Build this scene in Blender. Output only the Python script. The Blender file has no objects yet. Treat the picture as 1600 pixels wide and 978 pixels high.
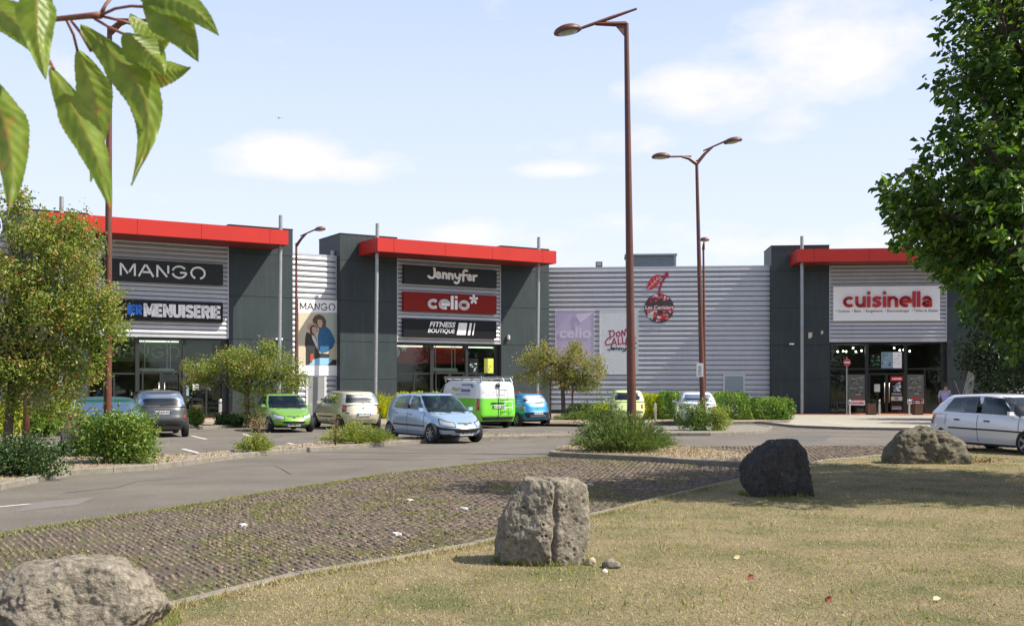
import bpy, bmesh, math, random
import numpy as np
from mathutils import Vector, Matrix, noise
random.seed(7); rng = np.random.default_rng(7)
sc = bpy.context.scene
COL = sc.collection
R = math.radians
# ---------------------------------------------------------------- camera, sky, sun, exposure
F = 1650.0; YH = 594.0; EYE = 1.55; SLOPE = 0.008
def gz(y): return -SLOPE * min(max(y, -20.0), 80.0)
cam = bpy.data.cameras.new("camera"); camo = bpy.data.objects.new("camera", cam); COL.objects.link(camo)
camo.location = (0, 0, EYE); camo.rotation_euler = (R(90), 0, 0)
cam.sensor_width = 36; cam.lens = F / 1600 * 36; cam.shift_y = (YH - 489) / 1600
cam.clip_start = 0.05; cam.clip_end = 5000
cam.dof.use_dof = True; cam.dof.focus_distance = 26; cam.dof.aperture_fstop = 30
sc.camera = camo
SUNV = Vector((-0.87, 0.14, -1.0)).normalized()          # direction the light travels
world = bpy.data.worlds.new("World"); sc.world = world; world.use_nodes = True
nt = world.node_tree; nt.nodes.clear()
def N(t, typ, **kw):
    n = t.nodes.new(typ)
    for k, v in kw.items(): setattr(n, k, v)
    return n
out = N(nt, 'ShaderNodeOutputWorld'); bg = N(nt, 'ShaderNodeBackground')
sky = N(nt, 'ShaderNodeTexSky', sky_type='NISHITA'); sky.sun_disc = False
to_sun = -SUNV
sky.sun_elevation = math.asin(to_sun.z); sky.sun_rotation = math.atan2(to_sun.x, to_sun.y)
sky.air_density = 1.0; sky.dust_density = 2.6; sky.ozone_density = 1.6; sky.altitude = 60
SKYS = 0.095
bg.inputs['Strength'].default_value = SKYS
tc = N(nt, 'ShaderNodeTexCoord')
def vm(op, a, b=None, val=None):
    n = N(nt, 'ShaderNodeVectorMath', operation=op); nt.links.new(a, n.inputs[0])
    if b is not None: n.inputs[1].default_value = b
    return n
def mth(op, a, b, clamp=False):
    n = N(nt, 'ShaderNodeMath', operation=op); n.use_clamp = clamp
    for i, q in enumerate((a, b)):
        if isinstance(q, (int, float)): n.inputs[i].default_value = q
        else: nt.links.new(q, n.inputs[i])
    return n.outputs[0]
mask = None
clouds = [(455,250,105,40,1.15),(540,265,90,24,.9),(620,255,60,26,.55),(350,305,80,22,.5),(1310,70,150,78,1.15),(1100,140,120,55,1.0),
          (1010,215,80,26,.6),(860,268,70,15,.9),(735,368,90,24,.85),(1230,380,300,40,.45),(60,120,90,30,.3),(930,360,200,30,.4),(1200,200,140,40,.35)]
nz = N(nt, 'ShaderNodeTexNoise'); nz.inputs['Scale'].default_value = 9; nz.inputs['Detail'].default_value = 9; nz.inputs['Roughness'].default_value = .62
stre = vm('MULTIPLY', tc.outputs['Generated'], (1, 1, 2.2)); nt.links.new(stre.outputs[0], nz.inputs['Vector'])
for (px, py, rx, ry, w) in clouds:
    d = Vector(((px - 800) / F, 1, (YH - py) / F)); L = d.length; d.normalize()
    s = vm('SUBTRACT', tc.outputs['Generated'], tuple(d))
    m = vm('MULTIPLY', s.outputs[0], (F * L / rx, F * L / rx, F * L / ry))
    l = vm('LENGTH', m.outputs[0])
    v = mth('MULTIPLY', mth('SUBTRACT', 1.35, mth('MULTIPLY', l.outputs['Value'], 1.0), True), w)
    mask = v if mask is None else mth('MAXIMUM', mask, v)
nn = mth('MULTIPLY', mth('SUBTRACT', nz.outputs['Fac'], .5), 2.9)
cf = mth('ADD', mth('MULTIPLY', mask, 1.05), nn)
cf = mth('MULTIPLY', mth('SUBTRACT', cf, .32), .92, True)
cf = mth('MULTIPLY', cf, .80)
mixh = N(nt, 'ShaderNodeMix', data_type='RGBA')       # thin milky summer veil over the whole sky
nt.links.new(sky.outputs[0], mixh.inputs[6])
sep = N(nt, 'ShaderNodeSeparateXYZ'); nt.links.new(tc.outputs['Generated'], sep.inputs[0])
vr = N(nt, 'ShaderNodeMapRange'); vr.interpolation_type = 'SMOOTHSTEP'; nt.links.new(sep.outputs[2], vr.inputs[0])
vr.inputs[1].default_value = .25; vr.inputs[2].default_value = .85; vr.inputs[3].default_value = .94; vr.inputs[4].default_value = .0
nt.links.new(vr.outputs[0], mixh.inputs[0])
vc = N(nt, 'ShaderNodeValToRGB'); ce = vc.color_ramp.elements; ce[0].position = .0; ce[0].color = (.645, .665, .72, 1); ce[1].position = .36; ce[1].color = (.405, .495, .735, 1); q_ = ce.new(.15); q_.color = (.54, .60, .745, 1)
nt.links.new(sep.outputs[2], vc.inputs[0]); vs10 = N(nt, 'ShaderNodeVectorMath', operation='SCALE'); vs10.inputs['Scale'].default_value = 10; nt.links.new(vc.outputs[0], vs10.inputs[0]); nt.links.new(vs10.outputs[0], mixh.inputs[7])
mix = N(nt, 'ShaderNodeMix', data_type='RGBA')
nt.links.new(cf, mix.inputs[0]); nt.links.new(mixh.outputs[2], mix.inputs[6]); mix.inputs[7].default_value = (7.35, 6.85, 6.65, 1)
nt.links.new(mix.outputs[2], bg.inputs['Color']); nt.links.new(bg.outputs[0], out.inputs['Surface'])
sun = bpy.data.lights.new("sun", 'SUN'); suno = bpy.data.objects.new("sun", sun); COL.objects.link(suno)
sun.energy = 4.9; sun.angle = R(.5); sun.color = (1, .93, .81)
suno.rotation_euler = SUNV.to_track_quat('-Z', 'Y').to_euler(); suno.location = (40, -10, 40)
vs = sc.view_settings; vs.view_transform = 'Standard'; vs.look = 'None'; vs.gamma = 1; vs.use_curve_mapping = False
vs.exposure = 0.74
sc.cycles.max_bounces = 6; sc.cycles.transparent_max_bounces = 8

# ---------------------------------------------------------------- pixel helpers
def ray(px, py): return Vector(((px - 800) / F, 1.0, (YH - py) / F))
def gp(px, py):
    """point of the sloping ground seen at a place of the photo"""
    Y = F * EYE / (py - YH - F * SLOPE); return Vector(((px - 800) / F * Y, Y, gz(Y)))
def gpr(px, py, h=.1):
    """same on a surface raised by h"""
    Y = F * (EYE - h) / (py - YH - F * SLOPE); return Vector(((px - 800) / F * Y, Y, gz(Y)))
def at(px, Y): return Vector(((px - 800) / F * Y, Y, gz(Y)))
def zat(py, Y): return EYE + (YH - py) / F * Y

# ---------------------------------------------------------------- materials
MC = {}
def mat(name, col, rough=.6, metal=0, noise_amt=0, noise_scale=8, col2=None, bump=0, bump_scale=None, spec=None, coat=0, emis=None, estr=0, isl=0, detail=6, thresh=None, speck=None, streak=None):
    if name in MC: return MC[name]
    m = bpy.data.materials.new(name); m.use_nodes = True; t = m.node_tree; b = t.nodes['Principled BSDF']
    b.inputs['Roughness'].default_value = rough; b.inputs['Metallic'].default_value = metal
    if spec is not None: b.inputs['Specular IOR Level'].default_value = spec
    if coat: b.inputs['Coat Weight'].default_value = coat; b.inputs['Coat Roughness'].default_value = .04
    b.inputs['Base Color'].default_value = (*col, 1)
    g = N(t, 'ShaderNodeNewGeometry')
    if noise_amt or col2 is not None or isl:
        n = N(t, 'ShaderNodeTexNoise'); n.inputs['Scale'].default_value = noise_scale; n.inputs['Detail'].default_value = detail; n.inputs['Roughness'].default_value = .65
        t.links.new(g.outputs['Position'], n.inputs['Vector'])
        r = N(t, 'ShaderNodeValToRGB'); e = r.color_ramp.elements
        lo, hi = thresh or (.3, .7)
        e[0].position = lo; e[1].position = hi
        c2 = col2 if col2 is not None else tuple(c * (1 - noise_amt) for c in col)
        e[0].color = (*col, 1); e[1].color = (*c2, 1)
        fac = n.outputs['Fac']
        if isl:
            a = N(t, 'ShaderNodeMath', operation='MULTIPLY'); t.links.new(g.outputs['Random Per Island'], a.inputs[0]); a.inputs[1].default_value = isl
            b2 = N(t, 'ShaderNodeMath', operation='MULTIPLY'); t.links.new(fac, b2.inputs[0]); b2.inputs[1].default_value = 1 - isl
            c3 = N(t, 'ShaderNodeMath', operation='ADD'); t.links.new(a.outputs[0], c3.inputs[0]); t.links.new(b2.outputs[0], c3.inputs[1]); fac = c3.outputs[0]
        t.links.new(fac, r.inputs[0]); t.links.new(r.outputs[0], b.inputs['Base Color'])
    if speck:   # fine grain of lighter and darker bits: (scale, dark, light)
        n4 = N(t, 'ShaderNodeTexNoise'); n4.inputs['Scale'].default_value = speck[0]; n4.inputs['Detail'].default_value = 4; n4.inputs['Roughness'].default_value = .8; t.links.new(g.outputs['Position'], n4.inputs['Vector'])
        r4 = N(t, 'ShaderNodeValToRGB'); e4 = r4.color_ramp.elements; e4[0].position = .34; e4[1].position = .66; e4[0].color = (speck[1],)*3 + (1,); e4[1].color = (1, 1, 1, 1)
        t.links.new(n4.outputs['Fac'], r4.inputs[0]); m4 = N(t, 'ShaderNodeMix', data_type='RGBA', blend_type='MULTIPLY'); m4.inputs[0].default_value = 1; t.links.new(r4.outputs[0], m4.inputs[7])
        src = b.inputs['Base Color'].links[0].from_socket; t.links.new(src, m4.inputs[6]); t.links.new(m4.outputs[2], b.inputs['Base Color'])
    if streak:  # rain marks and dust running down a wall
        mp = N(t, 'ShaderNodeVectorMath', operation='MULTIPLY'); mp.inputs[1].default_value = (1, 1, .06); t.links.new(g.outputs['Position'], mp.inputs[0])
        n5 = N(t, 'ShaderNodeTexNoise'); n5.inputs['Scale'].default_value = 5; n5.inputs['Detail'].default_value = 7; n5.inputs['Roughness'].default_value = .7; t.links.new(mp.outputs[0], n5.inputs['Vector'])
        r5 = N(t, 'ShaderNodeValToRGB'); e5 = r5.color_ramp.elements; e5[0].position = .52; e5[1].position = .72; e5[0].color = (0, 0, 0, 1); e5[1].color = (streak[1],)*3 + (1,)
        t.links.new(n5.outputs['Fac'], r5.inputs[0]); m5 = N(t, 'ShaderNodeMix', data_type='RGBA'); t.links.new(r5.outputs[0], m5.inputs[0]); m5.inputs[7].default_value = (*streak[0], 1)
        src = b.inputs['Base Color'].links[0].from_socket; t.links.new(src, m5.inputs[6]); t.links.new(m5.outputs[2], b.inputs['Base Color'])
    if bump:
        n2 = N(t, 'ShaderNodeTexNoise'); n2.inputs['Scale'].default_value = bump_scale or noise_scale * 4; n2.inputs['Detail'].default_value = 8; n2.inputs['Roughness'].default_value = .7
        t.links.new(g.outputs['Position'], n2.inputs['Vector'])
        bp = N(t, 'ShaderNodeBump'); bp.inputs['Strength'].default_value = min(bump, 1); bp.inputs['Distance'].default_value = .02 if bump <= 1 else .02 * bump
        t.links.new(n2.outputs['Fac'], bp.inputs['Height']); t.links.new(bp.outputs[0], b.inputs['Normal'])
    if emis: b.inputs['Emission Color'].default_value = (*emis, 1); b.inputs['Emission Strength'].default_value = estr
    MC[name] = m; return m

def leaf_mat(name, c1, c2, c3=None, trans=.35, rough=.5, nscale=1.2, wi=.6, wn=.55, off=.02):
    """leaves: tint by island and by clump, half of the light passing through"""
    if name in MC: return MC[name]
    m = bpy.data.materials.new(name); m.use_nodes = True; t = m.node_tree; t.nodes.clear()
    o = N(t, 'ShaderNodeOutputMaterial'); b = N(t, 'ShaderNodeBsdfPrincipled'); tr = N(t, 'ShaderNodeBsdfTranslucent'); mx = N(t, 'ShaderNodeMixShader')
    g = N(t, 'ShaderNodeNewGeometry'); n = N(t, 'ShaderNodeTexNoise'); n.inputs['Scale'].default_value = nscale; n.inputs['Detail'].default_value = 3
    t.links.new(g.outputs['Position'], n.inputs['Vector'])
    a = N(t, 'ShaderNodeMath', operation='MULTIPLY_ADD'); a.inputs[1].default_value = wi; a.inputs[2].default_value = off
    t.links.new(g.outputs['Random Per Island'], a.inputs[0])
    c = N(t, 'ShaderNodeMath', operation='MULTIPLY_ADD'); c.inputs[1].default_value = wn; t.links.new(n.outputs['Fac'], c.inputs[0]); t.links.new(a.outputs[0], c.inputs[2])
    r = N(t, 'ShaderNodeValToRGB'); e = r.color_ramp.elements; e[0].position = .2; e[0].color = (*c1, 1); e[1].position = .72; e[1].color = (*c2, 1)
    if c3: q = e.new(.86); q.color = (*c3, 1)
    t.links.new(c.outputs[0], r.inputs[0]); t.links.new(r.outputs[0], b.inputs['Base Color'])
    hs = N(t, 'ShaderNodeHueSaturation'); hs.inputs['Saturation'].default_value = 1.1; hs.inputs['Value'].default_value = 1.7; hs.inputs['Hue'].default_value = .485
    t.links.new(r.outputs[0], hs.inputs['Color']); t.links.new(hs.outputs[0], tr.inputs['Color'])
    b.inputs['Roughness'].default_value = rough; b.inputs['Specular IOR Level'].default_value = .4
    mx.inputs[0].default_value = trans
    t.links.new(b.outputs[0], mx.inputs[1]); t.links.new(tr.outputs[0], mx.inputs[2]); t.links.new(mx.outputs[0], o.inputs[0])
    MC[name] = m; return m

def glass_mat(name, tint=(.8, .9, .88), refl=.12, rough=.02):
    """clear window pane: mostly see-through with a mirror share growing at grazing angles"""
    if name in MC: return MC[name]
    m = bpy.data.materials.new(name); m.use_nodes = True; t = m.node_tree; t.nodes.clear()
    o = N(t, 'ShaderNodeOutputMaterial'); tr = N(t, 'ShaderNodeBsdfTransparent'); gl = N(t, 'ShaderNodeBsdfGlossy'); mx = N(t, 'ShaderNodeMixShader')
    fr = N(t, 'ShaderNodeFresnel'); fr.inputs[0].default_value = 1.5
    ad = N(t, 'ShaderNodeMath', operation='ADD'); ad.use_clamp = True; ad.inputs[1].default_value = refl; t.links.new(fr.outputs[0], ad.inputs[0])
    tr.inputs[0].default_value = (*tint, 1); gl.inputs['Roughness'].default_value = rough; gl.inputs[0].default_value = (.9, .95, .95, 1)
    t.links.new(ad.outputs[0], mx.inputs[0]); t.links.new(tr.outputs[0], mx.inputs[1]); t.links.new(gl.outputs[0], mx.inputs[2]); t.links.new(mx.outputs[0], o.inputs[0])
    MC[name] = m; return m

# ---------------------------------------------------------------- objects
def tag(o, label=None, cat=None, group=None, kind=None):
    if label: o['label'] = label
    if cat: o['category'] = cat
    if group: o['group'] = group
    if kind: o['kind'] = kind
    return o
def empty(name, loc=(0, 0, 0), rz=0, label=None, cat=None, group=None, scale=1):
    o = bpy.data.objects.new(name, None); COL.objects.link(o); o.location = loc; o.rotation_euler = (0, 0, rz); o.empty_display_size = .2
    o.scale = (scale,) * 3
    return tag(o, label, cat, group)
class MB:
    def __init__(s): s.v = []; s.f = []; s.m = []; s.M = Matrix.Identity(4)
    def add(s, vs_, fs, mi=0):
        k = len(s.v)
        for p in vs_:
            q = s.M @ Vector(p); s.v.append((q.x, q.y, q.z))
        for f in fs: s.f.append([i + k for i in f]); s.m.append(mi)
        return s
    def box(s, x0, x1, y0, y1, z0, z1, mi=0):
        return s.add([(x0,y0,z0),(x1,y0,z0),(x1,y1,z0),(x0,y1,z0),(x0,y0,z1),(x1,y0,z1),(x1,y1,z1),(x0,y1,z1)],
              [(3,2,1,0),(4,5,6,7),(0,1,5,4),(1,2,6,5),(2,3,7,6),(3,0,4,7)], mi)
    def tube(s, pts, rad, seg=8, mi=0, cap=True):
        pts = [Vector(p) for p in pts]; n = len(pts)
        if not isinstance(rad, (list, tuple)): rad = [rad] * n
        vs_, fs = [], []; up = None
        for i, p in enumerate(pts):
            d = (pts[min(i + 1, n - 1)] - pts[max(i - 1, 0)]).normalized()
            if up is None: up = Vector((0, 0, 1)) if abs(d.z) < .9 else Vector((1, 0, 0))
            a = d.cross(up).normalized(); b = d.cross(a).normalized(); up = -b if False else up
            for k in range(seg):
                t = 2 * math.pi * k / seg; vs_.append(p + (a * math.cos(t) + b * math.sin(t)) * rad[i])
        for i in range(n - 1):
            for k in range(seg):
                k2 = (k + 1) % seg; fs.append((i*seg+k, i*seg+k2, (i+1)*seg+k2, (i+1)*seg+k))
        if cap: fs.append(tuple(range(seg - 1, -1, -1))); fs.append(tuple((n-1)*seg + k for k in range(seg)))
        return s.add(vs_, fs, mi)
    def lathe(s, prof, c=(0,0,0), axis='z', seg=24, mi=0, cap=True):
        """prof: list of (radius, height)"""
        vs_, fs = [], []; n = len(prof); c = Vector(c)
        for (r, h) in prof:
            for k in range(seg):
                t = 2*math.pi*k/seg; x, y = r*math.cos(t), r*math.sin(t)
                p = Vector((x, y, h)) if axis == 'z' else (Vector((x, h, y)) if axis == 'y' else Vector((h, x, y)))
                vs_.append(c + p)
        for i in range(n - 1):
            for k in range(seg):
                k2 = (k+1) % seg; fs.append((i*seg+k, i*seg+k2, (i+1)*seg+k2, (i+1)*seg+k))
        if cap: fs.append(tuple(range(seg-1, -1, -1))); fs.append(tuple((n-1)*seg+k for k in range(seg)))
        return s.add(vs_, fs, mi)
    def prism(s, poly, y0, y1, mi=0):
        """outline in (x,z), thickness along y"""
        n = len(poly); vs_ = [(x, y0, z) for x, z in poly] + [(x, y1, z) for x, z in poly]
        fs = [tuple(range(n)), tuple(range(2*n-1, n-1, -1))] + [(i, i+n, (i+1) % n + n, (i+1) % n) for i in range(n)]
        return s.add(vs_, fs, mi)
    def slab(s, poly, z0, z1, mi=0):
        """outline in (x,y), thickness along z; z0/z1 are offsets on the ground slope"""
        n = len(poly); vs_ = [(x, y, gz(y)+z0) for x, y in poly] + [(x, y, gz(y)+z1) for x, y in poly]
        fs = [tuple(range(n-1, -1, -1)), tuple(range(n, 2*n))] + [(i, (i+1) % n, (i+1) % n + n, i+n) for i in range(n)]
        return s.add(vs_, fs, mi)
    def ribbon(s, pts, w, y0, y1, mi=0, closed=False, seg=8, caps=True):
        """stroke of lettering in the x-z plane with round joints"""
        pts = [Vector((p[0], p[1])) for p in pts]
        if closed: pts = pts + [pts[0]]
        h = w / 2
        for a, b in zip(pts[:-1], pts[1:]):
            d = b - a
            if d.length < 1e-7: continue
            d.normalize(); nrm = Vector((-d.y, d.x)) * h
            s.prism([tuple(a + nrm)[:2], tuple(a - nrm)[:2], tuple(b - nrm)[:2], tuple(b + nrm)[:2]], y0, y1, mi)
        if caps or len(pts) > 2:
            it = pts if caps else pts[1:-1]
            for p in it:
                s.prism([(p.x + h*math.cos(-2*math.pi*k/seg), p.y + h*math.sin(-2*math.pi*k/seg)) for k in range(seg)], y0 - .0004, y1, mi)
        return s
    def build(s, name, mats, parent=None, smooth=False, loc=None, angle=None):
        me = bpy.data.meshes.new(name); me.from_pydata(s.v, [], s.f)
        if not isinstance(mats, (list, tuple)): mats = [mats]
        for m in mats: me.materials.append(m)
        if len(mats) > 1: me.polygons.foreach_set('material_index', s.m)
        if smooth: me.polygons.foreach_set('use_smooth', [True] * len(s.f))
        me.update()
        if smooth and angle: me.set_sharp_from_angle(angle=R(angle))
        o = bpy.data.objects.new(name, me); COL.objects.link(o)
        if parent: o.parent = parent
        if loc: o.location = loc
        return o
def np_mesh(name, V, Fq, mats, parent=None, smooth=False):
    me = bpy.data.meshes.new(name); k = Fq.shape[1]
    me.vertices.add(len(V)); me.vertices.foreach_set('co', np.ascontiguousarray(V, dtype=np.float32).ravel())
    me.loops.add(Fq.size); me.loops.foreach_set('vertex_index', np.ascontiguousarray(Fq, dtype=np.int32).ravel())
    me.polygons.add(len(Fq)); me.polygons.foreach_set('loop_start', np.arange(0, Fq.size, k, dtype=np.int32))
    me.update(calc_edges=True)
    if not isinstance(mats, (list, tuple)): mats = [mats]
    for m in mats: me.materials.append(m)
    if smooth: me.polygons.foreach_set('use_smooth', np.ones(len(Fq), dtype=bool))
    o = bpy.data.objects.new(name, me); COL.objects.link(o)
    if parent: o.parent = parent
    return o
def copy_tree(o, parent=None):
    c = o.copy(); COL.objects.link(c); c.parent = parent
    for ch in [q for q in bpy.data.objects if q.parent is o]: copy_tree(ch, c)
    return c

# text outlines from Blender's own font, as (vertices, faces) fitted to a box
_tx = {}
def text_geo(s, bold=0.0, shear=0.0, spacing=1.0):
    k = (s, bold, shear, spacing)
    if k in _tx: return _tx[k]
    cu = bpy.data.curves.new('lettering', 'FONT'); cu.body = s; cu.offset = bold; cu.shear = shear; cu.space_character = spacing; cu.resolution_u = 3
    o = bpy.data.objects.new('lettering', cu); COL.objects.link(o)
    dg = bpy.context.evaluated_depsgraph_get(); me = bpy.data.meshes.new_from_object(o.evaluated_get(dg))
    V = [tuple(v.co) for v in me.vertices]; Fs = [tuple(p.vertices) for p in me.polygons]
    bpy.data.objects.remove(o); bpy.data.curves.remove(cu); bpy.data.meshes.remove(me)
    xs = [v[0] for v in V]; ys = [v[1] for v in V]
    x0, x1, y0, y1 = min(xs), max(xs), min(ys), max(ys)
    _tx[k] = ([((v[0]-x0)/(x1-x0), (v[1]-y0)/(y1-y0)) for v in V], Fs); return _tx[k]
def add_text(mb, s, x0, x1, z0, z1, y, bold=0.0, shear=0.0, mi=0, spacing=1.0, thick=0.0, flip=False):
    """letters in the x-z plane at depth y, facing -y (or the +y side when flip)"""
    V, Fs = text_geo(s, bold, shear, spacing)
    P = [(x0 + a*(x1-x0), y, z0 + b*(z1-z0)) for a, b in V]
    if thick:
        k = len(P); P2 = P + [(p[0], p[1]+thick, p[2]) for p in P]
        cnt = {}
        for f in Fs:
            for i in range(len(f)):
                e = (f[i], f[(i+1) % len(f)]); cnt[tuple(sorted(e))] = cnt.get(tuple(sorted(e)), []) + [e]
        side = [(e[0][1], e[0][0], e[0][0]+k, e[0][1]+k) for e in cnt.values() if len(e) == 1]
        mb.add(P2, list(Fs) + side, mi)
    else: mb.add(P, Fs, mi)

# ---------------------------------------------------------------- leaves
def leaves(name, P, D, L, W, m, parent=None, fold=.25, up=None):
    """P points, D axis directions, L lengths, W widths: one pointed folded leaf each"""
    n = len(P); D = D / np.linalg.norm(D, axis=1, keepdims=True)
    rnd = rng.normal(size=(n, 3)) if up is None else up + rng.normal(size=(n, 3)) * .45
    S = np.cross(D, rnd); S /= np.linalg.norm(S, axis=1, keepdims=True) + 1e-9
    U = np.cross(S, D)
    L = np.broadcast_to(L, n)[:, None]; W = np.broadcast_to(W, n)[:, None]
    V = np.empty((n, 6, 3)); b = P
    V[:, 0] = b; V[:, 3] = b + D*L - U*L*.12
    V[:, 1] = b + D*L*.3 - S*W*.5 + U*W*fold; V[:, 2] = b + D*L*.68 - S*W*.38 + U*W*fold*.7
    V[:, 5] = b + D*L*.3 + S*W*.5 + U*W*fold; V[:, 4] = b + D*L*.68 + S*W*.38 + U*W*fold*.7
    base = (np.arange(n) * 6)[:, None]
    Fq = np.concatenate([base + [0, 3, 2, 1], base + [0, 5, 4, 3]], axis=1).reshape(-1, 4)
    return np_mesh(name, V.reshape(-1, 3), Fq, m, parent)
def rdir(n):
    d = rng.normal(size=(n, 3)); return d / np.linalg.norm(d, axis=1, keepdims=True)
def clump_pts(n, lobes, nclump, spread, shell=.55):
    """points gathered in clumps inside a union of ellipsoids (cx,cy,cz,rx,ry,rz)"""
    lob = np.array(lobes, dtype=float); vol = (lob[:, 3]*lob[:, 4]*lob[:, 5])**.75; idx = rng.choice(len(lob), nclump, p=vol/vol.sum())
    d = rdir(nclump); r = (shell + (1-shell)*rng.random(nclump))**.7
    C = lob[idx, :3] + d * lob[idx, 3:] * r[:, None]
    k = rng.integers(0, nclump, n)
    P = C[k] + rng.normal(size=(n, 3)) * spread
    return P, C, k
def shrub(name, label, cat, x, y, rx, ry, h, n, leaf, m, group=None, style='round', base=0.0, stem_col=None, lw=.5, stem=True):
    o = empty(name, (x, y, gz(y) + base), 0, label, cat, group)
    if style == 'box':
        P = (rng.random((n, 3)) * 2 - 1)
        ax = rng.integers(0, 3, n); sgn = np.sign(rng.random(n) - .5)
        for i in range(n):
            if rng.random() < .72: P[i, ax[i]] = sgn[i] * (1 - abs(rng.normal()) * .09)
        P[:, 2] = (P[:, 2] + 1) / 2
        bl = 1 + .10 * np.sin(P[:, 0]*5 + 1.3*P[:, 2]*4) * np.cos(P[:, 1]*4)
        cut = 1 - .16 * (P[:, 2]**4)
        P = P * np.stack([rx*bl*cut, ry*bl*cut, h*bl], 1); D = rdir(n) + np.array([0, 0, .3])
    elif style == 'broom':
        nst = max(n // 14, 12)
        a = rng.random(nst) * 2*math.pi; rr = rng.random(nst)**.5
        B = np.stack([np.cos(a)*rx*.45*rr, np.sin(a)*ry*.45*rr, np.zeros(nst)], 1)
        T = np.stack([np.cos(a)*rx*rr*(.9 + .25*rng.random(nst)), np.sin(a)*ry*rr*(.9 + .25*rng.random(nst)), h*(1.02 - .80*rr**2)*(.75 + .35*rng.random(nst))], 1)
        k = rng.integers(0, nst, n); t = rng.random(n)**.75
        P = B[k] + (T[k]-B[k]) * t[:, None] + rng.normal(size=(n, 3))*.025; P[:, 2] = np.maximum(P[:, 2], .01)
        D = (T-B)[k] / np.linalg.norm((T-B)[k], axis=1, keepdims=True) + rdir(n)*.5
    else:
        nl = 7; lobes = []
        for i in range(nl):
            a = 2*math.pi*i/nl + random.random(); q = .45 if i else 0
            lobes.append((math.cos(a)*rx*q, math.sin(a)*ry*q, h*(.35 + .2*random.random()), rx*(.42+.2*random.random()), ry*.55, h*(.4 + .15*random.random())))
        lobes.append((0, 0, h*.45, rx*.6, ry*.6, h*.5))
        P, C, k = clump_pts(n, lobes, max(n // 22, 10), (rx + h) * .055, .5)
        D = rdir(n) + (P - np.array([0, 0, h*.3])) * .6
        ns = 16; q = int(n*.10); j = rng.integers(0, ns, q); az = rng.random(ns)*6.283; tp = np.stack([np.cos(az)*rx*(.35+.6*rng.random(ns)), np.sin(az)*ry*.8, h*(.75+.38*rng.random(ns))], 1)
        t_ = (.45 + .62*rng.random(q))[:, None]; P[:q] = tp[j]*t_ + rng.normal(size=(q, 3))*leaf*.35      # young shoots standing out of the mass
    P[:, 2] = np.abs(P[:, 2]) + .01
    leaves('foliage', P, D, leaf * (.4 + .95*rng.random(n)), leaf * lw * (.4 + .95*rng.random(n)), m, o)
    if stem:
        mb = MB(); sr = min(1.0, rx*2.2)
        for i in range(9):
            a = random.random()*6.28; q = random.random()*.6
            mb.tube([(math.cos(a)*rx*.08, math.sin(a)*ry*.08, -.02), (math.cos(a)*rx*q*.5, math.sin(a)*ry*q*.5, h*.4), (math.cos(a)*rx*q, math.sin(a)*ry*q, h*.8)], [.016*sr, .010*sr, .004*sr], 5)
        mb.build('stem', stem_col or M['twig'], o, True)
    return o
# ---------------------------------------------------------------- material library
M = {}
M['twig'] = mat('twig', (.10, .07, .045), .9, noise_amt=.4, noise_scale=30)
M['bark'] = mat('bark', (.13, .105, .08), .95, noise_amt=.6, noise_scale=14, bump=.8)
M['asphalt'] = mat('asphalt', (.205, .182, .150), .93, noise_amt=.38, noise_scale=.5, bump=.6, bump_scale=90, detail=12, speck=(42, .5))
M['white_line'] = mat('worn_white_paint', (.62, .61, .58), .85, col2=(.26, .25, .235), noise_scale=14, thresh=(.46, .66))
M['kerb'] = mat('kerb_concrete', (.235, .215, .175), .95, noise_amt=.4, noise_scale=5, bump=.6)
M['forecourt'] = mat('forecourt_concrete', (.33, .305, .25), .9, noise_amt=.15, noise_scale=1.2, bump=.2, bump_scale=60)
M['gravel'] = mat('gravel_mulch', (.36, .29, .22), 1, col2=(.17, .125, .09), noise_scale=34, bump=1, bump_scale=40, thresh=(.38, .62))
M['soil'] = mat('paver_soil', (.12, .095, .065), 1, col2=(.13, .135, .04), noise_scale=1.6, bump=1, bump_scale=50, thresh=(.42, .66), speck=(60, .4))
M['lawn'] = mat('dry_lawn', (.31, .25, .13), 1, col2=(.14, .155, .045), noise_scale=.9, bump=1, bump_scale=55, thresh=(.44, .66), detail=12, speck=(38, .35))
M['far'] = mat('far_field', (.14, .14, .06), 1, noise_amt=.4, noise_scale=.2)
M['red_paving'] = mat('red_paving', (.42, .16, .10), .85, noise_amt=.25, noise_scale=2)
M['panel'] = mat('dark_grey_panel', (.036, .050, .054), .5, spec=.3, noise_amt=.22, noise_scale=.7, streak=((.065, .078, .078), .5))
M['panel_core'] = mat('panel_joint', (.012, .015, .016), .8)
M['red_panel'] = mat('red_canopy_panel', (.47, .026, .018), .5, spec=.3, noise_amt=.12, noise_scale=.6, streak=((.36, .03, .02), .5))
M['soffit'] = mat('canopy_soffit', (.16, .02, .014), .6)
M['clad'] = mat('ribbed_cladding', (.50, .515, .54), .4, .25, noise_amt=.1, noise_scale=.8, streak=((.36, .37, .38), .45))
M['galv'] = mat('galvanised_steel', (.36, .39, .39), .45, .5, noise_amt=.25, noise_scale=6)
M['frame'] = mat('dark_window_frame', (.02, .022, .022), .4)
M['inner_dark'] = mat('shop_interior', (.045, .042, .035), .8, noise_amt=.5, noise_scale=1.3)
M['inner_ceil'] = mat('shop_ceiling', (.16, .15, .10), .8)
M['inner_red'] = mat('shop_red_wall', (.33, .015, .012), .7)
M['white'] = mat('white_sheet', (.84, .84, .83), .5)
M['offwhite'] = mat('off_white', (.56, .56, .54), .5)
M['black'] = mat('black_sheet', (.009, .010, .011), .38, spec=.25)
M['sign_dark'] = mat('sign_dark_grey', (.020, .023, .023), .42, spec=.25)
M['sign_red'] = mat('sign_red', (.23, .014, .010), .55, spec=.2)
M['red_letter'] = mat('red_letter', (.48, .015, .018), .4)
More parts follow.
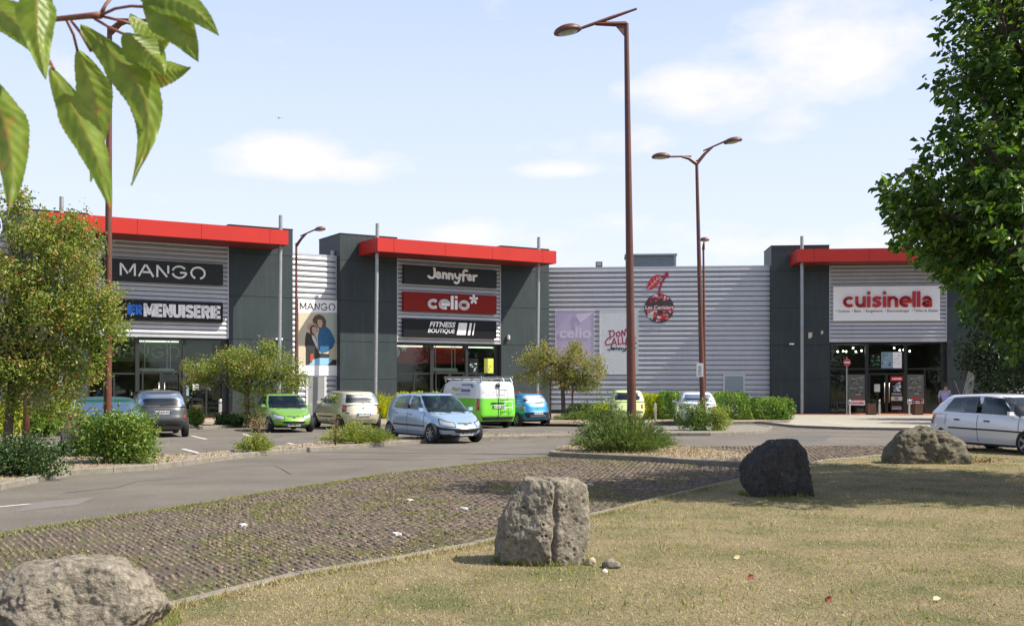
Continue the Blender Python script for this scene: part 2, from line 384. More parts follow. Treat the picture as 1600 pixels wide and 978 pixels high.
M['blue_letter'] = mat('blue_letter', (.02, .16, .62), .4)
M['charcoal'] = mat('charcoal_letter', (.03, .03, .035), .5)
M['lilac'] = mat('lilac_sheet', (.50, .45, .62), .6, noise_amt=.08, noise_scale=.5)
M['lilac2'] = mat('lilac_dark', (.40, .34, .54), .6)
M['lilac3'] = mat('lilac_pale', (.62, .58, .70), .6)
M['pale_blue'] = mat('pale_blue_sheet', (.68, .72, .74), .6, col2=(.55, .60, .62), noise_scale=9, detail=10)
M['berry'] = mat('crimson_letter', (.33, .015, .05), .6)
M['lampsteel'] = mat('rust_brown_paint', (.125, .042, .026), .5, noise_amt=.3, noise_scale=3, bump=.2)
M['lampglass'] = mat('lamp_glass', (.34, .38, .30), .2)
M['lampdark'] = mat('lamp_rim', (.05, .022, .02), .45)
M['wood'] = mat('brown_slats', (.20, .095, .055), .7, noise_amt=.3, noise_scale=9)
M['steel'] = mat('brushed_steel', (.55, .53, .49), .35, .8)
M['tyre'] = mat('tyre_rubber', (.013, .013, .014), .85)
M['rim'] = mat('wheel_alloy', (.26, .265, .27), .4, .5)
M['rimdark'] = mat('wheel_dark', (.03, .03, .032), .5)
M['plastic'] = mat('black_plastic', (.016, .017, .018), .5)
M['carglass_o'] = mat('car_glass_dark', (.016, .024, .026), .04, spec=.9); M['carglass'] = glass_mat('car_glass', (.42, .48, .47), .04)
M['carglass_g'] = glass_mat('car_glass_green', (.50, .66, .62), .05)
M['headlight'] = mat('headlight_glass', (.45, .48, .50), .08, .3, spec=.9, coat=1)
M['taillight'] = mat('taillight_glass', (.30, .008, .010), .1, spec=.8, coat=1)
M['chrome'] = mat('chrome', (.75, .75, .76), .12, 1)
M['plate'] = mat('plate_white', (.62, .62, .60), .5)
M['plate_blue'] = mat('plate_blue', (.02, .07, .35), .5)
M['orange'] = mat('orange_plastic', (.55, .09, .02), .45)
def paint(name, c, rough=.32, metal=.35): return mat(name, c, rough, metal, coat=1)

# ================================================================= GROUND
def rows_sheet(name, x0, x1, ys, z, m, kind='structure'):
    mb = MB(); n = len(ys)
    V = [(x, y, gz(y) + z) for y in ys for x in (x0, x1)]
    mb.add(V, [(2*i, 2*i+1, 2*i+3, 2*i+2) for i in range(n-1)])
    return tag(mb.build(name, m), kind=kind)
rows_sheet('ground', -2500, 2500, [-600, -20, 80, 3000], -.03, M['far'])
rows_sheet('parking_lot', -70, 75, [-15, 0, 80, 95], 0.0, M['asphalt'])
def W2(px, py): p = gp(px, py); return (p.x, p.y)
lawn_edge = [(-3.7, 4.0), W2(262, 957), W2(470, 905), W2(620, 880), W2(750, 855), W2(840, 834), W2(920, 812), W2(1050, 779), W2(1170, 750), W2(1240, 733), W2(1290, 722), W2(1390, 713), W2(1525, 704), W2(1640, 702)]
lawn_poly = lawn_edge + [(34, 24), (40, -12), (-6, -12)]
def poly_sheet(name, poly, z, m, mb=None):
    """thin layer on the slope; triangulated so that concave outlines work"""
    b = bmesh.new(); vs_ = [b.verts.new((x, y, gz(y) + z)) for x, y in poly]; f = b.faces.new(vs_)
    bmesh.ops.triangulate(b, faces=[f]); b.normal_update()
    for q in b.faces:
        if q.normal.z < 0: q.normal_flip()
    me = bpy.data.meshes.new(name); b.to_mesh(me); b.free(); me.materials.append(m)
    o = bpy.data.objects.new(name, me); COL.objects.link(o); return tag(o, kind='structure')
poly_sheet('lawn', lawn_poly, .035, M['lawn'])
def strip(name, pts, w, z0, z1, m, kind='structure', bevel=True):
    """kerb stones following a line on the ground, a joint every metre or so"""
    mb = MB(); P = []
    for a, b in zip(pts[:-1], pts[1:]):
        a, b = Vector(a[:2]), Vector(b[:2]); L = (b-a).length; n = max(1, round(L / 1.0))
        for i in range(n): P.append((a.lerp(b, i/n), a.lerp(b, (i+1)/n)))
    for a, b in P:
        d = (b-a).normalized(); nr = Vector((-d.y, d.x)); g = d * .006; a2, b2 = a+g, b-g
        jz = random.uniform(-.004, .004); q = w*.12
        prof = [(0, z0), (0, z1-q), (q, z1), (w-q, z1), (w, z1-q), (w, z0)]
        vs_ = []
        for p in (a2, b2):
            for (o_, z) in prof:
                c = p + nr*o_; vs_.append((c.x, c.y, gz(c.y) + z + (jz if z > z0 else 0)))
        k = len(prof)
        mb.add(vs_, [(i, i+1, i+1+k, i+k) for i in range(k-1)] + [tuple(range(k-1, -1, -1)), tuple(range(k, 2*k))])
    return tag(mb.build(name, m), kind=kind)
strip('lawn_kerb', lawn_edge, .09, -.02, .055, M['kerb'])
# grass-joint pavers
road_edge = [(-14, 3.4), W2(-150, 858), W2(0, 835), W2(300, 790), W2(450, 766), W2(600, 742), W2(760, 724), W2(868, 713)]
isl_front = [W2(866, 713.5), W2(1000, 720), W2(1176, 731)]
pav_a = road_edge + isl_front[1:] + [lawn_edge[8], lawn_edge[7], lawn_edge[6], lawn_edge[5], lawn_edge[4], lawn_edge[3], lawn_edge[2], lawn_edge[1], lawn_edge[0], (-9, 0.5)]
pav_b = [W2(1045, 701), W2(1110, 697.5), W2(1250, 697), W2(1400, 697), W2(1640, 694), W2(1640, 702), lawn_edge[12], lawn_edge[11], lawn_edge[10], lawn_edge[9], W2(1182, 720)]
poly_sheet('paver_bed', pav_a, .004, M['soil']); poly_sheet('paver_bed', pav_b, .0045, M['soil'])
def inside(poly, X, Y):
    r = np.zeros(len(X), bool); n = len(poly)
    for i in range(n):
        x1, y1 = poly[i]; x2, y2 = poly[(i+1) % n]
        c = ((y1 > Y) != (y2 > Y)) & (X < (x2-x1)*(Y-y1)/((y2-y1) + 1e-12) + x1); r ^= c
    return r
def blocks(name, poly):
    """rows of small red-brown bricks standing proud of the soil"""
    a = np.array([.53, -.848]); b = np.array([.848, .53]); P = np.array(poly); 
    sx, st = .145, .068
    u = P @ a; v = P @ b
    U, Vv = np.meshgrid(np.arange(u.min(), u.max(), sx), np.arange(v.min(), v.max(), st))
    U = U + (np.arange(U.shape[0])[:, None] % 2) * sx*.5
    U = U.ravel() + rng.normal(size=U.size)*.006; Vv = Vv.ravel() + rng.normal(size=Vv.size)*.004
    C = U[:, None]*a + Vv[:, None]*b
    k = inside(poly, C[:, 0], C[:, 1])
    k &= rng.random(len(k)) > .09; C = C[k]; n = len(C)
    vis = np.abs(C[:, 0]) < C[:, 1]*.56 + 1.5; C = C[vis]; n = len(C)
    hl, hw = .052, .0165
    H = .011 + rng.normal(size=n)*.004
    V = np.empty((n, 8, 3)); z0 = -SLOPE*C[:, 1]
    for i, (s1, s2, top) in enumerate([(-1,-1,0),(1,-1,0),(1,1,0),(-1,1,0),(-1,-1,1),(1,-1,1),(1,1,1),(-1,1,1)]):
        ll = hl*(1 if not top else .93); ww = hw*(1 if not top else .8)
        q = C + s1*ll*a + s2*ww*b
        V[:, i, :2] = q; V[:, i, 2] = z0 + (H + s1*rng.normal(size=n)*.003 if top else 0)
    base = (np.arange(n)*8)[:, None]
    fs = [[4,5,6,7],[0,1,5,4],[1,2,6,5],[2,3,7,6],[3,0,4,7]]
    Fq = np.concatenate([base + np.array(f) for f in fs], axis=1).reshape(-1, 4)
    return np_mesh(name, V.reshape(-1, 3), Fq, M['brick'])
M['brick'] = mat('paver_brick', (.125, .095, .078), .95, col2=(.29, .21, .155), noise_scale=1.1, isl=.55, bump=.6, bump_scale=60, thresh=(.3, .78), speck=(45, .5))
tag(blocks('brick_paving', pav_a), kind='structure'); tag(blocks('brick_paving', pav_b), kind='structure')
# little weeds in the joints
def tufts(name, poly, n, hmin, hmax, w, m, dens=None, label=None, z=0.0, lean=.6, patchy=0):
    P = np.array(poly); X = rng.uniform(P[:, 0].min(), P[:, 0].max(), n*4); Y = rng.uniform(P[:, 1].min(), P[:, 1].max(), n*4)
    k = inside(poly, X, Y) & (np.abs(X) < Y*.52 + .6) & (Y > 4)
    if dens: k &= rng.random(len(X)) < dens(X, Y)
    if patchy:
        f = np.array([noise.noise(Vector((x*1.1, y*.9, 3.3))) for x, y in zip(X[k], Y[k])]); kk = np.where(k)[0]; k[:] = False; k[kk[f > patchy]] = True
    X = X[k][:n]; Y = Y[k][:n]; n = len(X)
    a = rng.random(n)*2*math.pi; h = rng.uniform(hmin, hmax, n); d = np.stack([np.cos(a), np.sin(a)], 1); w = w * (1 + Y*.06)
    V = np.empty((n, 3, 3)); zg = -SLOPE*Y + z
    V[:, 0] = np.stack([X - d[:, 1]*w, Y + d[:, 0]*w, zg], 1); V[:, 1] = np.stack([X + d[:, 1]*w, Y - d[:, 0]*w, zg], 1)
    ln = h * lean * rng.random(n)
    V[:, 2] = np.stack([X + d[:, 0]*ln, Y + d[:, 1]*ln, zg + h], 1)
    Fq = np.arange(n*3).reshape(-1, 3)
    o = np_mesh(name, V.reshape(-1, 3), Fq, m); tag(o, label, 'grass', kind='stuff'); return o
M['blade'] = leaf_mat('dry_grass_blades', (.41, .345, .18), (.27, .225, .10), (.12, .18, .035), .25, .75, .9, .35, 1.2, -.22)
M['weed'] = leaf_mat('joint_weeds', (.11, .13, .03), (.20, .21, .05), None, .3, .7, 2)
DEN = lambda X, Y: np.clip((8.5 / np.maximum(Y, 4))**1.3, 0, 1)
tufts('lawn_grass', lawn_poly, 700000, .006, .022, .0038, M['blade'], DEN, 'short dry straw coloured grass with green patches on the foreground lawn', z=.033, lean=1.3)
tufts('paver_weeds', pav_a, 45000, .008, .022, .007, M['weed'], lambda X, Y: np.clip((12/np.maximum(Y, 4))**1.2, 0, 1), 'green weeds growing between the brick rows of the empty bays', z=.01, lean=1.0, patchy=.12)
# fringe of weeds where bricks meet the road and the lawn kerb
def fringe(line, w, n, m, h=.06, off=0):
    pts = []; L = [(Vector(b)-Vector(a)).length for a, b in zip(line[:-1], line[1:])]; tot = sum(L)
    for i in range(n):
        r = random.random()*tot; j = 0
        while r > L[j]: r -= L[j]; j += 1
        a, b = Vector(line[j]), Vector(line[j+1]); p = a.lerp(b, r/L[j]); nr = Vector((-(b-a).y, (b-a).x)).normalized()
        p = p + nr*(off + random.gauss(0, w)); pts.append((p.x, p.y))
    return pts
def fringe_obj(name, pts, h, w, m, label, z=.005):
    A = np.array(pts); n = len(A); a = rng.random(n)*6.283; d = np.stack([np.cos(a), np.sin(a)], 1); hh = h*(.4+.8*rng.random(n))
    V = np.empty((n, 3, 3)); zg = -SLOPE*A[:, 1] + z
    V[:, 0] = np.c_[A[:, 0]-d[:, 1]*w, A[:, 1]+d[:, 0]*w, zg]; V[:, 1] = np.c_[A[:, 0]+d[:, 1]*w, A[:, 1]-d[:, 0]*w, zg]
    V[:, 2] = np.c_[A + d*(hh*.8)[:, None], zg+hh]
    tag(np_mesh(name, V.reshape(-1, 3), np.arange(n*3).reshape(-1, 3), m), label, 'grass', kind='stuff')
fringe_obj('roadside_grass', fringe(road_edge[1:], .07, 4500, None), .028, .009, M['weed'], 'thin line of green weeds where the bricks meet the road')
fringe_obj('kerbside_grass', fringe(lawn_edge[:9], .05, 6000, None, off=-.06), .05, .006, M['blade'], 'dry grass creeping over the lawn kerb', z=.03)
# raised planted strip between road and car park
kerb_line = [W2(-260, 800), W2(0, 766), W2(110, 743), W2(240, 734), W2(400, 713), W2(520, 703), W2(620, 695.5), W2(720, 688.5), W2(900, 684)]
back_line = [W2(905, 681.5), W2(760, 683), W2(640, 688), W2(520, 694), W2(420, 704), W2(300, 716), W2(100, 712), W2(0, 702), W2(-300, 700)]
mb = MB(); 
def raised(name, poly, h, m, kerbw=.12, kz=None):
    poly_sheet(name + '_top', poly, h - .02, m)
    strip(name + '_kerb', list(poly) + [poly[0]], kerbw, -.02, h, M['kerb'])
raised('planted_strip', kerb_line + back_line, .11, M['gravel'])
# island with the tall lamp
isl = [W2(866, 713.5), W2(1000, 720), W2(1176, 731.5), W2(1186, 716), W2(1110, 707), W2(1030, 699.5), W2(930, 697), W2(880, 704)]
raised('lamp_island', isl[::-1], .12, M['gravel'])
# rounded island with the double lamp
isl2 = [W2(912, 680.5), W2(1010, 681), W2(1110, 681), W2(1180, 678), W2(1204, 673.5), W2(1206, 670), W2(1185, 667.5), W2(1110, 668.5), W2(1010, 670.5), W2(925, 675)]
raised('rounded_island', isl2, .11, M['kerb'])
# far kerb + planted beds in front of the shops
bed_line = [W2(-300, 708), W2(0, 687), W2(110, 680), W2(215, 675)]
raised('planting_bed', bed_line + [(-18.6, 47.6), (-27, 43.5), (-34, 39)], .12, M['gravel'])
bed2 = [W2(312, 670.6), W2(400, 666), W2(430, 664.5), W2(480, 662.8), (-9.3, 51.0), (-13.2, 51.2), (-15.2, 50.2)]
raised('planting_bed', bed2, .12, M['gravel'])
bed3 = [W2(590, 666.5), W2(700, 664.6), W2(812, 662.5), W2(865, 662.5), W2(900, 663), W2(915, 666.5), W2(960, 664.5), W2(1050, 662.6), W2(1180, 662.2), W2(1232, 664), W2(1240, 658.5), (14.9, 58.8), (2.5, 61.3), (-7.0, 54.8)]
raised('planting_bed', bed3, .12, M['gravel'])
fore = [W2(1183, 661.3), W2(1240, 668), W2(1330, 671.5), W2(1480, 673.5), W2(1700, 676), (40, 58.5), (15, 60.9), W2(1237, 656)]
poly_sheet('forecourt', fore, .1, M['forecourt']); strip('forecourt_kerb', [W2(1183, 661.3), W2(1240, 668), W2(1330, 671.5), W2(1480, 673.5), W2(1700, 676)], .12, -.02, .104, M['kerb'])
# painted lines and marks
lines = MB()
def pline(a, b, w=.1, dz=.004):
    a, b = Vector(a), Vector(b); d = (b-a).normalized(); nr = Vector((-d.y, d.x))*w/2
    n = max(2, int((b-a).length / .6)); 
    for i in range(n):
        p, q = a.lerp(b, i/n), a.lerp(b, (i+1)/n)
        lines.add([(p.x-nr.x, p.y-nr.y, gz(p.y)+dz), (q.x-nr.x, q.y-nr.y, gz(q.y)+dz), (q.x+nr.x, q.y+nr.y, gz(q.y)+dz), (p.x+nr.x, p.y+nr.y, gz(p.y)+dz)], [(0, 1, 2, 3)])
for a, b in [((285, 701), (345, 716.5)), ((449, 692), (478, 697.5)), ((690, 676.6), (770, 687.5)), ((781, 680), (862, 685)), ((862, 674), (930, 675.5)),
             ((300, 681), (322, 686)), ((88, 697), (125, 696.5)), ((380, 678), (400, 684)), ((600, 672), (618, 676))]: pline(W2(*a), W2(*b))
pline(W2(-60, 797.5), W2(48, 787), .07)
pline(W2(1285, 661), W2(1330, 668), .09, .105)
seam = MB(); M['tar'] = mat('tar_seam', (.055, .05, .048), .8)
def crack(pts, w):
    for (a, b) in zip(pts[:-1], pts[1:]):
        a, b = Vector(a), Vector(b); n = max(2, int((b-a).length/.35)); nr = Vector((-(b-a).y, (b-a).x)).normalized(); P = [a.lerp(b, i/n) + nr*random.gauss(0, .012) for i in range(n+1)]
        for p, q in zip(P[:-1], P[1:]):
            h = nr*w*(.3 + .5*random.random()); seam.add([(p.x-h.x, p.y-h.y, gz(p.y)+.005), (q.x-h.x, q.y-h.y, gz(q.y)+.005), (q.x+h.x, q.y+h.y, gz(q.y)+.005), (p.x+h.x, p.y+h.y, gz(p.y)+.005)], [(0, 1, 2, 3)])
crack([W2(500, 717), W2(640, 718), W2(760, 717), W2(872, 712.5)], .05); crack([W2(1250, 684), W2(1330, 681), W2(1420, 683)], .04)
crack([W2(100, 770), W2(180, 762), W2(215, 752), W2(300, 746)], .018); crack([W2(430, 728), W2(455, 741)], .018); crack([W2(340, 692), W2(420, 686), W2(440, 681)], .03); crack([W2(640, 690), W2(760, 684)], .03)
tag(seam.build('road_seam', M['tar']), kind='structure')
poly_sheet('asphalt_patch', [W2(1215, 690), W2(1290, 688), W2(1300, 679), W2(1228, 680)], .003, mat('asphalt_patch', (.12, .115, .108), .95, noise_amt=.2, noise_scale=2, speck=(60, .7)))
poly_sheet('asphalt_patch', [W2(20, 800), W2(120, 789), W2(150, 776), W2(52, 785)], .003, mat('asphalt_patch_pale', (.185, .17, .155), .95, noise_amt=.2, noise_scale=2, speck=(60, .7)))
tag(lines.build('bay_lines', M['white_line']), kind='structure')
zig = MB()
for i, (x0, x1, y) in enumerate([(28, 66, 688.6), (27, 60, 691.4), (45, 66, 692.8), (32, 56, 697.2), (26, 44, 700.2), (72, 79, 698.5)]):
    a, b = W2(x0, y), W2(x1, y - 1.6)
    d = (Vector(b)-Vector(a)).normalized(); nr = Vector((-d.y, d.x))*.09
    zig.add([(a[0]-nr.x, a[1]-nr.y, gz(a[1])+.004+i*.0006), (b[0]-nr.x, b[1]-nr.y, gz(b[1])+.004+i*.0006), (b[0]+nr.x, b[1]+nr.y, gz(b[1])+.004+i*.0006), (a[0]+nr.x, a[1]+nr.y, gz(a[1])+.004+i*.0006)], [(0, 1, 2, 3)])
tag(zig.build('painted_marking', M['white_line']), kind='structure')

tufts('lawn_tufts', lawn_poly, 38000, .02, .065, .005, leaf_mat('green_tufts', (.12, .17, .03), (.20, .23, .05), (.36, .30, .11), .3, .7, 1.3), lambda X, Y: np.clip((8.5/np.maximum(Y, 4))**1.4, 0, 1), 'longer greener grass clumps scattered over the dry lawn', z=.03, lean=1.2, patchy=.22)
P_ = [lawn_poly]; n_ = 5000; Q = np.array(lawn_poly); X_ = rng.uniform(-4, 12, n_*4); Y_ = rng.uniform(6, 20, n_*4); k_ = inside(lawn_poly, X_, Y_) | inside(pav_a, X_, Y_); X_, Y_ = X_[k_][:n_], Y_[k_][:n_]
o = leaves('ground_debris', np.c_[X_, Y_, -SLOPE*Y_ + .045], rdir(len(X_))*[1, 1, .12], .018*(.5+rng.random(len(X_))), .012*(.5+rng.random(len(X_))), leaf_mat('debris', (.10, .07, .04), (.36, .28, .18), (.50, .42, .30), .1, .8)); tag(o, 'tiny dry leaf bits scattered over lawn and bricks', 'litter', kind='stuff')

strip_poly = kerb_line + back_line
tufts('strip_dry_grass', strip_poly, 2600, .03, .12, .004, MC['dry_grass_blades'], None, 'dry grass and weeds standing on the gravel of the planted strip', z=.09, lean=.8, patchy=.0)
tufts('island_dry_grass', isl, 1500, .03, .12, .004, MC['dry_grass_blades'], None, 'dry grass on the gravel island around the tallest lamp post', z=.10, lean=.8, patchy=.0)
for nm_, pl_, l_ in (('mulch_litter', strip_poly, 'dead leaves and bark bits on the planted strip'), ('mulch_litter', isl, 'dead leaves and bark bits on the lamp island')):
    Q = np.array(pl_); X_ = rng.uniform(max(Q[:, 0].min(), -14), Q[:, 0].max(), 9000); Y_ = rng.uniform(Q[:, 1].min(), Q[:, 1].max(), 9000); k_ = inside(pl_, X_, Y_); X_, Y_ = X_[k_][:3500], Y_[k_][:3500]
    o = leaves(nm_, np.c_[X_, Y_, -SLOPE*Y_ + .10], rdir(len(X_))*[1, 1, .15], .05*(.4+rng.random(len(X_))), .03*(.4+rng.random(len(X_))), MC['debris']); tag(o, l_, 'litter', kind='stuff')
# ================================================================= BUILDINGS
class Frame:
    """a facade: local x along it, y into the building, z up from its base"""
    def __init__(s, X, Y, deg, z0=None):
        s.a = R(deg); s.O = Vector((X, Y, gz(Y) if z0 is None else z0)); s.d = Vector((math.cos(s.a), math.sin(s.a), 0)); s.n = Vector((-math.sin(s.a), math.cos(s.a), 0))
    def px(s, px, py, y=0.0):
        r = ray(px, py); C0 = Vector((0, 0, EYE)); t = ((s.O + s.n*y - C0).dot(s.n)) / r.dot(s.n)
        p = C0 + r*t - s.O; return p.dot(s.d), p.z
    def z(s, zabs): return zabs - s.O.z
    def w(s, x, y, z): return s.O + s.d*x + s.n*y + Vector((0, 0, z))
FJ = Frame(-9.05, 55.58, 31.6); FM = Frame(-22.5, 47.3, 31.6, FJ.O.z + .0); FC = Frame(15.1, 61.5, -5.5)
FH = Frame(2.3, 63.35, -5.35)

def cladding(mb, x0, x1, z0, z1, y, per, d=.085):
    n = int((z1-z0)/per); prof = [(0, z0)]
    z = z1
    pts = []
    while z > z0 + per:
        pts += [(-d*.55, z - .0*per), (-d, z - .45*per), (-d*.85, z - .76*per), (.12, z - .79*per), (.12, z - .985*per)]
        z -= per
    pts += [(-d, z), (-d, z0)]
    k = len(pts); V = [(x, y + a, b) for x in (x0, x1) for a, b in pts]
    mb.add(V, [(i, i+1, i+1+k, i+k) for i in range(k-1)])
    mb.box(x0, x1, y + .122, y + .16, z0, z1)
    for x in (x0, x1): # end trims
        mb.box(x - .03, x + .03, y - d - .012, y + .01, z0, z1)
JZ = [1.6, 3.6, 5.76, 7.9]
def tower(mb, x0, x1, fr, top, depth=3.0):
    zs = [0] + [fr.z(q) for q in JZ] + [fr.z(top)]; g = .011
    for a, b in zip(zs[:-1], zs[1:]):
        mb.box(x0, x1, 0, depth, a + g, b - g, 0)
    mb.box(x0 + .02, x1 - .02, .02, depth - .02, 0, fr.z(top) - .02, 1)
    mb.box(x0 - .02, x1 + .02, -.02, depth + .02, fr.z(top) - .01, fr.z(top) + .03, 1)

def unit(fr, label, left_cap, leans, mull, lowmull, trans_z, ztop_glass, doorbay, capz=9.27, ceil_m='inner_ceil'):
    b = empty('shop_building', fr.O, fr.a, label, 'shop building')
    z = fr.z
    for (x0, x1) in ((0, 3.3), (9.9, 13.2)):
        mb = MB(); tower(mb, x0, x1, fr, capz); mb.build('wall', [M['panel'], M['panel_core']], b)
    mb = MB(); cladding(mb, 3.33, 9.87, z(ztop_glass), z(8.7), .12, .225); mb.build('cladding', M['clad'], b)
    mb = MB(); mb.box(3.3, 9.9, .30, 4.4, z(ztop_glass) + .01, z(8.7)); mb.box(0, 13.2, 4.5, 16, 0, z(8.1)); mb.build('back_wall', M['panel'], b)
    # canopy fascia in long panels, dark red soffit
    mb = MB(); j = [1.07, 2.0, 5.0, 7.9, 11.2, 12.13]; g = .008
    for a, c in zip(j[:-1], j[1:]): mb.box(a + g, c - g, -2.37, -2.30, z(8.16), z(8.87))
    mb.box(1.07, 1.13, -2.29, 0, z(8.16), z(8.87)); mb.box(12.07, 12.13, -2.29, 0, z(8.16), z(8.87))
    mb.box(1.14, 12.06, -2.29, .1, z(8.80), z(8.865))
    c = mb.build('canopy', M['red_panel'], b)
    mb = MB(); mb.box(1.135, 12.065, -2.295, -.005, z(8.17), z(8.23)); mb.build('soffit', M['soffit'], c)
    for (x, l) in leans:
        mb = MB(); mb.tube([(x - l, -1.7, 0), (x + l*.2, -1.7, z(9.68))], .095, 12); mb.lathe([(.19, 0), (.19, .03), (.12, .035)], (x - l, -1.7, 0), seg=12)
        mb.build('pole', M['galv'], b, True, angle=40)
    # shopfront
    y = .32; zt = z(ztop_glass); zr = z(trans_z)
    mb = MB(); t = .05
    mb.box(3.3, 9.9, y-.06, y+.06, zt - .10, zt - .005); mb.box(3.3, 9.9, y-.06, y+.06, .02, .12)
    mb.box(3.3, 3.42, y-.05, y+.05, .12, zt - .1); mb.box(9.62, 9.9, y-.05, y+.05, .12, zt - .1)
    for m_ in mull: mb.box(m_ - .09, m_ + .09, y-.08, y+.08, .12, zt - .1)
    mb.box(3.42, 9.62, y-.045, y+.045, zr - .04, zr + .04)
    for m_ in lowmull: mb.box(m_ - .04, m_ + .04, y-.044, y+.044, .12, zr - .04)
    mb.build('shopfront_frame', M['frame'], b)
    xs = [3.42] + list(mull) + [9.62]
    for a, c in zip(xs[:-1], xs[1:]):
        mb = MB(); mb.box(a + .02, c - .02, y - .008, y + .008, zr + .01, zt - .08); mb.build('window_pane', M['glass'], b)
    xl = sorted([3.42] + list(mull) + list(lowmull) + [9.62])
    for a, c in zip(xl[:-1], xl[1:]):
        mb = MB(); mb.box(a + .02, c - .02, y - .008, y + .008, .1, zr - .01); mb.build('window_pane', M['glass'], b)
    d0, d1 = doorbay
    mb = MB(); yy = y - .11
    for (a, c) in ((d0, (d0+d1)/2 - .01), ((d0+d1)/2 + .01, d1)):
        mb.box(a, a + .07, yy, yy+.05, .04, 2.35); mb.box(c - .07, c, yy, yy+.05, .04, 2.35); mb.box(a, c, yy, yy+.05, 2.35, 2.45); mb.box(a, c, yy, yy+.05, .04, .16)
    dr = mb.build('door', M['frame'], b)
    mb = MB()
    for s in (-.13, .13): mb.tube([((d0+d1)/2 + s, yy-.06, .75), ((d0+d1)/2 + s, yy-.06, 1.9)], .02, 8)
    mb.build('handle', M['steel'], dr, True)
    # interior
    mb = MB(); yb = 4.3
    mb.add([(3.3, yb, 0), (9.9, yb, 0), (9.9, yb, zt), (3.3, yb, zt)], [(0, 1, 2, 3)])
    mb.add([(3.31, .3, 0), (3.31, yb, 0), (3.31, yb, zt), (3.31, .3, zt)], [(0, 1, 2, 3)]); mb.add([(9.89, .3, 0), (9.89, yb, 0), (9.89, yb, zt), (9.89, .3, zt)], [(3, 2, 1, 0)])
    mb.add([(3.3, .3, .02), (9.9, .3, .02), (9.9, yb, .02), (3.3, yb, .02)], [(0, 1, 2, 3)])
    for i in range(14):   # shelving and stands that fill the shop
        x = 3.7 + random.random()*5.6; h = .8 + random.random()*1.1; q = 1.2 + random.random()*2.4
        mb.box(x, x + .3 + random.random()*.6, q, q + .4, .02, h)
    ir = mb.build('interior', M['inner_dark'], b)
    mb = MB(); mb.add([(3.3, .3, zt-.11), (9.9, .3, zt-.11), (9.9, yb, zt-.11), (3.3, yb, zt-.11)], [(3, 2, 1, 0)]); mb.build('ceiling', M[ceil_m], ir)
    return b
M['glass'] = glass_mat('shop_glass', (.86, .92, .86), -.01)
M['tube_light'] = mat('lit_tube', (.9, .95, .85), .5, emis=(.85, 1, .8), estr=1.4)
M['spot_light'] = mat('lit_spot', (1, 1, 1), .5, emis=(1, .95, .85), estr=14)
u = lambda fr, p, y=.32: fr.px(p, 600, y)[0]
bJ = unit(FJ, 'dark grey shop building with red canopy over three stacked signs', 0, [(1.35, .11), (11.35, .1)],
     [u(FJ, 673.5), u(FJ, 728.5)], [u(FJ, 646.5), u(FJ, 755)], zat(583.5, 58.6), 3.62, (u(FJ, 679), u(FJ, 724)))
bM = unit(FM, 'nearest shop building at left, red canopy above two black signs behind the berry tree', 0, [(1.9, .05), (11.95, .08)],
     [u(FM, 214), u(FM, 287.5)], [u(FM, 178), u(FM, 322)], zat(583.8, 51.0), 3.62, (u(FM, 221), u(FM, 281)))
bC = unit(FC, 'dark grey shop building at right with red canopy above a big white sign', 0, [(1.45, .0), (11.9, 0)],
     [u(FC, 1354), u(FC, 1414.5)], [u(FC, 1322), u(FC, 1445)], zat(576.5, 61.8), 3.76, (u(FC, 1357), u(FC, 1412)), 9.36, 'inner_dark')
# link walls and hall behind
def hall(fr, x0, x1, ztop, per, label, y, depth=14, name='metal_clad_wall', cat='wall', door=None):
    b = empty(name, fr.w(x0, y, 0), fr.a, label, cat); L = x1 - x0; zt = fr.z(ztop)
    mb = MB(); cladding(mb, 0.03, L - .03, .3, zt, 0, per); mb.box(-.01, L + .01, -.07, .14, zt, zt + .10); mb.build('cladding', M['clad'], b)
    mb = MB(); mb.box(0, L, .17, depth, 0, zt - .02); mb.box(0, L, -.02, .17, 0, .3); mb.build('back_wall', M['panel'], b)
    if door:
        a, c, h, m_ = door; mb = MB(); mb.box(a, c, -.09, -.06, .02, h); d = mb.build('door', m_, b)
        mb = MB(); mb.box(a-.12, a, -.10, -.05, 0, h + .12); mb.box(c, c+.12, -.10, -.05, 0, h + .12); mb.box(a, c, -.10, -.05, h, h+.12); mb.build('door_frame', M['offwhite'], d)
        mb = MB(); mb.box(c - .16, c - .04, -.13, -.092, 1.0, 1.04); mb.build('handle', M['frame'], d)
    return b
M['door_grey'] = mat('grey_steel_door', (.26, .27, .27), .6, noise_amt=.15, noise_scale=2)
M['door_blue'] = mat('grey_blue_door', (.28, .34, .36), .55, noise_amt=.1, noise_scale=2)
def lx(fr, p, y): return fr.px(p, 600, y)[0]
bl = hall(FM, 13.2, 15.8, 8.05, .285, 'narrow white ribbed metal wall linking two dark grey shop towers', .55,
     door=(lx(FM, 481, .5) - 13.2, lx(FM, 506, .5) - 13.2, FM.z(zat(588.5, 55.2)), M['door_grey']))
bh = hall(FH, -1.0, 13.4, 8.2, .29, 'wide ribbed silver metal wall carrying the red cherry emblem', 0, 16, 'metal_clad_hall', 'building',
     door=(lx(FH, 1132.5, 0) + 1.0, lx(FH, 1161, 0) + 1.0, FH.z(zat(587.5, 62.4)), M['door_blue']))
hall(FM, -12, 0, 8.05, .285, 'ribbed metal wall left of the nearest shop, hidden behind the berry tree', .55)
hall(FC, 13.2, 26, 8.2, .29, 'ribbed metal wall right of the kitchen shop, hidden behind dark trees', .6)
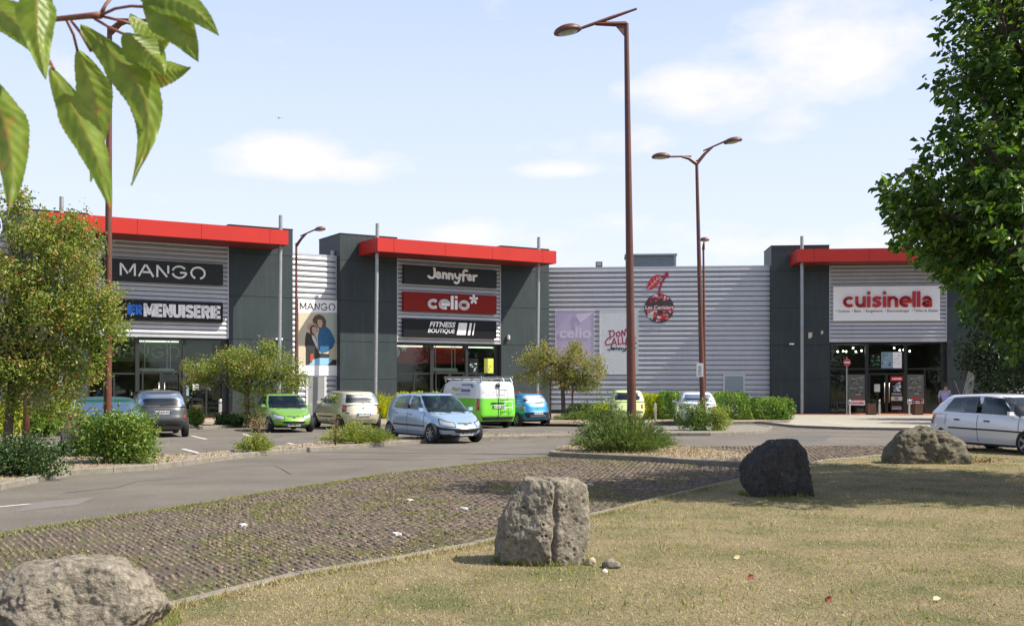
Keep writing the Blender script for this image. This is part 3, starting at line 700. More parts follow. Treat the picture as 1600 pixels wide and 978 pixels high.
# flashing cap strips & upstand on link
mb = MB(); p = FM.px(521, 397, .9); mb.box(p[0]-.12, p[0]+.12, .8, 1.0, FM.z(8.0), FM.z(8.45))
tag(mb.build('roof_vent', M['offwhite'], None), 'small pale vent box on the roof edge of the narrow ribbed wall', 'vent'); bpy.data.objects['roof_vent'].location = FM.O; bpy.data.objects['roof_vent'].rotation_euler = (0, 0, FM.a)
# roof unit
b = empty('rooftop_unit', FH.w(lx(FH, 978, 3.0), 3.0, FH.z(8.0)), FH.a, 'grey louvred plant box on the roof of the ribbed hall', 'roof unit')
L = lx(FH, 1056, 3) - lx(FH, 978, 3); H = zat(397.5, 66) - 8.0
mb = MB(); cladding(mb, .1, L - .1, .1, H - .12, .02, .11, .05); mb.box(.0, L, .1, 2.2, 0, H - .1); mb.build('louvre', M['galv'], b)
mb = MB(); mb.box(-.08, L + .08, -.1, 2.3, H - .1, H); mb.box(-.02, .08, -.06, .08, 0, H - .1); mb.box(L - .08, L + .02, -.06, .08, 0, H - .1); mb.build('frame', M['galv'], b)
b = empty('floodlight', FH.w(lx(FH, 936, .05), .05, FH.z(8.30)), FH.a, 'small square floodlight standing on the top edge of the ribbed hall', 'floodlight')
mb = MB(); mb.box(-.2, .2, -.1, .06, .02, .32); mb.build('housing', M['frame'], b); mb = MB(); mb.box(-.15, .15, -.11, -.1, .07, .27); mb.build('lens', M['lampglass'], b)
mb = MB(); mb.box(-.05, .05, -.02, .04, -.02, .03); mb.build('bracket', M['galv'], b)

# ================================================================= SIGNS
def sign(fr, x0, x1, y0, y1, off, thick, m_, label, name='sign', cat='shop sign', trim=None):
    """panel between two photo columns; y0/y1 are (left,right) rows of the top and bottom edges"""
    a = fr.px(x0, y0[0], off); b_ = fr.px(x1, y0[1], off); c = fr.px(x0, y1[0], off); d = fr.px(x1, y1[1], off)
    zt = (a[1]+b_[1])/2; zb = (c[1]+d[1])/2; w = b_[0]-a[0]; h = zt - zb
    e = empty(name, fr.w(a[0], off, zb), fr.a, label, cat)
    mb = MB(); mb.box(0, w, 0, thick, 0, h); mb.build('panel', m_, e)
    if trim:
        mb = MB(); t = .04; mb.box(-t, w+t, -.012, thick*.8, -t, 0); mb.box(-t, w+t, -.012, thick*.8, h, h+t); mb.box(-t, 0, -.012, thick*.8, 0, h); mb.box(w, w+t, -.012, thick*.8, 0, h); mb.build('frame', trim, e)
    P = lambda px, py: (lambda q: (q[0]-a[0], q[1]-zb))(fr.px(px, py, off))
    e['_'] = 0; del e['_']
    return e, w, h, P
def arc(cx, cy, rx, ry, a0, a1, n=14):
    return [(cx + rx*math.cos(R(a0 + (a1-a0)*i/n)), cy + ry*math.sin(R(a0 + (a1-a0)*i/n))) for i in range(n+1)]
def mango(mb, x0, x1, z0, z1, w, y0, y1, mi=0):
    """thin geometric capitals with stencil gaps"""
    H = z1 - z0; Wd = x1 - x0; X = lambda t: x0 + t*Wd; Z = lambda t: z0 + t*H
    S = lambda *p: mb.ribbon([(X(a), Z(b)) for a, b in p], w, y0, y1, mi, caps=False)
    S((.01, 0), (.01, .95), (.015, .97)); S((.02, .92), (.085, .22), (.09, .2)); S((.105, .30), (.163, .96)); S((.17, 0), (.17, 1))
    S((.215, 0), (.29, .97)); S((.30, .98), (.385, 0)); S((.262, .36), (.345, .36))
    S((.43, 0), (.43, 1)); S((.435, .93), (.545, .05)); S((.558, .34), (.558, 1))
    r = .5
    for (cx, a0, a1) in ((.69, 35, 165), (.69, 195, 352)): mb.ribbon([(X(cx + (px-cx)), Z(pz)) for px, pz in arc(cx, .5, .082, .48, a0, a1)], w, y0, y1, mi, caps=False)
    S((.70, .46), (.775, .46)); S((.772, .46), (.772, .30))
    mb.ribbon([(X(a), Z(b)) for a, b in arc(.915, .5, .083, .48, -72, 245)], w, y0, y1, mi, caps=False)
GL = {'c': (.9, [arc(.5, .5, .36, .36, 48, 312, 18)]), 'e': (.96, [arc(.5, .5, .38, .38, 0, 296, 20), [(.14, .50), (.96, .50)]]), 'o': (.98, [arc(.5, .5, .36, .36, 0, 360, 24)]),
 'l': (.30, [[(.15, 0), (.15, 1.42)]]), 'i': (.30, [[(.15, 0), (.15, 1.0)], [(.15, 1.16), (.15, 1.42)]]),
 'u': (.88, [[(.15, 1.0), (.15, .42)] + arc(.42, .40, .27, .27, 180, 360, 10)[1:], [(.73, 1.0), (.73, 0)]]), 'n': (.88, [[(.15, 0), (.15, 1.0)], [(.17, .58)] + arc(.44, .60, .28, .27, 180, 0, 10) + [(.73, 0)]]),
 's': (.82, [[(.74, .76), (.58, .87), (.36, .87), (.19, .76), (.24, .62), (.58, .46), (.66, .30), (.54, .15), (.32, .12), (.10, .24)]]),
 'a': (.90, [[(.14, .74)] + arc(.42, .60, .26, .27, 150, 0, 8) + [(.70, 0)], arc(.40, .29, .23, .18, 40, 330, 14)]),
 'M': (.95, [[(.13, 0), (.13, 1)], [(.13, .92), (.475, .25), (.82, .92)], [(.82, 0), (.82, 1)]]), 'E': (.62, [[(.12, 0), (.12, 1)], [(.1, .89), (.60, .89)], [(.1, .5), (.55, .5)], [(.1, .11), (.60, .11)]]),
 'N': (.78, [[(.12, 0), (.12, 1)], [(.15, .86), (.63, .14)], [(.66, 0), (.66, 1)]]), 'U': (.76, [[(.12, 1), (.12, .26), (.22, .12), (.54, .12), (.64, .26), (.64, 1)]]), 'I': (.26, [[(.13, 0), (.13, 1)]]),
 'S': (.70, [[(.60, .74), (.52, .88), (.2, .88), (.11, .76), (.13, .60), (.56, .42), (.60, .24), (.52, .12), (.18, .12), (.10, .26)]]), 'R': (.74, [[(.12, 0), (.12, 1)], [(.1, .88), (.54, .88), (.63, .78), (.63, .60), (.54, .49), (.14, .49)], [(.42, .45), (.64, 0)]])}
def heavy(mb, text, x0, x1, z0, z1, st, y0, y1, gap=.12, asc=1.0, mi=0):
    """thick even strokes; z0..z1 spans the x-height (or the capital height)"""
    tot = sum(GL[c][0] for c in text) + gap*(len(text)-1); kx = (x1-x0)/tot; kz = z1-z0; x = 0
    for i, c in enumerate(text):
        for s_ in GL[c][1]:
            mb.ribbon([(x0 + (x+a)*kx, z0 + b*kz) for a, b in s_], st, y0 + .0015*(i % 2), y1, mi, caps=False)
        x += GL[c][0] + gap
e, w, h, P = sign(FM, 160, 348.5, (402, 414.4), (434.5, 446.6), -.16, .26, M['sign_dark'], 'dark grey sign with thin white letters MANGO, upper sign on the nearest shop')
a, b_ = P(187, 440), P(320, 418); z0 = P(187, 432.8)[1]; z1 = P(187, 412.8)[1]
mb = MB(); mango(mb, a[0], b_[0], h*.22, h*.80, .085, -.05, -.002); mb.build('lettering', M['white'], e)
e, w, h, P = sign(FM, 164, 348.3, (466.5, 472.4), (500.0, 502.4), -.16, .26, M['black'], 'black sign with blue and bold white letters MENUISERIE on the nearest shop')
mb = MB(); a, b_ = P(224.5, 490)[0], P(344.5, 490)[0]; heavy(mb, 'MENUISERIE', a, b_, h*.18, h*.82, .155, -.04, -.003, .07); mb.build('lettering', M['white'], e)
mb = MB(); heavy(mb, 'IER', P(199, 490)[0], P(221.5, 490)[0], h*.26, h*.74, .12, -.04, -.003, .09); mb.build('lettering', M['blue_letter'], e)
# stacked signs of the middle shop
e, w, h, P = sign(FJ, 631.2, 776.1, (413.9, 422.9), (443, 450.4), -.16, .26, M['sign_dark'], 'dark grey sign with white rounded letters Jennyfer, topmost of three stacked signs')
mb = MB(); a = P(668, 430)[0]; b_ = P(745, 430)[0]; L = b_ - a; Z = lambda t: h*(.30 + .62*t); X = lambda t: a + t*L
def jenny(mb, X, Z, st, y0, y1, mi=0):
    for s in ([(.12, .98), (.135, .9), (.13, .3), (.10, .14), (.05, .12), (.01, .26)],
              [(.17, .40), (.245, .44), (.23, .60), (.19, .62), (.165, .44), (.175, .24), (.21, .16), (.25, .24)],
              [(.30, .62), (.30, .16)], [(.30, .48), (.335, .60), (.37, .52), (.37, .16)],
              [(.42, .60), (.42, .14)], [(.42, .46), (.455, .58), (.49, .50), (.495, .14)],
              [(.54, .58), (.55, .34), (.58, .22), (.62, .30)], [(.64, .60), (.63, .10), (.61, -.14), (.57, -.24), (.535, -.14)],
              [(.79, .92), (.755, .98), (.715, .86), (.71, .5), (.71, .02)], [(.67, .52), (.775, .54)],
              [(.81, .36), (.87, .40), (.855, .55), (.825, .56), (.805, .40), (.815, .20), (.845, .12), (.88, .18)],
              [(.92, .55), (.925, .10)], [(.922, .38), (.95, .52), (.985, .54)]):
        mb.ribbon([(X(p), Z(q)) for p, q in s], st, y0, y1, mi)
jenny(mb, X, Z, .12, -.07, -.004); mb.build('lettering', M['white'], e)
e, w, h, P = sign(FJ, 630.6, 776, (454.4, 463), (485.2, 490.2), -.16, .26, M['sign_red'], 'dark red sign with bold white letters celio and a star, middle of three stacked signs')
mb = MB(); a = P(667.5, 474)[0]; b_ = P(733, 474)[0]; heavy(mb, 'celio', a, b_, h*.14, h*.66, .165, -.07, -.003, .05)
cx, cz = P(739.5, 468.5)[0], h*.74
for k in range(5):
    q = R(90 + 72*k); mb.ribbon([(cx, cz), (cx + .27*math.cos(q), cz + .27*math.sin(q))], .13, -.07, -.004, caps=False)
mb.build('lettering', M['white'], e)
e, w, h, P = sign(FJ, 630.4, 775.6, (496.7, 502), (525.7, 528.9), -.16, .26, M['black'], 'glossy black sign with white letters FITNESS BOUTIQUE and slanted bars, lowest of three stacked signs')
mb = MB(); add_text(mb, 'FITNESS', P(671, 510)[0], P(712, 510)[0], h*.56, h*.86, -.012, bold=.03, shear=.25, thick=.01); add_text(mb, 'BOUTIQUE', P(668.5, 510)[0], P(711, 510)[0], h*.20, h*.48, -.012, bold=.0, shear=.25, thick=.01)
x = P(713.5, 510)[0]
for (q0, q1) in ((0, .62), (.70, .92), (.99, 1.13)): mb.prism([(x + q0, h*.16), (x + q1 - .06, h*.16), (x + q1 + .06, h*.84), (x + q0 + .14, h*.84)], -.012, -.002)
mb.build('lettering', M['white'], e)
# big white sign of the right shop
e, w, h, P = sign(FC, 1302.2, 1468.8, (448.2, 446.6), (501.1, 500.2), -.10, .2, M['white'], 'large white sign with bold red letters cuisinella and a small black line beneath')
mb = MB(); heavy(mb, 'cuisinella', P(1316.5, 470)[0], P(1457.3, 470)[0], h*.385, h*.71, .165, -.12, -.003, .06); mb.build('lettering', M['red_letter'], e)
mb = MB(); add_text(mb, '• Cuisines  • Bains  • Rangements  • Electroménager  • Tables et chaises', P(1306, 487)[0], P(1465.5, 487)[0], h*.22, h*.325, -.005, bold=.012, thick=.004); mb.build('lettering', M['charcoal'], e)

# wall posters ------------------------------------------------------
e, w, h, P = sign(FM, 466.3, 527.5, (466, 470), (586.5, 587), .42, .06, M['white'], 'tall fashion poster of an embracing couple under black letters MANGO on the narrow ribbed wall', 'poster', 'poster')
Z_ = lambda zx, zy: P(455 + zx/7.52, 460 + zy/7.52)
mb = MB(); a = Z_(102, 180); b_ = Z_(512, 105); mango(mb, a[0], b_[0], a[1] + .02, b_[1] - .03, .05, -.012, -.001); mb.build('lettering', M['charcoal'], e)
pm = [mat('poster_cream', (.60, .53, .37), .6, noise_amt=.12, noise_scale=1), mat('poster_grey', (.40, .42, .36), .6), mat('poster_brown_hair', (.10, .06, .035), .7), mat('poster_skin', (.50, .33, .25), .6),
      mat('poster_black', (.03, .027, .028), .6), mat('poster_denim', (.02, .14, .30), .6, noise_amt=.4, noise_scale=4), mat('poster_pale_blue', (.28, .52, .68), .6), mat('poster_red', (.38, .07, .03), .6), mat('poster_white', (.62, .60, .56), .6)]
polys = [(0, [(85, 215), (545, 215), (545, 832), (85, 832)]), (1, [(300, 215), (545, 215), (545, 575), (420, 575)]),
  (4, [(170, 560), (250, 560), (262, 820), (170, 832)]), (4, [(430, 770), (533, 765), (533, 832), (410, 832)]),
  (6, [(205, 832), (250, 770), (330, 740), (440, 720), (480, 750), (470, 790), (420, 832)]),
  (5, [(330, 400), (400, 372), (450, 410), (490, 480), (515, 550), (490, 620), (430, 670), (360, 690), (320, 650), (310, 500)]),
  (4, [(235, 470), (180, 440), (165, 500), (160, 600), (195, 660), (240, 700), (270, 760), (330, 745), (440, 745), (450, 700), (330, 690), (310, 640), (300, 560), (290, 500)]),
  (2, [(255, 330), (250, 290), (285, 245), (330, 235), (380, 260), (410, 310), (405, 370), (360, 400), (320, 400), (300, 360)]),
  (3, [(308, 300), (350, 295), (368, 330), (362, 370), (345, 395), (318, 380), (306, 340)]),
  (2, [(215, 400), (225, 370), (265, 355), (300, 372), (308, 430), (270, 490), (225, 480)]),
  (3, [(245, 385), (285, 378), (300, 410), (296, 450), (275, 475), (252, 455), (243, 420)]),
  (3, [(180, 400), (205, 340), (250, 335), (262, 352), (225, 375), (205, 410)]),
  (8, [(238, 475), (262, 485), (285, 520), (305, 600), (300, 640), (280, 590), (250, 530)]),
  (7, [(222, 700), (255, 690), (262, 740), (240, 800), (218, 790)])]
mb = MB()
for i, (mi, pl) in enumerate(polys): mb.prism([Z_(*q) for q in pl][::-1], -.004 - .0022*i, -.001, mi)
mb.build('picture', pm, e)
e, w, h, P = sign(FH, 868.5, 927.5, (485.5, 485.5), (584.5, 584.5), -.085, .05, M['lilac'], 'faded lilac poster with pale letters celio, left of two posters on the wide ribbed wall', 'poster', 'poster', M['offwhite'])
Z_ = lambda zx, zy: P(860 + zx/5.145, 400 + zy/5.145)
mb = MB(); mb.prism([Z_(*q) for q in [(50, 450), (160, 445), (50, 590)]][::-1], -.006, -.001, 1)
mb.prism([Z_(*q) for q in [(185, 480), (215, 520), (200, 520), (200, 620), (180, 620), (180, 520), (165, 520)]][::-1], -.008, -.001, 0)
mb.prism([Z_(*q) for q in [(200, 470), (345, 455), (240, 540)]][::-1], -.0095, -.001, 2)
mb.build('picture', [M['lilac2'], mat('lilac_mid', (.44, .38, .57), .6), M['lilac3']], e)
mb = MB(); a = Z_(72, 660); b_ = Z_(330, 570); add_text(mb, 'celio', a[0], b_[0], a[1], b_[1], -.012, bold=.03, thick=.002); mb.build('lettering', M['lilac3'], e)
e, w, h, P = sign(FH, 937.5, 996.5, (484, 484), (584, 584), -.085, .05, M['pale_blue'], 'pale blue poster with crimson letters DON\'T CALL ME behind the tall lamp post', 'poster', 'poster', M['offwhite'])
Z_ = lambda zx, zy: P(860 + zx/5.145, 400 + zy/5.145)
mb = MB()
def strokes(ls, mi=0, wd=.075):
    for s in ls: mb.ribbon([Z_(*q) for q in s], wd, -.006, -.001, mi, seg=6)
strokes([[(478, 600), (480, 650)], [(470, 602), (505, 600), (518, 622), (505, 645), (478, 652)], [(548, 606), (530, 622), (534, 644), (552, 644), (562, 622), (548, 606)],
  [(572, 645), (576, 598), (598, 640), (602, 592)], [(612, 584), (609, 594)], [(612, 598), (650, 592)], [(634, 596), (630, 638)],
  [(485, 664), (462, 662), (442, 690), (450, 716), (490, 708)], [(492, 722), (512, 662), (532, 716)], [(498, 702), (526, 698)], [(546, 658), (548, 710), (570, 704)], [(578, 654), (582, 706), (602, 700)],
  [(606, 716), (612, 656), (628, 694), (646, 652), (652, 706)], [(684, 656), (662, 660), (664, 704), (690, 700)], [(662, 682), (682, 678)]])
a = Z_(458, 770); b_ = Z_(690, 724); Lx = b_[0]-a[0]; Hz = b_[1]-a[1]
jenny(mb, lambda t: a[0] + t*Lx, lambda t: a[1] + Hz*(.25 + .75*t), .07, -.006, -.001, 1)
mb.build('lettering', [M['berry'], M['charcoal']], e)
# red cherry emblem
e = empty('emblem', FH.w(*[FH.px(1030, 481.5, -.1)[0], -.1, FH.px(1030, 481.5, -.1)[1]]), FH.a, 'round black and red cherry emblem with leaf, on the ribbed hall', 'emblem')
c0 = FH.px(1030, 481.5, -.1); Q = lambda zx, zy: (lambda q: (q[0]-c0[0], q[1]-c0[1]))(FH.px(995 + zx/10.87, 420 + zy/10.87, -.1))
rad = Q(632, 665)[0]; cz = 0
mb = MB(); mb.prism(arc(0, 0, rad, rad, 360, 0, 40)[:-1], 0, .05, 0); mb.build('disc', mat('emblem_black', (.07, .032, .036), .5), e)
mb = MB(); rs = [M['red_letter'], mat('emblem_pink', (.50, .12, .13), .6), M['offwhite']]
rr = random.Random(5)
for i in range(80):
    q = rr.random()*6.283; d = rad*(.35 + .56*rr.random()**.6); x, z = d*math.cos(q), d*math.sin(q)
    if -.12*rad < z < .34*rad: continue
    s = .06 + .06*rr.random(); k = rr.choice([3, 4, 4, 5, 8]); ro = rr.random()*6; el = rr.choice([1, 1.8, .6])
    mb.prism([(x + s*math.cos(-2*math.pi*j/k + ro)*el, z + s*math.sin(-2*math.pi*j/k + ro)) for j in range(k)], -.004 - i*.0003, -.0005, rr.choice([0, 0, 0, 1, 1, 2, 2]))
mb.prism([(-rad*.93, -.12*rad), (rad*.93, -.12*rad), (rad*.97, 0), (-rad*.97, 0)], -.022, -.0005, 1)
mb.build('ornament', rs, e)
mb = MB(); a = Q(148, 685); b_ = Q(622, 622); add_text(mb, 'Les Cerisiers', a[0], b_[0], a[1], b_[1], -.03, bold=.004, thick=.004)
mb.build('lettering', M['white'], e)
mb = MB(); lf = [(180, 360), (172, 300), (205, 210), (260, 140), (330, 98), (410, 104), (400, 150), (385, 220), (330, 300), (250, 352)]
mb.prism([Q(*q) for q in lf][::-1], 0, .05); mb.build('leaf', M['red_letter'], e)
mb = MB(); mb.ribbon([Q(*q) for q in [(188, 345), (260, 265), (330, 190), (405, 130)]], .035, -.006, -.001)
for s in ([(260, 265), (235, 215)], [(300, 222), (285, 165)], [(340, 180), (335, 130)], [(240, 285), (300, 270)], [(280, 245), (345, 225)], [(320, 200), (375, 180)]): mb.ribbon([Q(*q) for q in s], .018, -.006, -.001)
mb.build('leaf_vein', M['offwhite'], e)
mb = MB(); mb.ribbon([Q(*q) for q in [(375, 430), (392, 330), (420, 240), (465, 165), (515, 110)]], .13, -.003, .05); mb.ribbon([Q(*q) for q in [(405, 115), (460, 125), (515, 100)]], .1, -.004, .05); mb.prism([Q(*q) for q in [(485, 60), (535, 60), (545, 110), (520, 135), (480, 120)]][::-1], -.005, .05)
mb.build('stalk', M['berry'], e)

# --- inside and on the shop windows
def thing_at(fr, name, px, py, off, label, cat): 
    q = fr.px(px, py, off); return empty(name, fr.w(q[0], off, q[1]), fr.a, label, cat)
e = thing_at(FM, 'air_curtain', 246, 583, .8, 'white horizontal air curtain hung on rods inside the nearest shop', 'air curtain')
mb = MB(); mb.tube([(-.95, 0, .12), (.78, 0, .12)], .12, 12); mb.build('housing', M['offwhite'], e, True, angle=40)

for x in (-.6, .45, .62): mb = MB(); mb.tube([(x, 0, .2), (x, 0, 1.75)], .02, 6); mb.build('rod', M['offwhite'], e)
e = thing_at(FM, 'shop_banner', 246, 565, 1.0, 'olive banner with thin letters MANGO seen through the glass of the nearest shop', 'banner')
mb = MB(); mb.box(-2.6, 2.7, 0, .04, 0, 1.0); mb.build('panel', mat('olive_panel', (.085, .085, .045), .6), e); mb = MB(); mango(mb, -2.35, 1.05, .2, .75, .09, -.03, -.002); mb.build('lettering', mat('olive_letter', (.30, .30, .21), .6), e)
e = thing_at(FJ, 'air_curtain', 695, 582, .8, 'white horizontal air curtain hung on rods inside the shop with three signs', 'air curtain')
mb = MB(); mb.tube([(-.85, 0, .12), (.75, 0, .12)], .13, 12); mb.build('housing', M['offwhite'], e, True, angle=40)

for x in (-.72, -.6, .45, .65): mb = MB(); mb.tube([(x, 0, .2), (x, 0, 1.6)], .025, 6); mb.build('rod', M['offwhite'], e)
e = thing_at(FJ, 'shop_banner', 655, 568, 1.0, 'dark red banner with a pale star behind the left window of the middle shop', 'banner')
mb = MB(); mb.box(-1.9, 2.9, 0, .05, 0, 1.15); mb.build('panel', M['inner_red'], e)
mb = MB(); [mb.ribbon([(-.95, .85), (-.95 + .2*math.cos(R(90+72*k)), .85 + .2*math.sin(R(90+72*k)))], .09, -.02, -.002, caps=False) for k in range(5)]; mb.prism(arc(-1.5, .6, .3, .32, 360, 0, 20)[:-1], -.02, -.002); mb.build('lettering', M['offwhite'], e)
def sheet(fr, x0, x1, y0, y1, off, m_, label, extra=None, name='window_poster', cat='window poster'):
    e, w, h, P = sign(fr, x0, x1, (y0, y0), (y1, y1), off, .012, m_, label, name, cat)
    if extra: extra(e, w, h)
    return e
def dots(mats, n, seed, z0=.05, z1=.95):
    def fn(e, w, h):
        r = random.Random(seed); mb = MB()
        for i in range(n):
            x = r.uniform(.05, .75)*w; z = r.uniform(z0, z1 - .08)*h; a = r.uniform(.06, .2)*w; c = r.uniform(.03, .08)*h
            mb.box(x, min(x + a, w*.96), -.003 - i*.0002, -.001, z, z + c, r.randrange(len(mats)))
        mb.build('picture', mats, e)
    return fn
green = mat('poster_green', (.10, .36, .07), .5); teal = mat('poster_teal', (.20, .33, .38), .5); lime = mat('poster_lime', (.55, .62, .10), .5); violet = mat('poster_violet', (.16, .10, .40), .5)
sheet(FJ, 733, 747.5, 560, 583, .28, M['black'], 'small black and white poster on the right window of the middle shop', dots([M['offwhite'], teal], 16, 1, .08, .7))
sheet(FJ, 756.5, 771, 560, 583, .28, lime, 'yellow green poster on the right window of the middle shop', dots([mat('poster_olive', (.30, .36, .05), .5)], 8, 2, .1, .6))
sheet(FM, 239.5, 248, 608, 618, .28, M['white'], 'white paper notice on the door glass of the nearest shop', name='notice', cat='notice')
sheet(FM, 290, 295, 602, 618, .28, teal, 'small pale teal sticker column beside the nearest shop door', dots([M['offwhite'], M['red_letter']], 6, 3), name='notice', cat='notice')
sheet(FM, 301, 310, 600, 609, .28, M['white'], 'white square notice on the right glass of the nearest shop', name='notice', cat='notice')
sheet(FC, 1360, 1376, 553, 574, .28, M['black'], 'black window poster with green and white lines, left of three above the entrance', dots([green, M['offwhite'], green], 14, 4))
sheet(FC, 1377, 1394.5, 550, 575, .28, teal, 'blue grey patterned window poster with a violet block, middle of three above the entrance', dots([M['offwhite'], violet, green, M['black']], 26, 5))
sheet(FC, 1395, 1409, 550, 575, .28, M['white'], 'white window poster with fine grey lines, right of three above the entrance', dots([M['offwhite']], 14, 6))
def kitchen(e, w, h):
    mb = MB(); r = random.Random(9)
    for i in range(30): x = r.uniform(.05, .7)*w; z = r.uniform(.3, .9)*h; mb.box(x, x + .2*w, -.003-i*.0002, -.001, z, z + .05*h, r.randrange(3))
    mb.box(.0, w, -.012, -.001, 0, .16*h, 3); mb.build('picture', [mat('poster_taupe', (.20, .18, .14), .5), mat('poster_mint', (.22, .30, .24), .5), mat('poster_dark', (.06, .05, .04), .5), M['white']], e)
    mb = MB(); add_text(mb, 'cuisinella', w*.08, w*.9, h*.04, h*.12, -.014, bold=.03, thick=.001); mb.prism([(w*.25, h*.16), (w*.8, h*.16), (w*.75, h*.22), (w*.3, h*.21)], -.016, -.001); mb.build('lettering', M['red_letter'], e)
dk = mat('poster_ground', (.10, .12, .105), .5)
sheet(FC, 1325, 1352.5, 585, 633, .28, dk, 'tall kitchen poster with white foot on the window left of the entrance door', kitchen)
sheet(FC, 1417, 1443.5, 585, 631, .28, dk, 'tall kitchen poster with white foot on the window right of the entrance door', kitchen)
sheet(FC, 1366, 1375, 600, 612, .14, mat('paper_mint', (.45, .52, .48), .5), 'pale paper notice on the left leaf of the entrance door', name='notice', cat='notice')
def banner(e, w, h):
    mb = MB(); r = random.Random(3); mb.box(0, w, -.003, -.001, h*.87, h, 0)
    for i in range(22): x = r.uniform(.04, .75)*w; z = r.uniform(.55, .8)*h; mb.box(x, x + .18*w, -.003-i*.0002, -.001, z, z + .03*h, 1 + r.randrange(2))
    for z in (.50, .47, .12, .05, .08): mb.box(w*.1, w*.9, -.003, -.001, z*h, z*h + .012*h, 1)
    mb.box(w*.04, w*.96, -.003, -.001, h*.30, h*.42, 3); mb.box(w*.35, w*.65, -.006, -.001, h*.33, h*.40, 4)
    mb.build('picture', [M['red_letter'], M['offwhite'], teal, mat('poster_sage', (.38, .45, .28), .5), violet], e)
    mb = MB(); add_text(mb, 'cuisinella', w*.1, w*.9, h*.91, h*.965, -.005, bold=.03, thick=.001); mb.build('lettering', M['white'], e)
sheet(FC, 1391.5, 1410.5, 588, 642, .14, M['black'], 'tall black poster with red head on the right leaf of the entrance door', banner)
# lit spots and tubes inside
for i, (px, py) in enumerate([(1309, 550.5), (1317.5, 550), (1322, 550.5), (1333, 545), (1337.5, 550.5), (1346, 549), (1397, 545), (1406, 548.5), (1412, 548), (1421.5, 550)]):
    q = FC.px(px, py, 2.0); mb = MB(); mb.lathe([(.02, 0), (.045, .03), (.045, .06), (.03, .09)], seg=10); 
    o = mb.build('ceiling_spot', M['spot_light'], None); o.location = FC.w(q[0], 2.0, q[1]); tag(o, 'small lit ceiling spot inside the right shop', 'ceiling spot', 'lit ceiling spots in the right shop')
for fr, xs, nm in ((FJ, (634, 697, 752), 'middle'), (FM, (246,), 'nearest')):
    for i, px in enumerate(xs):
        q = fr.px(px, 538.5, 1.0); mb = MB(); mb.box(-1.0, 1.0, -.09, .09, 0, .05); o = mb.build('ceiling_lamp', M['tube_light'], None); o.location = fr.w(q[0], 1.0, fr.z(3.62) - .2); o.rotation_euler = (0, 0, fr.a)
        tag(o, 'long pale ceiling lamp inside the %s shop' % nm + (', ' + ('left', 'middle', 'right')[i] + ' of three' if len(xs) > 1 else ''), 'ceiling lamp')
# paving strip before the entrances
mb = MB()
def fslab(fr, x0, x1, y0, y1, z0, z1, mb): 
    c = [fr.w(x, y, 0) for x, y in ((x0, y0), (x1, y0), (x1, y1), (x0, y1))]
    mb.add([(p.x, p.y, gz(p.y) + z0) for p in c] + [(p.x, p.y, gz(p.y) + z1) for p in c], [(0, 1, 5, 4), (1, 2, 6, 5), (2, 3, 7, 6), (3, 0, 4, 7), (4, 5, 6, 7)])
fslab(FC, -.5, 12, -2.3, .3, 0, .115, mb); fslab(FM, 3, 13, -1.6, .3, 0, .115, mb); fslab(FJ, 1, 12, -1.6, .3, 0, .115, mb); tag(mb.build('entrance_paving', M['red_paving']), kind='structure')
mb = MB(); fslab(FM, 3, 11.5, -6.0, -1.62, 0, .11, mb); tag(mb.build('pavement', M['forecourt']), kind='structure')
# small wall fittings
def fitting(fr, px, py, off, w, h, d, m_, label, name, cat):
    e = thing_at(fr, name, px, py, off, label, cat); mb = MB(); mb.box(-w/2, w/2, -d, 0, -h/2, h/2); mb.box(-w/2+.03, w/2-.03, -d-.02, -d, -h/2+.03, h/2-.03); mb.build('housing', m_, e)
    mb = MB(); mb.box(-.03, .03, -.0, -off if off < 0 else .02, -.03, .03); mb.build('bracket', M['galv'], e)
fitting(FM, 434.5, 530, -.05, .36, .10, .2, M['white'], 'small white wall lamp on the right tower of the nearest shop', 'wall_lamp', 'wall lamp')
fitting(FJ, 793.5, 527, -.05, .14, .24, .14, M['offwhite'], 'small pale wall lamp on the right tower of the middle shop', 'wall_lamp', 'wall lamp')
fitting(FC, 1236.5, 537.5, -.05, .26, .09, .18, M['white'], 'small white wall lamp on the dark tower of the right shop', 'wall_lamp', 'wall lamp')
for px, py, w_, h_, l in ((1266, 524, .22, .34, 'cream peeling notice beside the pole on the right shop tower'), (1284.5, 519.5, .13, .2, 'smallest cream notice near the cladding edge on the right shop tower')):
    o = thing_at(FC, 'notice', px, py, -.02, l, 'notice'); mb = MB(); mb.prism([(-w_/2, h_/2), (w_/2, h_/2), (w_/2, -h_*.3), (w_*.2, -h_*.3), (w_*.1, -h_/2), (-w_/2, -h_/2)][::-1], -.01, 0); mb.build('sheet', mat('cream_paper', (.55, .49, .36), .8), o)
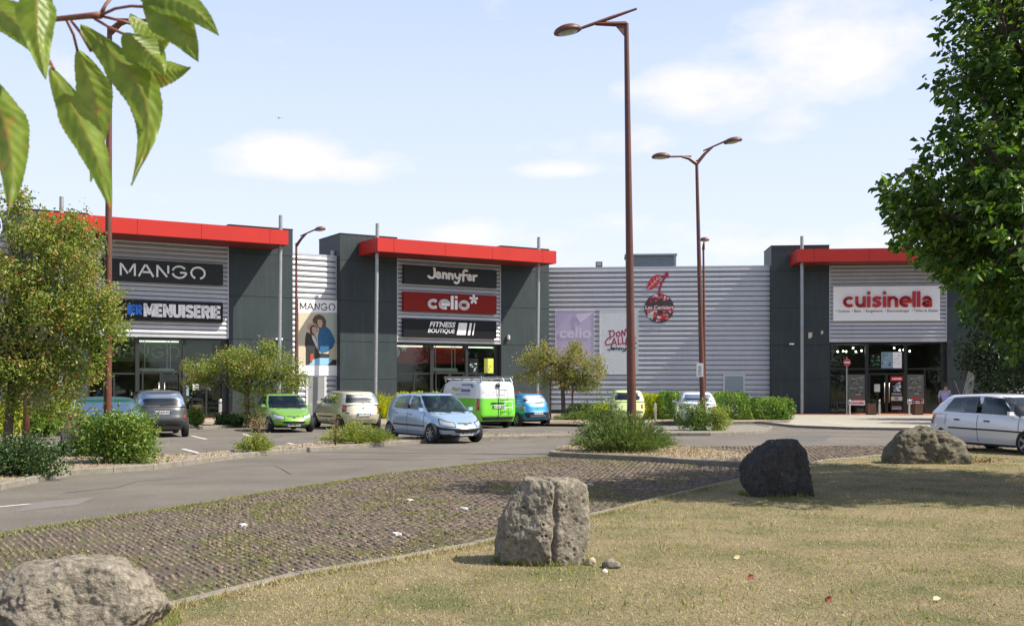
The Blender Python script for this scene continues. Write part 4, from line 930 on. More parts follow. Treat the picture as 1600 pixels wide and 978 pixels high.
# ================================================================= VEHICLES
def lerp(a, b, t): return a + (b-a)*t
def tab(t, x):
    if x <= t[0][0]: return t[0][1]
    for (a, p), (b, q) in zip(t[:-1], t[1:]):
        if x <= b:
            k = (x-a)/(b-a); k = k*k*(3-2*k)*.5 + k*.5; return p + (q-p)*k
    return t[-1][1]
class Loft:
    """super-ellipse rings stacked in z: v 0..1 from the lower to the upper outline table"""
    def __init__(s, xf, xr, hw, zlo, zhi, p=4.5, crown=.04, pr=None):
        s.xf, s.xr, s.hw, s.zlo, s.zhi, s.p, s.crown, s.pr = xf, xr, hw, zlo, zhi, p, crown, pr or p
    def pt(s, th, v, r=1.0, off=0.0):
        c, n = math.cos(th), math.sin(th); p = s.p if c > 0 else s.pr
        xf, xr = tab(s.xf, v), tab(s.xr, v); xc = (xf+xr)/2; hl = (xf-xr)/2
        ux = math.copysign(abs(c)**(2/p), c); uy = math.copysign(abs(n)**(2/p), n)
        x = xc + ux*(hl*r + off); w = tab(s.hw, v)
        y = uy*(w*r + off)
        zl, zh = tab(s.zlo, x), tab(s.zhi, x); z = zl + v*(zh-zl) + (s.crown*(1-r*r) if r < 1 else 0)
        return Vector((x, y, z))
    def side_pt(s, x, v, sgn, off=0.0):
        xf, xr = tab(s.xf, v), tab(s.xr, v); xc = (xf+xr)/2; hl = (xf-xr)/2; t = min(abs((x-xc)/hl), .999)
        p = s.p if x > xc else s.pr
        y = (1 - t**p)**(1/p)*tab(s.hw, v) + off; zl, zh = tab(s.zlo, x), tab(s.zhi, x)
        return Vector((x, sgn*y, zl + v*(zh-zl)))
    def end_pt(s, yy, v, front, off=0.0):
        p = s.p if front else s.pr; xf, xr = tab(s.xf, v), tab(s.xr, v); xc = (xf+xr)/2; hl = (xf-xr)/2; w = tab(s.hw, v); q = (1 - min(abs(yy), .999)**p)**(1/p)
        x = xc + (1 if front else -1)*(hl*q + off); zl, zh = tab(s.zlo, x), tab(s.zhi, x)
        return Vector((x, yy*w, zl + v*(zh-zl) + off*.4))
    def mesh(s, mb, nth=56, vs_=None, mi=0):
        vs_ = vs_ or [i/14 for i in range(15)]; V = []; Fs = []
        for v in vs_:
            for k in range(nth): V.append(s.pt(2*math.pi*(k+.5)/nth, v))
        rows = len(vs_)
        for r in (.975, .93, .8, .6, .4, .2, .07):
            for k in range(nth): V.append(s.pt(2*math.pi*(k+.5)/nth, 1.0, r))
            rows += 1
        for i in range(rows-1):
            for k in range(nth): k2 = (k+1) % nth; Fs.append((i*nth+k, i*nth+k2, (i+1)*nth+k2, (i+1)*nth+k))
        Fs.append(tuple(range(nth-1, -1, -1))); Fs.append(tuple((rows-1)*nth + k for k in range(nth)))
        mb.add(V, Fs, mi)
def patch(mb, fn, n=10, m=5, mi=0, th=.0):
    """grid over fn(a,b) with a,b in 0..1"""
    V = [fn(i/n, j/m) for j in range(m+1) for i in range(n+1)]
    mb.add(V, [(j*(n+1)+i, j*(n+1)+i+1, (j+1)*(n+1)+i+1, (j+1)*(n+1)+i) for j in range(m) for i in range(n)], mi)
def side_patch(mb, lf, quad, sgn, off=.007, n=10, m=6, mi=0):
    """quad: (x0,v0),(x1,v0),(x1,v1),(x0,v1) bottom-rear, bottom-front, top-front, top-rear"""
    (a, b, c, d) = quad
    def fn(s, t):
        x = lerp(lerp(a[0], b[0], s), lerp(d[0], c[0], s), t); v = lerp(lerp(a[1], b[1], s), lerp(d[1], c[1], s), t)
        return lf.side_pt(x, v, sgn, off)
    patch(mb, fn, n, m, mi)
M['seat'] = mat('seat_fabric', (.055, .055, .06), .9)
WH = {}
def wheel_meshes(r, style):
    k = (r, style)
    if k in WH: return WH[k]
    w = .2; mb = MB(); mb.lathe([(r*.62, -w/2+.02), (r*.70, -w/2), (r*.93, -w/2+.005), (r, -w/2+.035), (r, w/2-.035), (r*.93, w/2-.005), (r*.70, w/2), (r*.62, w/2-.02)], axis='y', seg=32)
    a = mb.build('wheel', M['tyre'], None, True, angle=50)
    mb = MB(); R_ = r*.66
    mb.lathe([(R_*.2, .040), (R_, .045), (R_, .012), (R_*.2, .010)], axis='y', seg=28, mi=1)
    mb.lathe([(R_*.97, .085), (R_*1.02, .10), (R_*1.02, .04), (R_*.90, .055)], axis='y', seg=28, mi=0, cap=False)
    n = style
    for i in range(n):
        q = 2*math.pi*i/n; d = Vector((math.cos(q), 0, math.sin(q))); t = Vector((-math.sin(q), 0, math.cos(q)))
        a0, a1 = d*R_*.15, d*R_*.95; h = R_*(.13 if n > 5 else .17)
        V = [a0 - t*h + Vector((0, .06, 0)), a1 - t*h*.8 + Vector((0, .075, 0)), a1 + t*h*.8 + Vector((0, .075, 0)), a0 + t*h + Vector((0, .06, 0))]
        V += [v + Vector((0, .03, 0)) for v in V]
        mb.add(V, [(0,1,2,3), (7,6,5,4), (0,4,5,1), (1,5,6,2), (2,6,7,3), (3,7,4,0)], 0)
    mb.lathe([(R_*.22, .05), (R_*.22, .10), (R_*.12, .105)], axis='y', seg=14, mi=0)
    b = mb.build('rim', [M['rim'], M['rimdark']], None)
    WH[k] = (a.data, b.data)
    bpy.data.objects.remove(a); bpy.data.objects.remove(b); return WH[k]

def car(S, x, y, hx, hy, label, name='parked_car', scale=1.0, group=None, cat='car'):
    """S: proportions; (hx,hy) heading"""
    root = empty(name, (x, y, gz(y)), math.atan2(hy, hx), label, cat, group, scale)
    L, Wd, H = S['L'], S['W']/2, S['H']; f, r_ = L/2, -L/2; pa = S['paint']; wr = S['wr']; wf, wb = S['wf'], S['wb']; zb = S.get('zb', .19)
    low = Loft(S['xf'], S['xr'], S.get('hw', [(0, Wd*.90), (.25, Wd*.97), (.5, Wd), (.72, Wd*.995), (.88, Wd*.975), (1, Wd*.925)]), [(r_, zb+.10), (r_+.4, zb), (f-.4, zb), (f, zb+.06)], S['deck'], S.get('p', 4.2), .035, S.get('pr', 4.6))
    mb = MB(); low.mesh(mb)
    body = mb.build('body', pa, None, True)
    # wheel openings
    cut = MB()
    for wx in (wf, wb):
        for sg in (-1, 1): cut.lathe([(wr+.055, Wd*.62*sg), (wr+.055, (Wd+.3)*sg)] if sg > 0 else [(wr+.055, (Wd+.3)*sg), (wr+.055, Wd*.62*sg)], (wx, 0, wr), axis='y', seg=28)
    co = cut.build('cutter', M['plastic'], None)
    mod = body.modifiers.new('b', 'BOOLEAN'); mod.operation = 'DIFFERENCE'; mod.object = co; mod.solver = 'EXACT'
    dg = bpy.context.evaluated_depsgraph_get(); me2 = bpy.data.meshes.new_from_object(body.evaluated_get(dg))
    V = [v.co.copy() for v in me2.vertices]; Fs = [tuple(p.vertices) for p in me2.polygons]
    bpy.data.objects.remove(body); bpy.data.objects.remove(co)
    mb = MB()
    mi = []
    for fc in Fs:
        c = sum((V[i] for i in fc), Vector())/len(fc); dk = 0
        for wx in (wf, wb):
            d = math.hypot(c.x - wx, c.z - wr)
            if d < wr + .06 and abs(c.y) < Wd*.63: dk = 1
            if all(abs(math.hypot(V[i].x - wx, V[i].z - wr) - (wr+.055)) < .012 for i in fc): dk = 1
        if all(V[i].z < zb + .10 for i in fc): dk = 1
        if not S['gh'].get('own') and tab(S['gh']['xr'], 0) + .10 < c.x < tab(S['gh']['xf'], 0) - .10 and abs(c.y) < Wd*.84 and c.z > tab(S['deck'], c.x) - .01: dk = 1
        mi.append(dk)
    mb.v = [tuple(v) for v in V]; mb.f = [list(q) for q in Fs]; mb.m = mi
    # greenhouse
    G = S['gh']; zr = S['roof']
    gh = Loft(G['xf'], G['xr'], G.get('hw', [(0, Wd*.93), (.45, Wd*.865), (.8, Wd*.775), (.93, Wd*.72), (1, Wd*.655)]), [(q, z - .03) for q, z in S['deck']], zr, G.get('p', 5.5), .03, G.get('pr', 5.5))
    if G.get('own'): 
        g2 = MB(); gh.mesh(g2, 56, [i/12 for i in range(13)]); g2.build('upper_body', G['own'], root, True, angle=40)
    else:       # cabin shell with real openings where the windows are
        nth, nv = 176, 44; keep = []
        rgl = S.get('rear_glass'); wsw = S.get('wsw', .90); m_ = .012
        def opening(p, v):
            w_ = tab(gh.hw, v); yy = abs(p.y)/w_; xc = (tab(gh.xf, v) + tab(gh.xr, v))/2
            if p.x > xc and yy < wsw - m_ and .10 + m_ < v < .93 - m_: return True
            if rgl and p.x < xc and yy < rgl[0] - m_ and rgl[1] + m_ < v < rgl[2] - m_: return True
            if yy > .55:
                for q in S.get('side_glass', []):
                    P4 = [(a, b*1.6) for a, b in q]; c = (p.x, v*1.6); ok = True
                    for i in range(4):
                        (x1, y1), (x2, y2) = P4[i], P4[(i+1) % 4]; d = math.hypot(x2-x1, y2-y1)
                        if ((x2-x1)*(c[1]-y1) - (y2-y1)*(c[0]-x1))/d < .014: ok = False; break
                    if ok: return True
            return False
        V_ = []; F_ = []
        for i in range(nv+1):
            for k in range(nth): V_.append(gh.pt(2*math.pi*(k+.5)/nth, i/nv))
        for i in range(nv):
            for k in range(nth):
                c = gh.pt(2*math.pi*(k+1)/nth, (i+.5)/nv)
                if not opening(c, (i+.5)/nv): k2 = (k+1) % nth; F_.append((i*nth+k, i*nth+k2, (i+1)*nth+k2, (i+1)*nth+k))
        rows = nv+1
        for r in (.975, .93, .8, .6, .4, .2, .07):
            for k in range(nth): V_.append(gh.pt(2*math.pi*(k+.5)/nth, 1.0, r))
            for k in range(nth): k2 = (k+1) % nth; F_.append(((rows-1)*nth+k, (rows-1)*nth+k2, rows*nth+k2, rows*nth+k))
            rows += 1
        F_.append(tuple((rows-1)*nth + k for k in range(nth))); mb.add(V_, F_, 0)
        for sx, sy, w_, h0 in ((.10, .36, .46, .50), (.10, -.36, .46, .50), (-.80, 0, 1.1, .36)):   # seat backs and head restraints
            zd = tab(S['deck'], sx) - .02; st = MB(); st.M = Matrix.Translation((sx, sy, zd)) @ Matrix.Rotation(R(-12), 4, 'Y')
            st.prism([(-.06, 0), (.06, 0), (.05, h0*.42), (.0, h0*.5), (-.05, h0*.45)], -w_/2, w_/2)
            for q in ((0,) if w_ < 1 else (-.34, .34)): st.prism([(-.05, h0*.55), (.04, h0*.55), (.05, h0*.85), (.0, h0*.95), (-.05, h0*.88)], q-.12, q+.12); st.box(-.01, .01, q-.05, q+.05, h0*.4, h0*.6)
            st.build('seat', M['seat'], root)
        xw = tab(gh.xf, 0) - .12; zd = tab(S['deck'], xw); st = MB(); st.prism([(xw-.45, zd-.02), (xw, zd-.02), (xw-.02, zd+.02), (xw-.2, zd+.07), (xw-.45, zd+.05)], -Wd*.8, Wd*.8); st.build('dashboard', M['plastic'], root)
        st = MB(); sc_ = Vector((xw-.52, .36, zd+.02)); pts_ = [sc_ + Vector((-.07*math.sin(t_*math.pi/8), .18*math.cos(t_*math.pi/8), .17*math.sin(t_*math.pi/8))) for t_ in range(17)]; st.tube(pts_, .014, 6); st.build('steering_wheel', M['plastic'], root)
    # door seams
    for (sx, va, vb) in S.get('seams', []):
        for sg in (-1, 1):
            side_patch(mb, low, ((sx-.006, va), (sx+.006, va), (sx+.006, vb), (sx-.006, vb)), sg, .0035, 1, 10, 1)
    for s_ in S.get('strips', []):
        for sg in (-1, 1): side_patch(mb, low, s_, sg, .014, 14, 1, 1)
    b = mb.build('body', [pa, M['plastic']], root, True, angle=38)
    gm = S.get('glass', M['carglass']) if not G.get('own') else M['carglass_o']
    # glass
    def endglass(front, y0, v0, v1, nm, y1=None):
        mb = MB(); y1 = y1 or y0
        patch(mb, lambda a, t: gh.end_pt(lerp(-1, 1, a)*lerp(y0, y1, t), lerp(v0, v1, t), front, .007), 14, 8)
        o = mb.build(nm, gm, root, True); return o
    ws = endglass(True, S.get('wsw', .90), .10, .93, 'windscreen')
    rg = S.get('rear_glass')
    if rg:
        o = endglass(False, *rg[:3], 'rear_window'); 
        mbw = MB(); p0 = gh.end_pt(.05, rg[1]-.01, False, .02); p1 = gh.end_pt(-.5, rg[1]+.1, False, .02); mbw.tube([p0, p1], .012, 5); mbw.build('wiper', M['plastic'], root)
    if S.get('wipers', True):
        mbw = MB()
        for (ya, yb) in ((.55, .02), (-.05, -.55)): mbw.tube([gh.end_pt(ya, .09, True, .02), gh.end_pt(yb, .14, True, .02)], .011, 5)
        mbw.build('wiper', M['plastic'], root)
    for q in S.get('side_glass', []):
        for sg in (-1, 1):
            mb = MB(); side_patch(mb, gh, q, sg, .006, 10, 6); mb.build('side_window', gm, root, True)
    # lamps
    def lampp(nm, m_, th0, th1, v0, v1, lf=low, taper=0.0, off=.008):
        for sg in (-1, 1):
            mb = MB()
            patch(mb, lambda a, t: lf.pt(R(lerp(th0, th1, a))*sg, lerp(v0 + taper*a, v1, t) if taper >= 0 else lerp(v0, v1 + taper*a, t), 1, off), 12, 6)
            mb.build(nm, m_, root, True)
    for q in S.get('head', []):
        lampp('headlight_surround', M['plastic'], q[0]-1.5, q[1]+1.5, q[2]-.03, q[3]+.03, low, 0.0, .006); lampp('headlight', M['headlight'], q[0], q[1], q[2], q[3], low, 0.0, .011)
    for q in S.get('tail', []): lampp('tail_light', M['taillight'], *q)
    # dark trims on front / rear
    tm = MB(); any_ = False
    for (th0, th1, v0, v1, off) in S.get('trim', []):
        patch(tm, lambda a, t: low.pt(R(lerp(th0, th1, a)), lerp(v0, v1, t), 1, off), 26, 4); any_ = True
    if any_: tm.build('bumper_trim', M['plastic'], root, True)
    for (y0, v0, v1, front, nm, m_) in S.get('ends', []):
        mb = MB(); patch(mb, lambda a, t: low.end_pt(lerp(-y0, y0, a)*(1 - .12*(1-t)), lerp(v0, v1, t), front, .010), 14, 4); mb.build(nm, m_, root, True)
    # number plates
    for (front, v, text, tilt) in S.get('plates', []):
        p = low.end_pt(0, v, front, .018); e = empty('number_plate', (0, 0, 0)); bpy.data.objects.remove(e)
        sg = 1 if front else -1; mb = MB()
        mb.M = Matrix.Translation(p) @ Matrix.Rotation(R(90)*sg, 4, 'Z') @ Matrix.Rotation(R(tilt), 4, 'X')
        mb.box(-.26, .26, -.012, .02, -.055, .055, 0); mb.box(-.26, -.215, -.0135, .0, -.055, .055, 1); mb.box(.222, .26, -.0135, .0, -.055, .055, 1)
        o = mb.build('number_plate', [M['plate'], M['plate_blue']], root)
        t_ = MB(); t_.M = mb.M; add_text(t_, text, -.195, .205, -.035, .035, -.0155, bold=.02); t_.build('lettering', M['charcoal'], o)
    # wheels
    tyre, rim = wheel_meshes(wr, S.get('spokes', 7))
    for wx in (wf, wb):
        for sg in (-1, 1):
            o = bpy.data.objects.new('wheel', tyre); COL.objects.link(o); o.parent = root; o.location = (wx, sg*(Wd - .125), wr); o.rotation_euler = (0, random.random()*6, 0 if sg > 0 else math.pi)
            k = bpy.data.objects.new('rim', rim); COL.objects.link(k); k.parent = o
    # mirrors
    for sg in (-1, 1):
        mb = MB(); mx = S['mirror']; base = gh.side_pt(mx, .12, sg, 0)
        mb.M = Matrix.Translation(base + Vector((.0, sg*.09, .04))) @ Matrix.Scale(.8, 4)
        mb.add([(x_, y_*sg, z_) for x_, y_, z_ in [(-.06, -.06, -.05), (.05, -.05, -.06), (.03, .11, -.05), (-.05, .12, -.04), (-.06, -.06, .06), (.04, -.05, .05), (.02, .10, .06), (-.05, .12, .07)]],
               [(3,2,1,0) if sg > 0 else (0,1,2,3), (4,5,6,7) if sg > 0 else (7,6,5,4), (0,1,5,4) if sg > 0 else (4,5,1,0), (1,2,6,5) if sg > 0 else (5,6,2,1), (2,3,7,6) if sg > 0 else (6,7,3,2), (3,0,4,7) if sg > 0 else (7,4,0,3)])
        mb.box(-.02, .02, -.12 if sg > 0 else .0, -.0 if sg > 0 else .12, -.06, -.03)
        mb.build('wing_mirror', S.get('mirror_mat', pa), root)
    for hxp in S.get('handles', []):
        for sg in (-1, 1):
            p = low.side_pt(hxp, S.get('hv', .86), sg, .012); mb = MB(); mb.box(p.x-.08, p.x+.08, p.y-.014, p.y+.014, p.z-.016, p.z+.016); mb.build('door_handle', S.get('handle_mat', pa), root)
    # emblem and aerial
    for (front, v, s_) in S.get('badge', []):
        p = low.end_pt(0, v, front, .014); mb = MB(); sg = 1 if front else -1; mb.M = Matrix.Translation(p)
        if S.get('diamond'): mb.add([(0, 0, s_), (0, s_*.6, 0), (0, 0, -s_), (0, -s_*.6, 0), (sg*.012, 0, s_*.8), (sg*.012, s_*.45, 0), (sg*.012, 0, -s_*.8), (sg*.012, -s_*.45, 0)], [(0,1,5,4), (1,2,6,5), (2,3,7,6), (3,0,4,7), (4,5,6,7)])
        else: mb.lathe([(s_, 0), (s_, .012*sg), (s_*.7, .016*sg)], axis='x', seg=16)
        mb.build('emblem', M['chrome'], root)
    if S.get('aerial') is not None:
        mb = MB(); ax = S['aerial']; zt = tab(zr, ax) + .03; mb.tube([(ax, 0, zt-.01), (ax-.1*(1 if ax < 0.3 else 1), 0, zt+.16)], .006, 5); mb.build('aerial', M['plastic'], root)
    # under-body keeps daylight from showing through
    mb = MB(); mb.box(wb - .2, wf + .2, -Wd*.6, Wd*.6, zb - .02, zb + .22); mb.build('underbody', M['plastic'], root)
    # seats visible as dark shapes are left to the tinted glass
    return root, low, gh

def hatch(L, W, H, **k):
    """generic supermini: outline tables as functions of length and height"""
    f, r = L/2, -L/2
    S = dict(L=L, W=W, H=H, wr=.30, wf=f-.78, wb=r+.60,
      xf=[(0, f-.14), (.25, f-.02), (.5, f), (.72, f-.05), (.9, f-.16), (1, f-.30)],
      xr=[(0, r+.12), (.2, r+.02), (.45, r), (.62, r+.05), (.85, r+.10), (1, r+.16)],
      deck=[(r, H*.66), (r+.5, H*.665), (0, H*.645), (f-1.15, H*.635), (f-.75, H*.605), (f-.35, H*.52), (f, H*.44)],
      roof=[(r+.1, H*.93), (r+.5, H*.965), (-.1, H*.978), (.35, H*.965), (.9, H*.93)],
      gh=dict(xf=[(0, f-.93), (.5, f-1.28), (.85, f-1.52), (1, f-1.66)], xr=[(0, r+.12), (.5, r+.24), (.85, r+.36), (1, r+.46)]),
      rear_glass=(.86, .16, .86), mirror=f-1.35, seams=[(f-1.22, .12, .98), (-.12, .12, .98)], handles=[-.0, -.75],
      side_glass=[((-.02, .12), (f-1.40, .12), (f-1.80, .86), (-.05, .90)), ((r+.78, .14), (-.12, .12), (-.15, .90), (r+.90, .86))])
    S.update(k); return S
silver_blue = paint('silver_blue_paint', (.33, .45, .58), .28, .4)
lime_green = paint('lime_metallic_paint', (.20, .42, .055), .3, .35)
beige = paint('champagne_paint', (.52, .48, .34), .34, .3)
dkgreen = mat('dark_green_paint', (.006, .05, .036), .35, 0, spec=.4)
dgrey = paint('dark_grey_paint', (.075, .078, .072), .34, .5)
azure = paint('azure_paint', (.015, .20, .42), .28, .4)
white_p = paint('white_car_paint', (.70, .71, .72), .3, 0)
lemon = paint('pale_lime_paint', (.62, .74, .30), .32, 0)
silver = paint('silver_paint', (.70, .71, .74), .28, .15)
vangreen = paint('bright_green_paint', (.16, .58, .03), .35, 0)
def posed(px, py, hx, hy, lx, ly):
    """origin of a car whose local point (lx,ly) stands on the ground at a photo position"""
    g = gp(px, py); h = Vector((hx, hy)).normalized(); n = Vector((-h.y, h.x)); return g.x - h.x*lx - n.x*ly, g.y - h.y*lx - n.y*ly, h.x, h.y

# silver-blue hatchback in front
S = hatch(3.83, 1.67, 1.43, paint=silver_blue, glass=M['carglass_g'], aerial=.25, spokes=7, p=3.0, wf=1.915-.74, wb=-1.915+.62,
   head=[(16, 44, .66, .88)], trim=[(-62, 62, .40, .56, .020)], ends=[(.48, .20, .36, True, 'lower_grille', M['plastic']), (.30, .84, .90, True, 'grille', M['plastic'])],
   plates=[(True, .13, 'DM 593 DB', 4), (False, .4, 'DM 593 DB', 0)], badge=[(True, .80, .06)], strips=[((-1.0, .40), (.85, .40), (.85, .46), (-1.0, .46))], tail=[(148, 162, .6, .95)],
   handles=[.02, -.82], handle_mat=silver_blue)
S['deck'] = [(-1.915, .93), (-1.4, .95), (0, .92), (.62, .90), (.95, .87), (1.35, .79), (1.7, .66), (1.915, .60)]
S['gh']['xf'] = [(0, 1.10), (.5, .72), (.85, .42), (1, .26)]; S['roof'] = [(-1.8, 1.31), (-1.2, 1.38), (-.3, 1.41), (.3, 1.395), (.8, 1.36)]
S['side_glass'] = [((-.08, .14), (.70, .14), (.24, .86), (-.12, .90)), ((-1.12, .16), (-.20, .14), (-.24, .90), (-1.0, .84))]; S['mirror'] = .72; S['seams'] = [(.82, .15, .98), (-.14, .12, .98), (-1.0, .5, .98)]
x, y, hx, hy = posed(671.6, 692.6, .559, -.829, S['wf'], -.80)
car(S, x, y, hx, hy, 'silver blue hatchback with black bumper strip, nearest the road in front of the van')
# lime green coupe
S2 = dict(S); S2.update(paint=lime_green, glass=M['carglass'], L=3.83, plates=[(True, .13, 'DM 088 CZ', 4)], trim=[], strips=[], handles=[-.1], handle_mat=lime_green, H=1.37, spokes=6)
S2['roof'] = [(-1.8, 1.20), (-1.2, 1.28), (-.4, 1.345), (.2, 1.34), (.8, 1.28)]; S2['gh'] = dict(xf=[(0, 1.12), (.5, .68), (.85, .36), (1, .2)], xr=[(0, -1.25), (.5, -1.05), (.85, -.85), (1, -.7)])
S2['side_glass'] = [((-.75, .16), (.66, .14), (.18, .86), (-.6, .82))]; S2['seams'] = [(.80, .15, .98), (-.45, .12, .98)]; S2['ends'] = [(.50, .26, .46, True, 'lower_grille', M['plastic']), (.30, .86, .90, True, 'grille', M['plastic'])]
x, y, hx, hy = posed(485.7, 674.3, .42, -.91, S2['wf'], .76)
car(S2, x, y, hx, hy, 'bright lime green coupe facing the camera, parked before the narrow ribbed wall')
# beige hatchback seen from behind
S3 = hatch(3.99, 1.71, 1.49, paint=beige, glass=M['carglass_g'], aerial=-.6, spokes=6, p=3.4, diamond=True, tail=[(139, 158, .60, .93, None)], plates=[(False, .43, 'FN 009 JL', 0)],
   badge=[(False, .78, .055)], trim=[(-180+22, -180+37, .50, .56, .012), (180-37, 180-22, .50, .56, .012)], strips=[((-.9, .36), (.7, .36), (.7, .42), (-.9, .42))])
S3['tail'] = [(133, 150, .60, .93)]; S3['rear_glass'] = (.84, .14, .84); S3['handle_mat'] = beige
x, y, hx, hy = posed(590, 669.8, -.5, .866, S3['wb'], -.80)
car(S3, x, y, hx, hy, 'champagne beige hatchback seen from behind, beside the lime green coupe')
# dark green saloon behind the leafy bush
S4 = hatch(4.3, 1.69, 1.38, paint=dkgreen, glass=glass_mat('car_glass_blue', (.28, .36, .42), .02), p=3.6, tail=[(136, 157, .56, .88)], plates=[(False, .35, '', 0)][:0], spokes=5)
S4['deck'] = [(-2.15, .91), (-1.6, .94), (-1, .93), (0, .90), (1.0, .87), (1.6, .76), (2.15, .58)]
S4['gh'] = dict(xf=[(0, 1.15), (.5, .75), (.85, .45), (1, .25)], xr=[(0, -1.75), (.5, -1.4), (.85, -1.12), (1, -.95)]); S4['roof'] = [(-1.4, 1.27), (-.6, 1.34), (0, 1.345), (.6, 1.30)]
S4['side_glass'] = [((-.12, .14), (.76, .12), (.32, .86), (-.16, .9)), ((-1.25, .16), (-.2, .14), (-.24, .9), (-.95, .84))]; S4['rear_glass'] = (.86, .12, .88); S4['seams'] = [(.9, .15, .98), (-.16, .12, .98)]
p = at(176, 22.9); car(S4, p.x - .45*2.1, p.y + .89*2.1, -.45, .89, 'dark green saloon with red tail lights, mostly hidden behind a leafy bush')
# dark grey crossover
S5 = hatch(4.30, 1.79, 1.58, paint=dgrey, wr=.34, zb=.22, p=3.8, tail=[(134, 150, .50, .64)], plates=[(False, .70, 'HE 077 FT', 8)], ends=[(.86, .10, .34, False, 'rear_bumper', M['plastic'])], spokes=5, aerial=-1.2)
S5['xr'] = [(0, -2.0), (.2, -2.13), (.45, -2.15), (.62, -2.10), (.85, -2.06), (1, -1.98)]; S5['gh']['xr'] = [(0, -2.0), (.5, -1.84), (.85, -1.66), (1, -1.5)]; S5['rear_glass'] = (.90, .12, .84)
S5['trim'] = [(180-30, 180+30, .95, 1.0, .012)]
x, y, hx, hy = posed(292, 682.0, -.40, .916, S5['wb'], -.80)
car(S5, x, y, hx, hy, 'dark grey crossover seen from behind beside the dark green saloon', scale=.97)
# delivery van
SV = dict(L=4.96, W=1.92, H=1.94, wr=.33, wf=2.48-.9, wb=-2.48+.85, zb=.22, paint=vangreen, p=3.4, pr=9,
   xf=[(0, 2.32), (.3, 2.46), (.55, 2.47), (.8, 2.38), (1, 2.2)], xr=[(0, -2.42), (.25, -2.47), (1, -2.46)],
   hw=[(0, .87), (.3, .95), (.6, .96), (1, .945)], deck=[(-2.5, 1.22), (.9, 1.2), (1.5, 1.08), (2.2, .86), (2.48, .8)], roof=[(-2.4, 1.88), (0, 1.91), (.7, 1.88), (1.2, 1.8)],
   gh=dict(xf=[(0, 1.75), (.4, 1.35), (.8, .95), (1, .65)], xr=[(0, -2.44), (.6, -2.42), (.9, -2.38), (1, -2.3)], hw=[(0, .925), (.5, .90), (.85, .86), (.95, .82), (1, .76)], own=white_p, pr=9, p=5),
   side_glass=[((.55, .16), (1.25, .16), (.85, .80), (.50, .82))], mirror=1.15, mirror_mat=M['plastic'], wsw=.9, spokes=5,
   tail=[(131, 149, .50, 1.0)], plates=[(False, .62, 'FS 882 PM', 0)], ends=[(.97, .02, .18, False, 'rear_bumper', M['plastic']), (.30, .74, .80, False, 'plate_lamp', M['plastic'])], trim=[], seams=[], handles=[], badge=[])
x, y, hx, hy = posed(790, 667.6, -.524, .852, SV['wb'], -.80)
van, lowv, ghv = car(SV, x, y, hx, hy, 'white and bright green delivery van with ladder and roof rack', name='delivery_van', cat='van', scale=.98)
mb = MB()
for yy in (-.62, 0, .62): mb.box(-2.35, .75, yy-.03, yy+.03, 2.0, 2.05)
for xx in (-2.3, -1.5, -.7, .1, .7): mb.box(xx-.03, xx+.03, -.72, .72, 1.96, 2.0); [mb.box(xx-.03, xx+.03, q-.02, q+.02, 1.86, 1.97) for q in (-.7, .7)]
for q in (-.72, .72): mb.box(-2.35, .75, q-.025, q+.025, 2.0, 2.10)
mb.build('roof_rack', M['galv'], van)
mb = MB()
for yy in (-.22, -.58): mb.tube([(-2.40, yy, 2.02), (-2.56, yy, 1.86), (-2.58, yy, .75), (-2.48, yy, .68)], .018, 6)
for i in range(5): z_ = .85 + i*.24; mb.tube([(-2.57, -.22, z_), (-2.57, -.58, z_)], .013, 6)
mb.build('ladder', M['white'], van)
mb = MB(); mb.box(-2.485, -2.468, -.006, .006, .4, 1.86); mb.box(-2.50, -2.46, .12, .34, 1.02, 1.05); mb.box(-2.47, -2.43, -.08, .10, 1.66, 1.76); mb.box(-2.44, -2.40, -.1, .1, 1.80, 1.83); mb.build('rear_door_trim', M['plastic'], van)
# lettering on the side (left side of the van = +y)
def side_text(s, x0, x1, z0, z1, yy, m_, bold=0., shear=0., nm='lettering'):
    t = MB(); t.M = Matrix.Translation((0, yy, 0)) @ Matrix.Rotation(math.pi, 4, 'Z'); add_text(t, s, -x0, -x1, z0, z1, 0, bold=bold, shear=shear, thick=.003) ; return t.build(nm, m_, van)
side_text("Répar", -.30, -.98, 1.48, 1.66, .925, lime_green, .01, .15); side_text("'stores", -1.02, -1.78, 1.46, 1.64, .925, M['plate_blue'], .02, .15)
side_text("réparation et motorisation", -.6, -1.75, 1.34, 1.39, .93, M['charcoal'])
mb = MB(); mb.box(-1.95, -1.1, .905, .93, 1.74, 1.78); mb.box(-1.95, -1.91, .905, .93, 1.64, 1.74); mb.build('side_stripe', M['plate_blue'], van)
def rear_text(s, y0, y1, z0, z1, xx, m_, bold=0., shear=0.):
    t = MB(); t.M = Matrix.Translation((xx, 0, 0)) @ Matrix.Rotation(R(-90), 4, 'Z'); add_text(t, s, -y0, -y1, z0, z1, 0, bold=bold, shear=shear); t.build('lettering', m_, van)
rear_text("Répar", .72, .42, 1.50, 1.60, -2.475, mat('pale_green', (.45, .62, .35), .5), .01, .15); rear_text("'stores", .40, .08, 1.50, 1.59, -2.475, mat('pale_grey', (.45, .47, .50), .5), .01, .15); rear_text("06 59 23 61 59", .62, .02, 1.33, 1.38, -2.475, M['charcoal']); rear_text("www.reparstores.com", .66, -.0, .48, .53, -2.495, M['charcoal'])
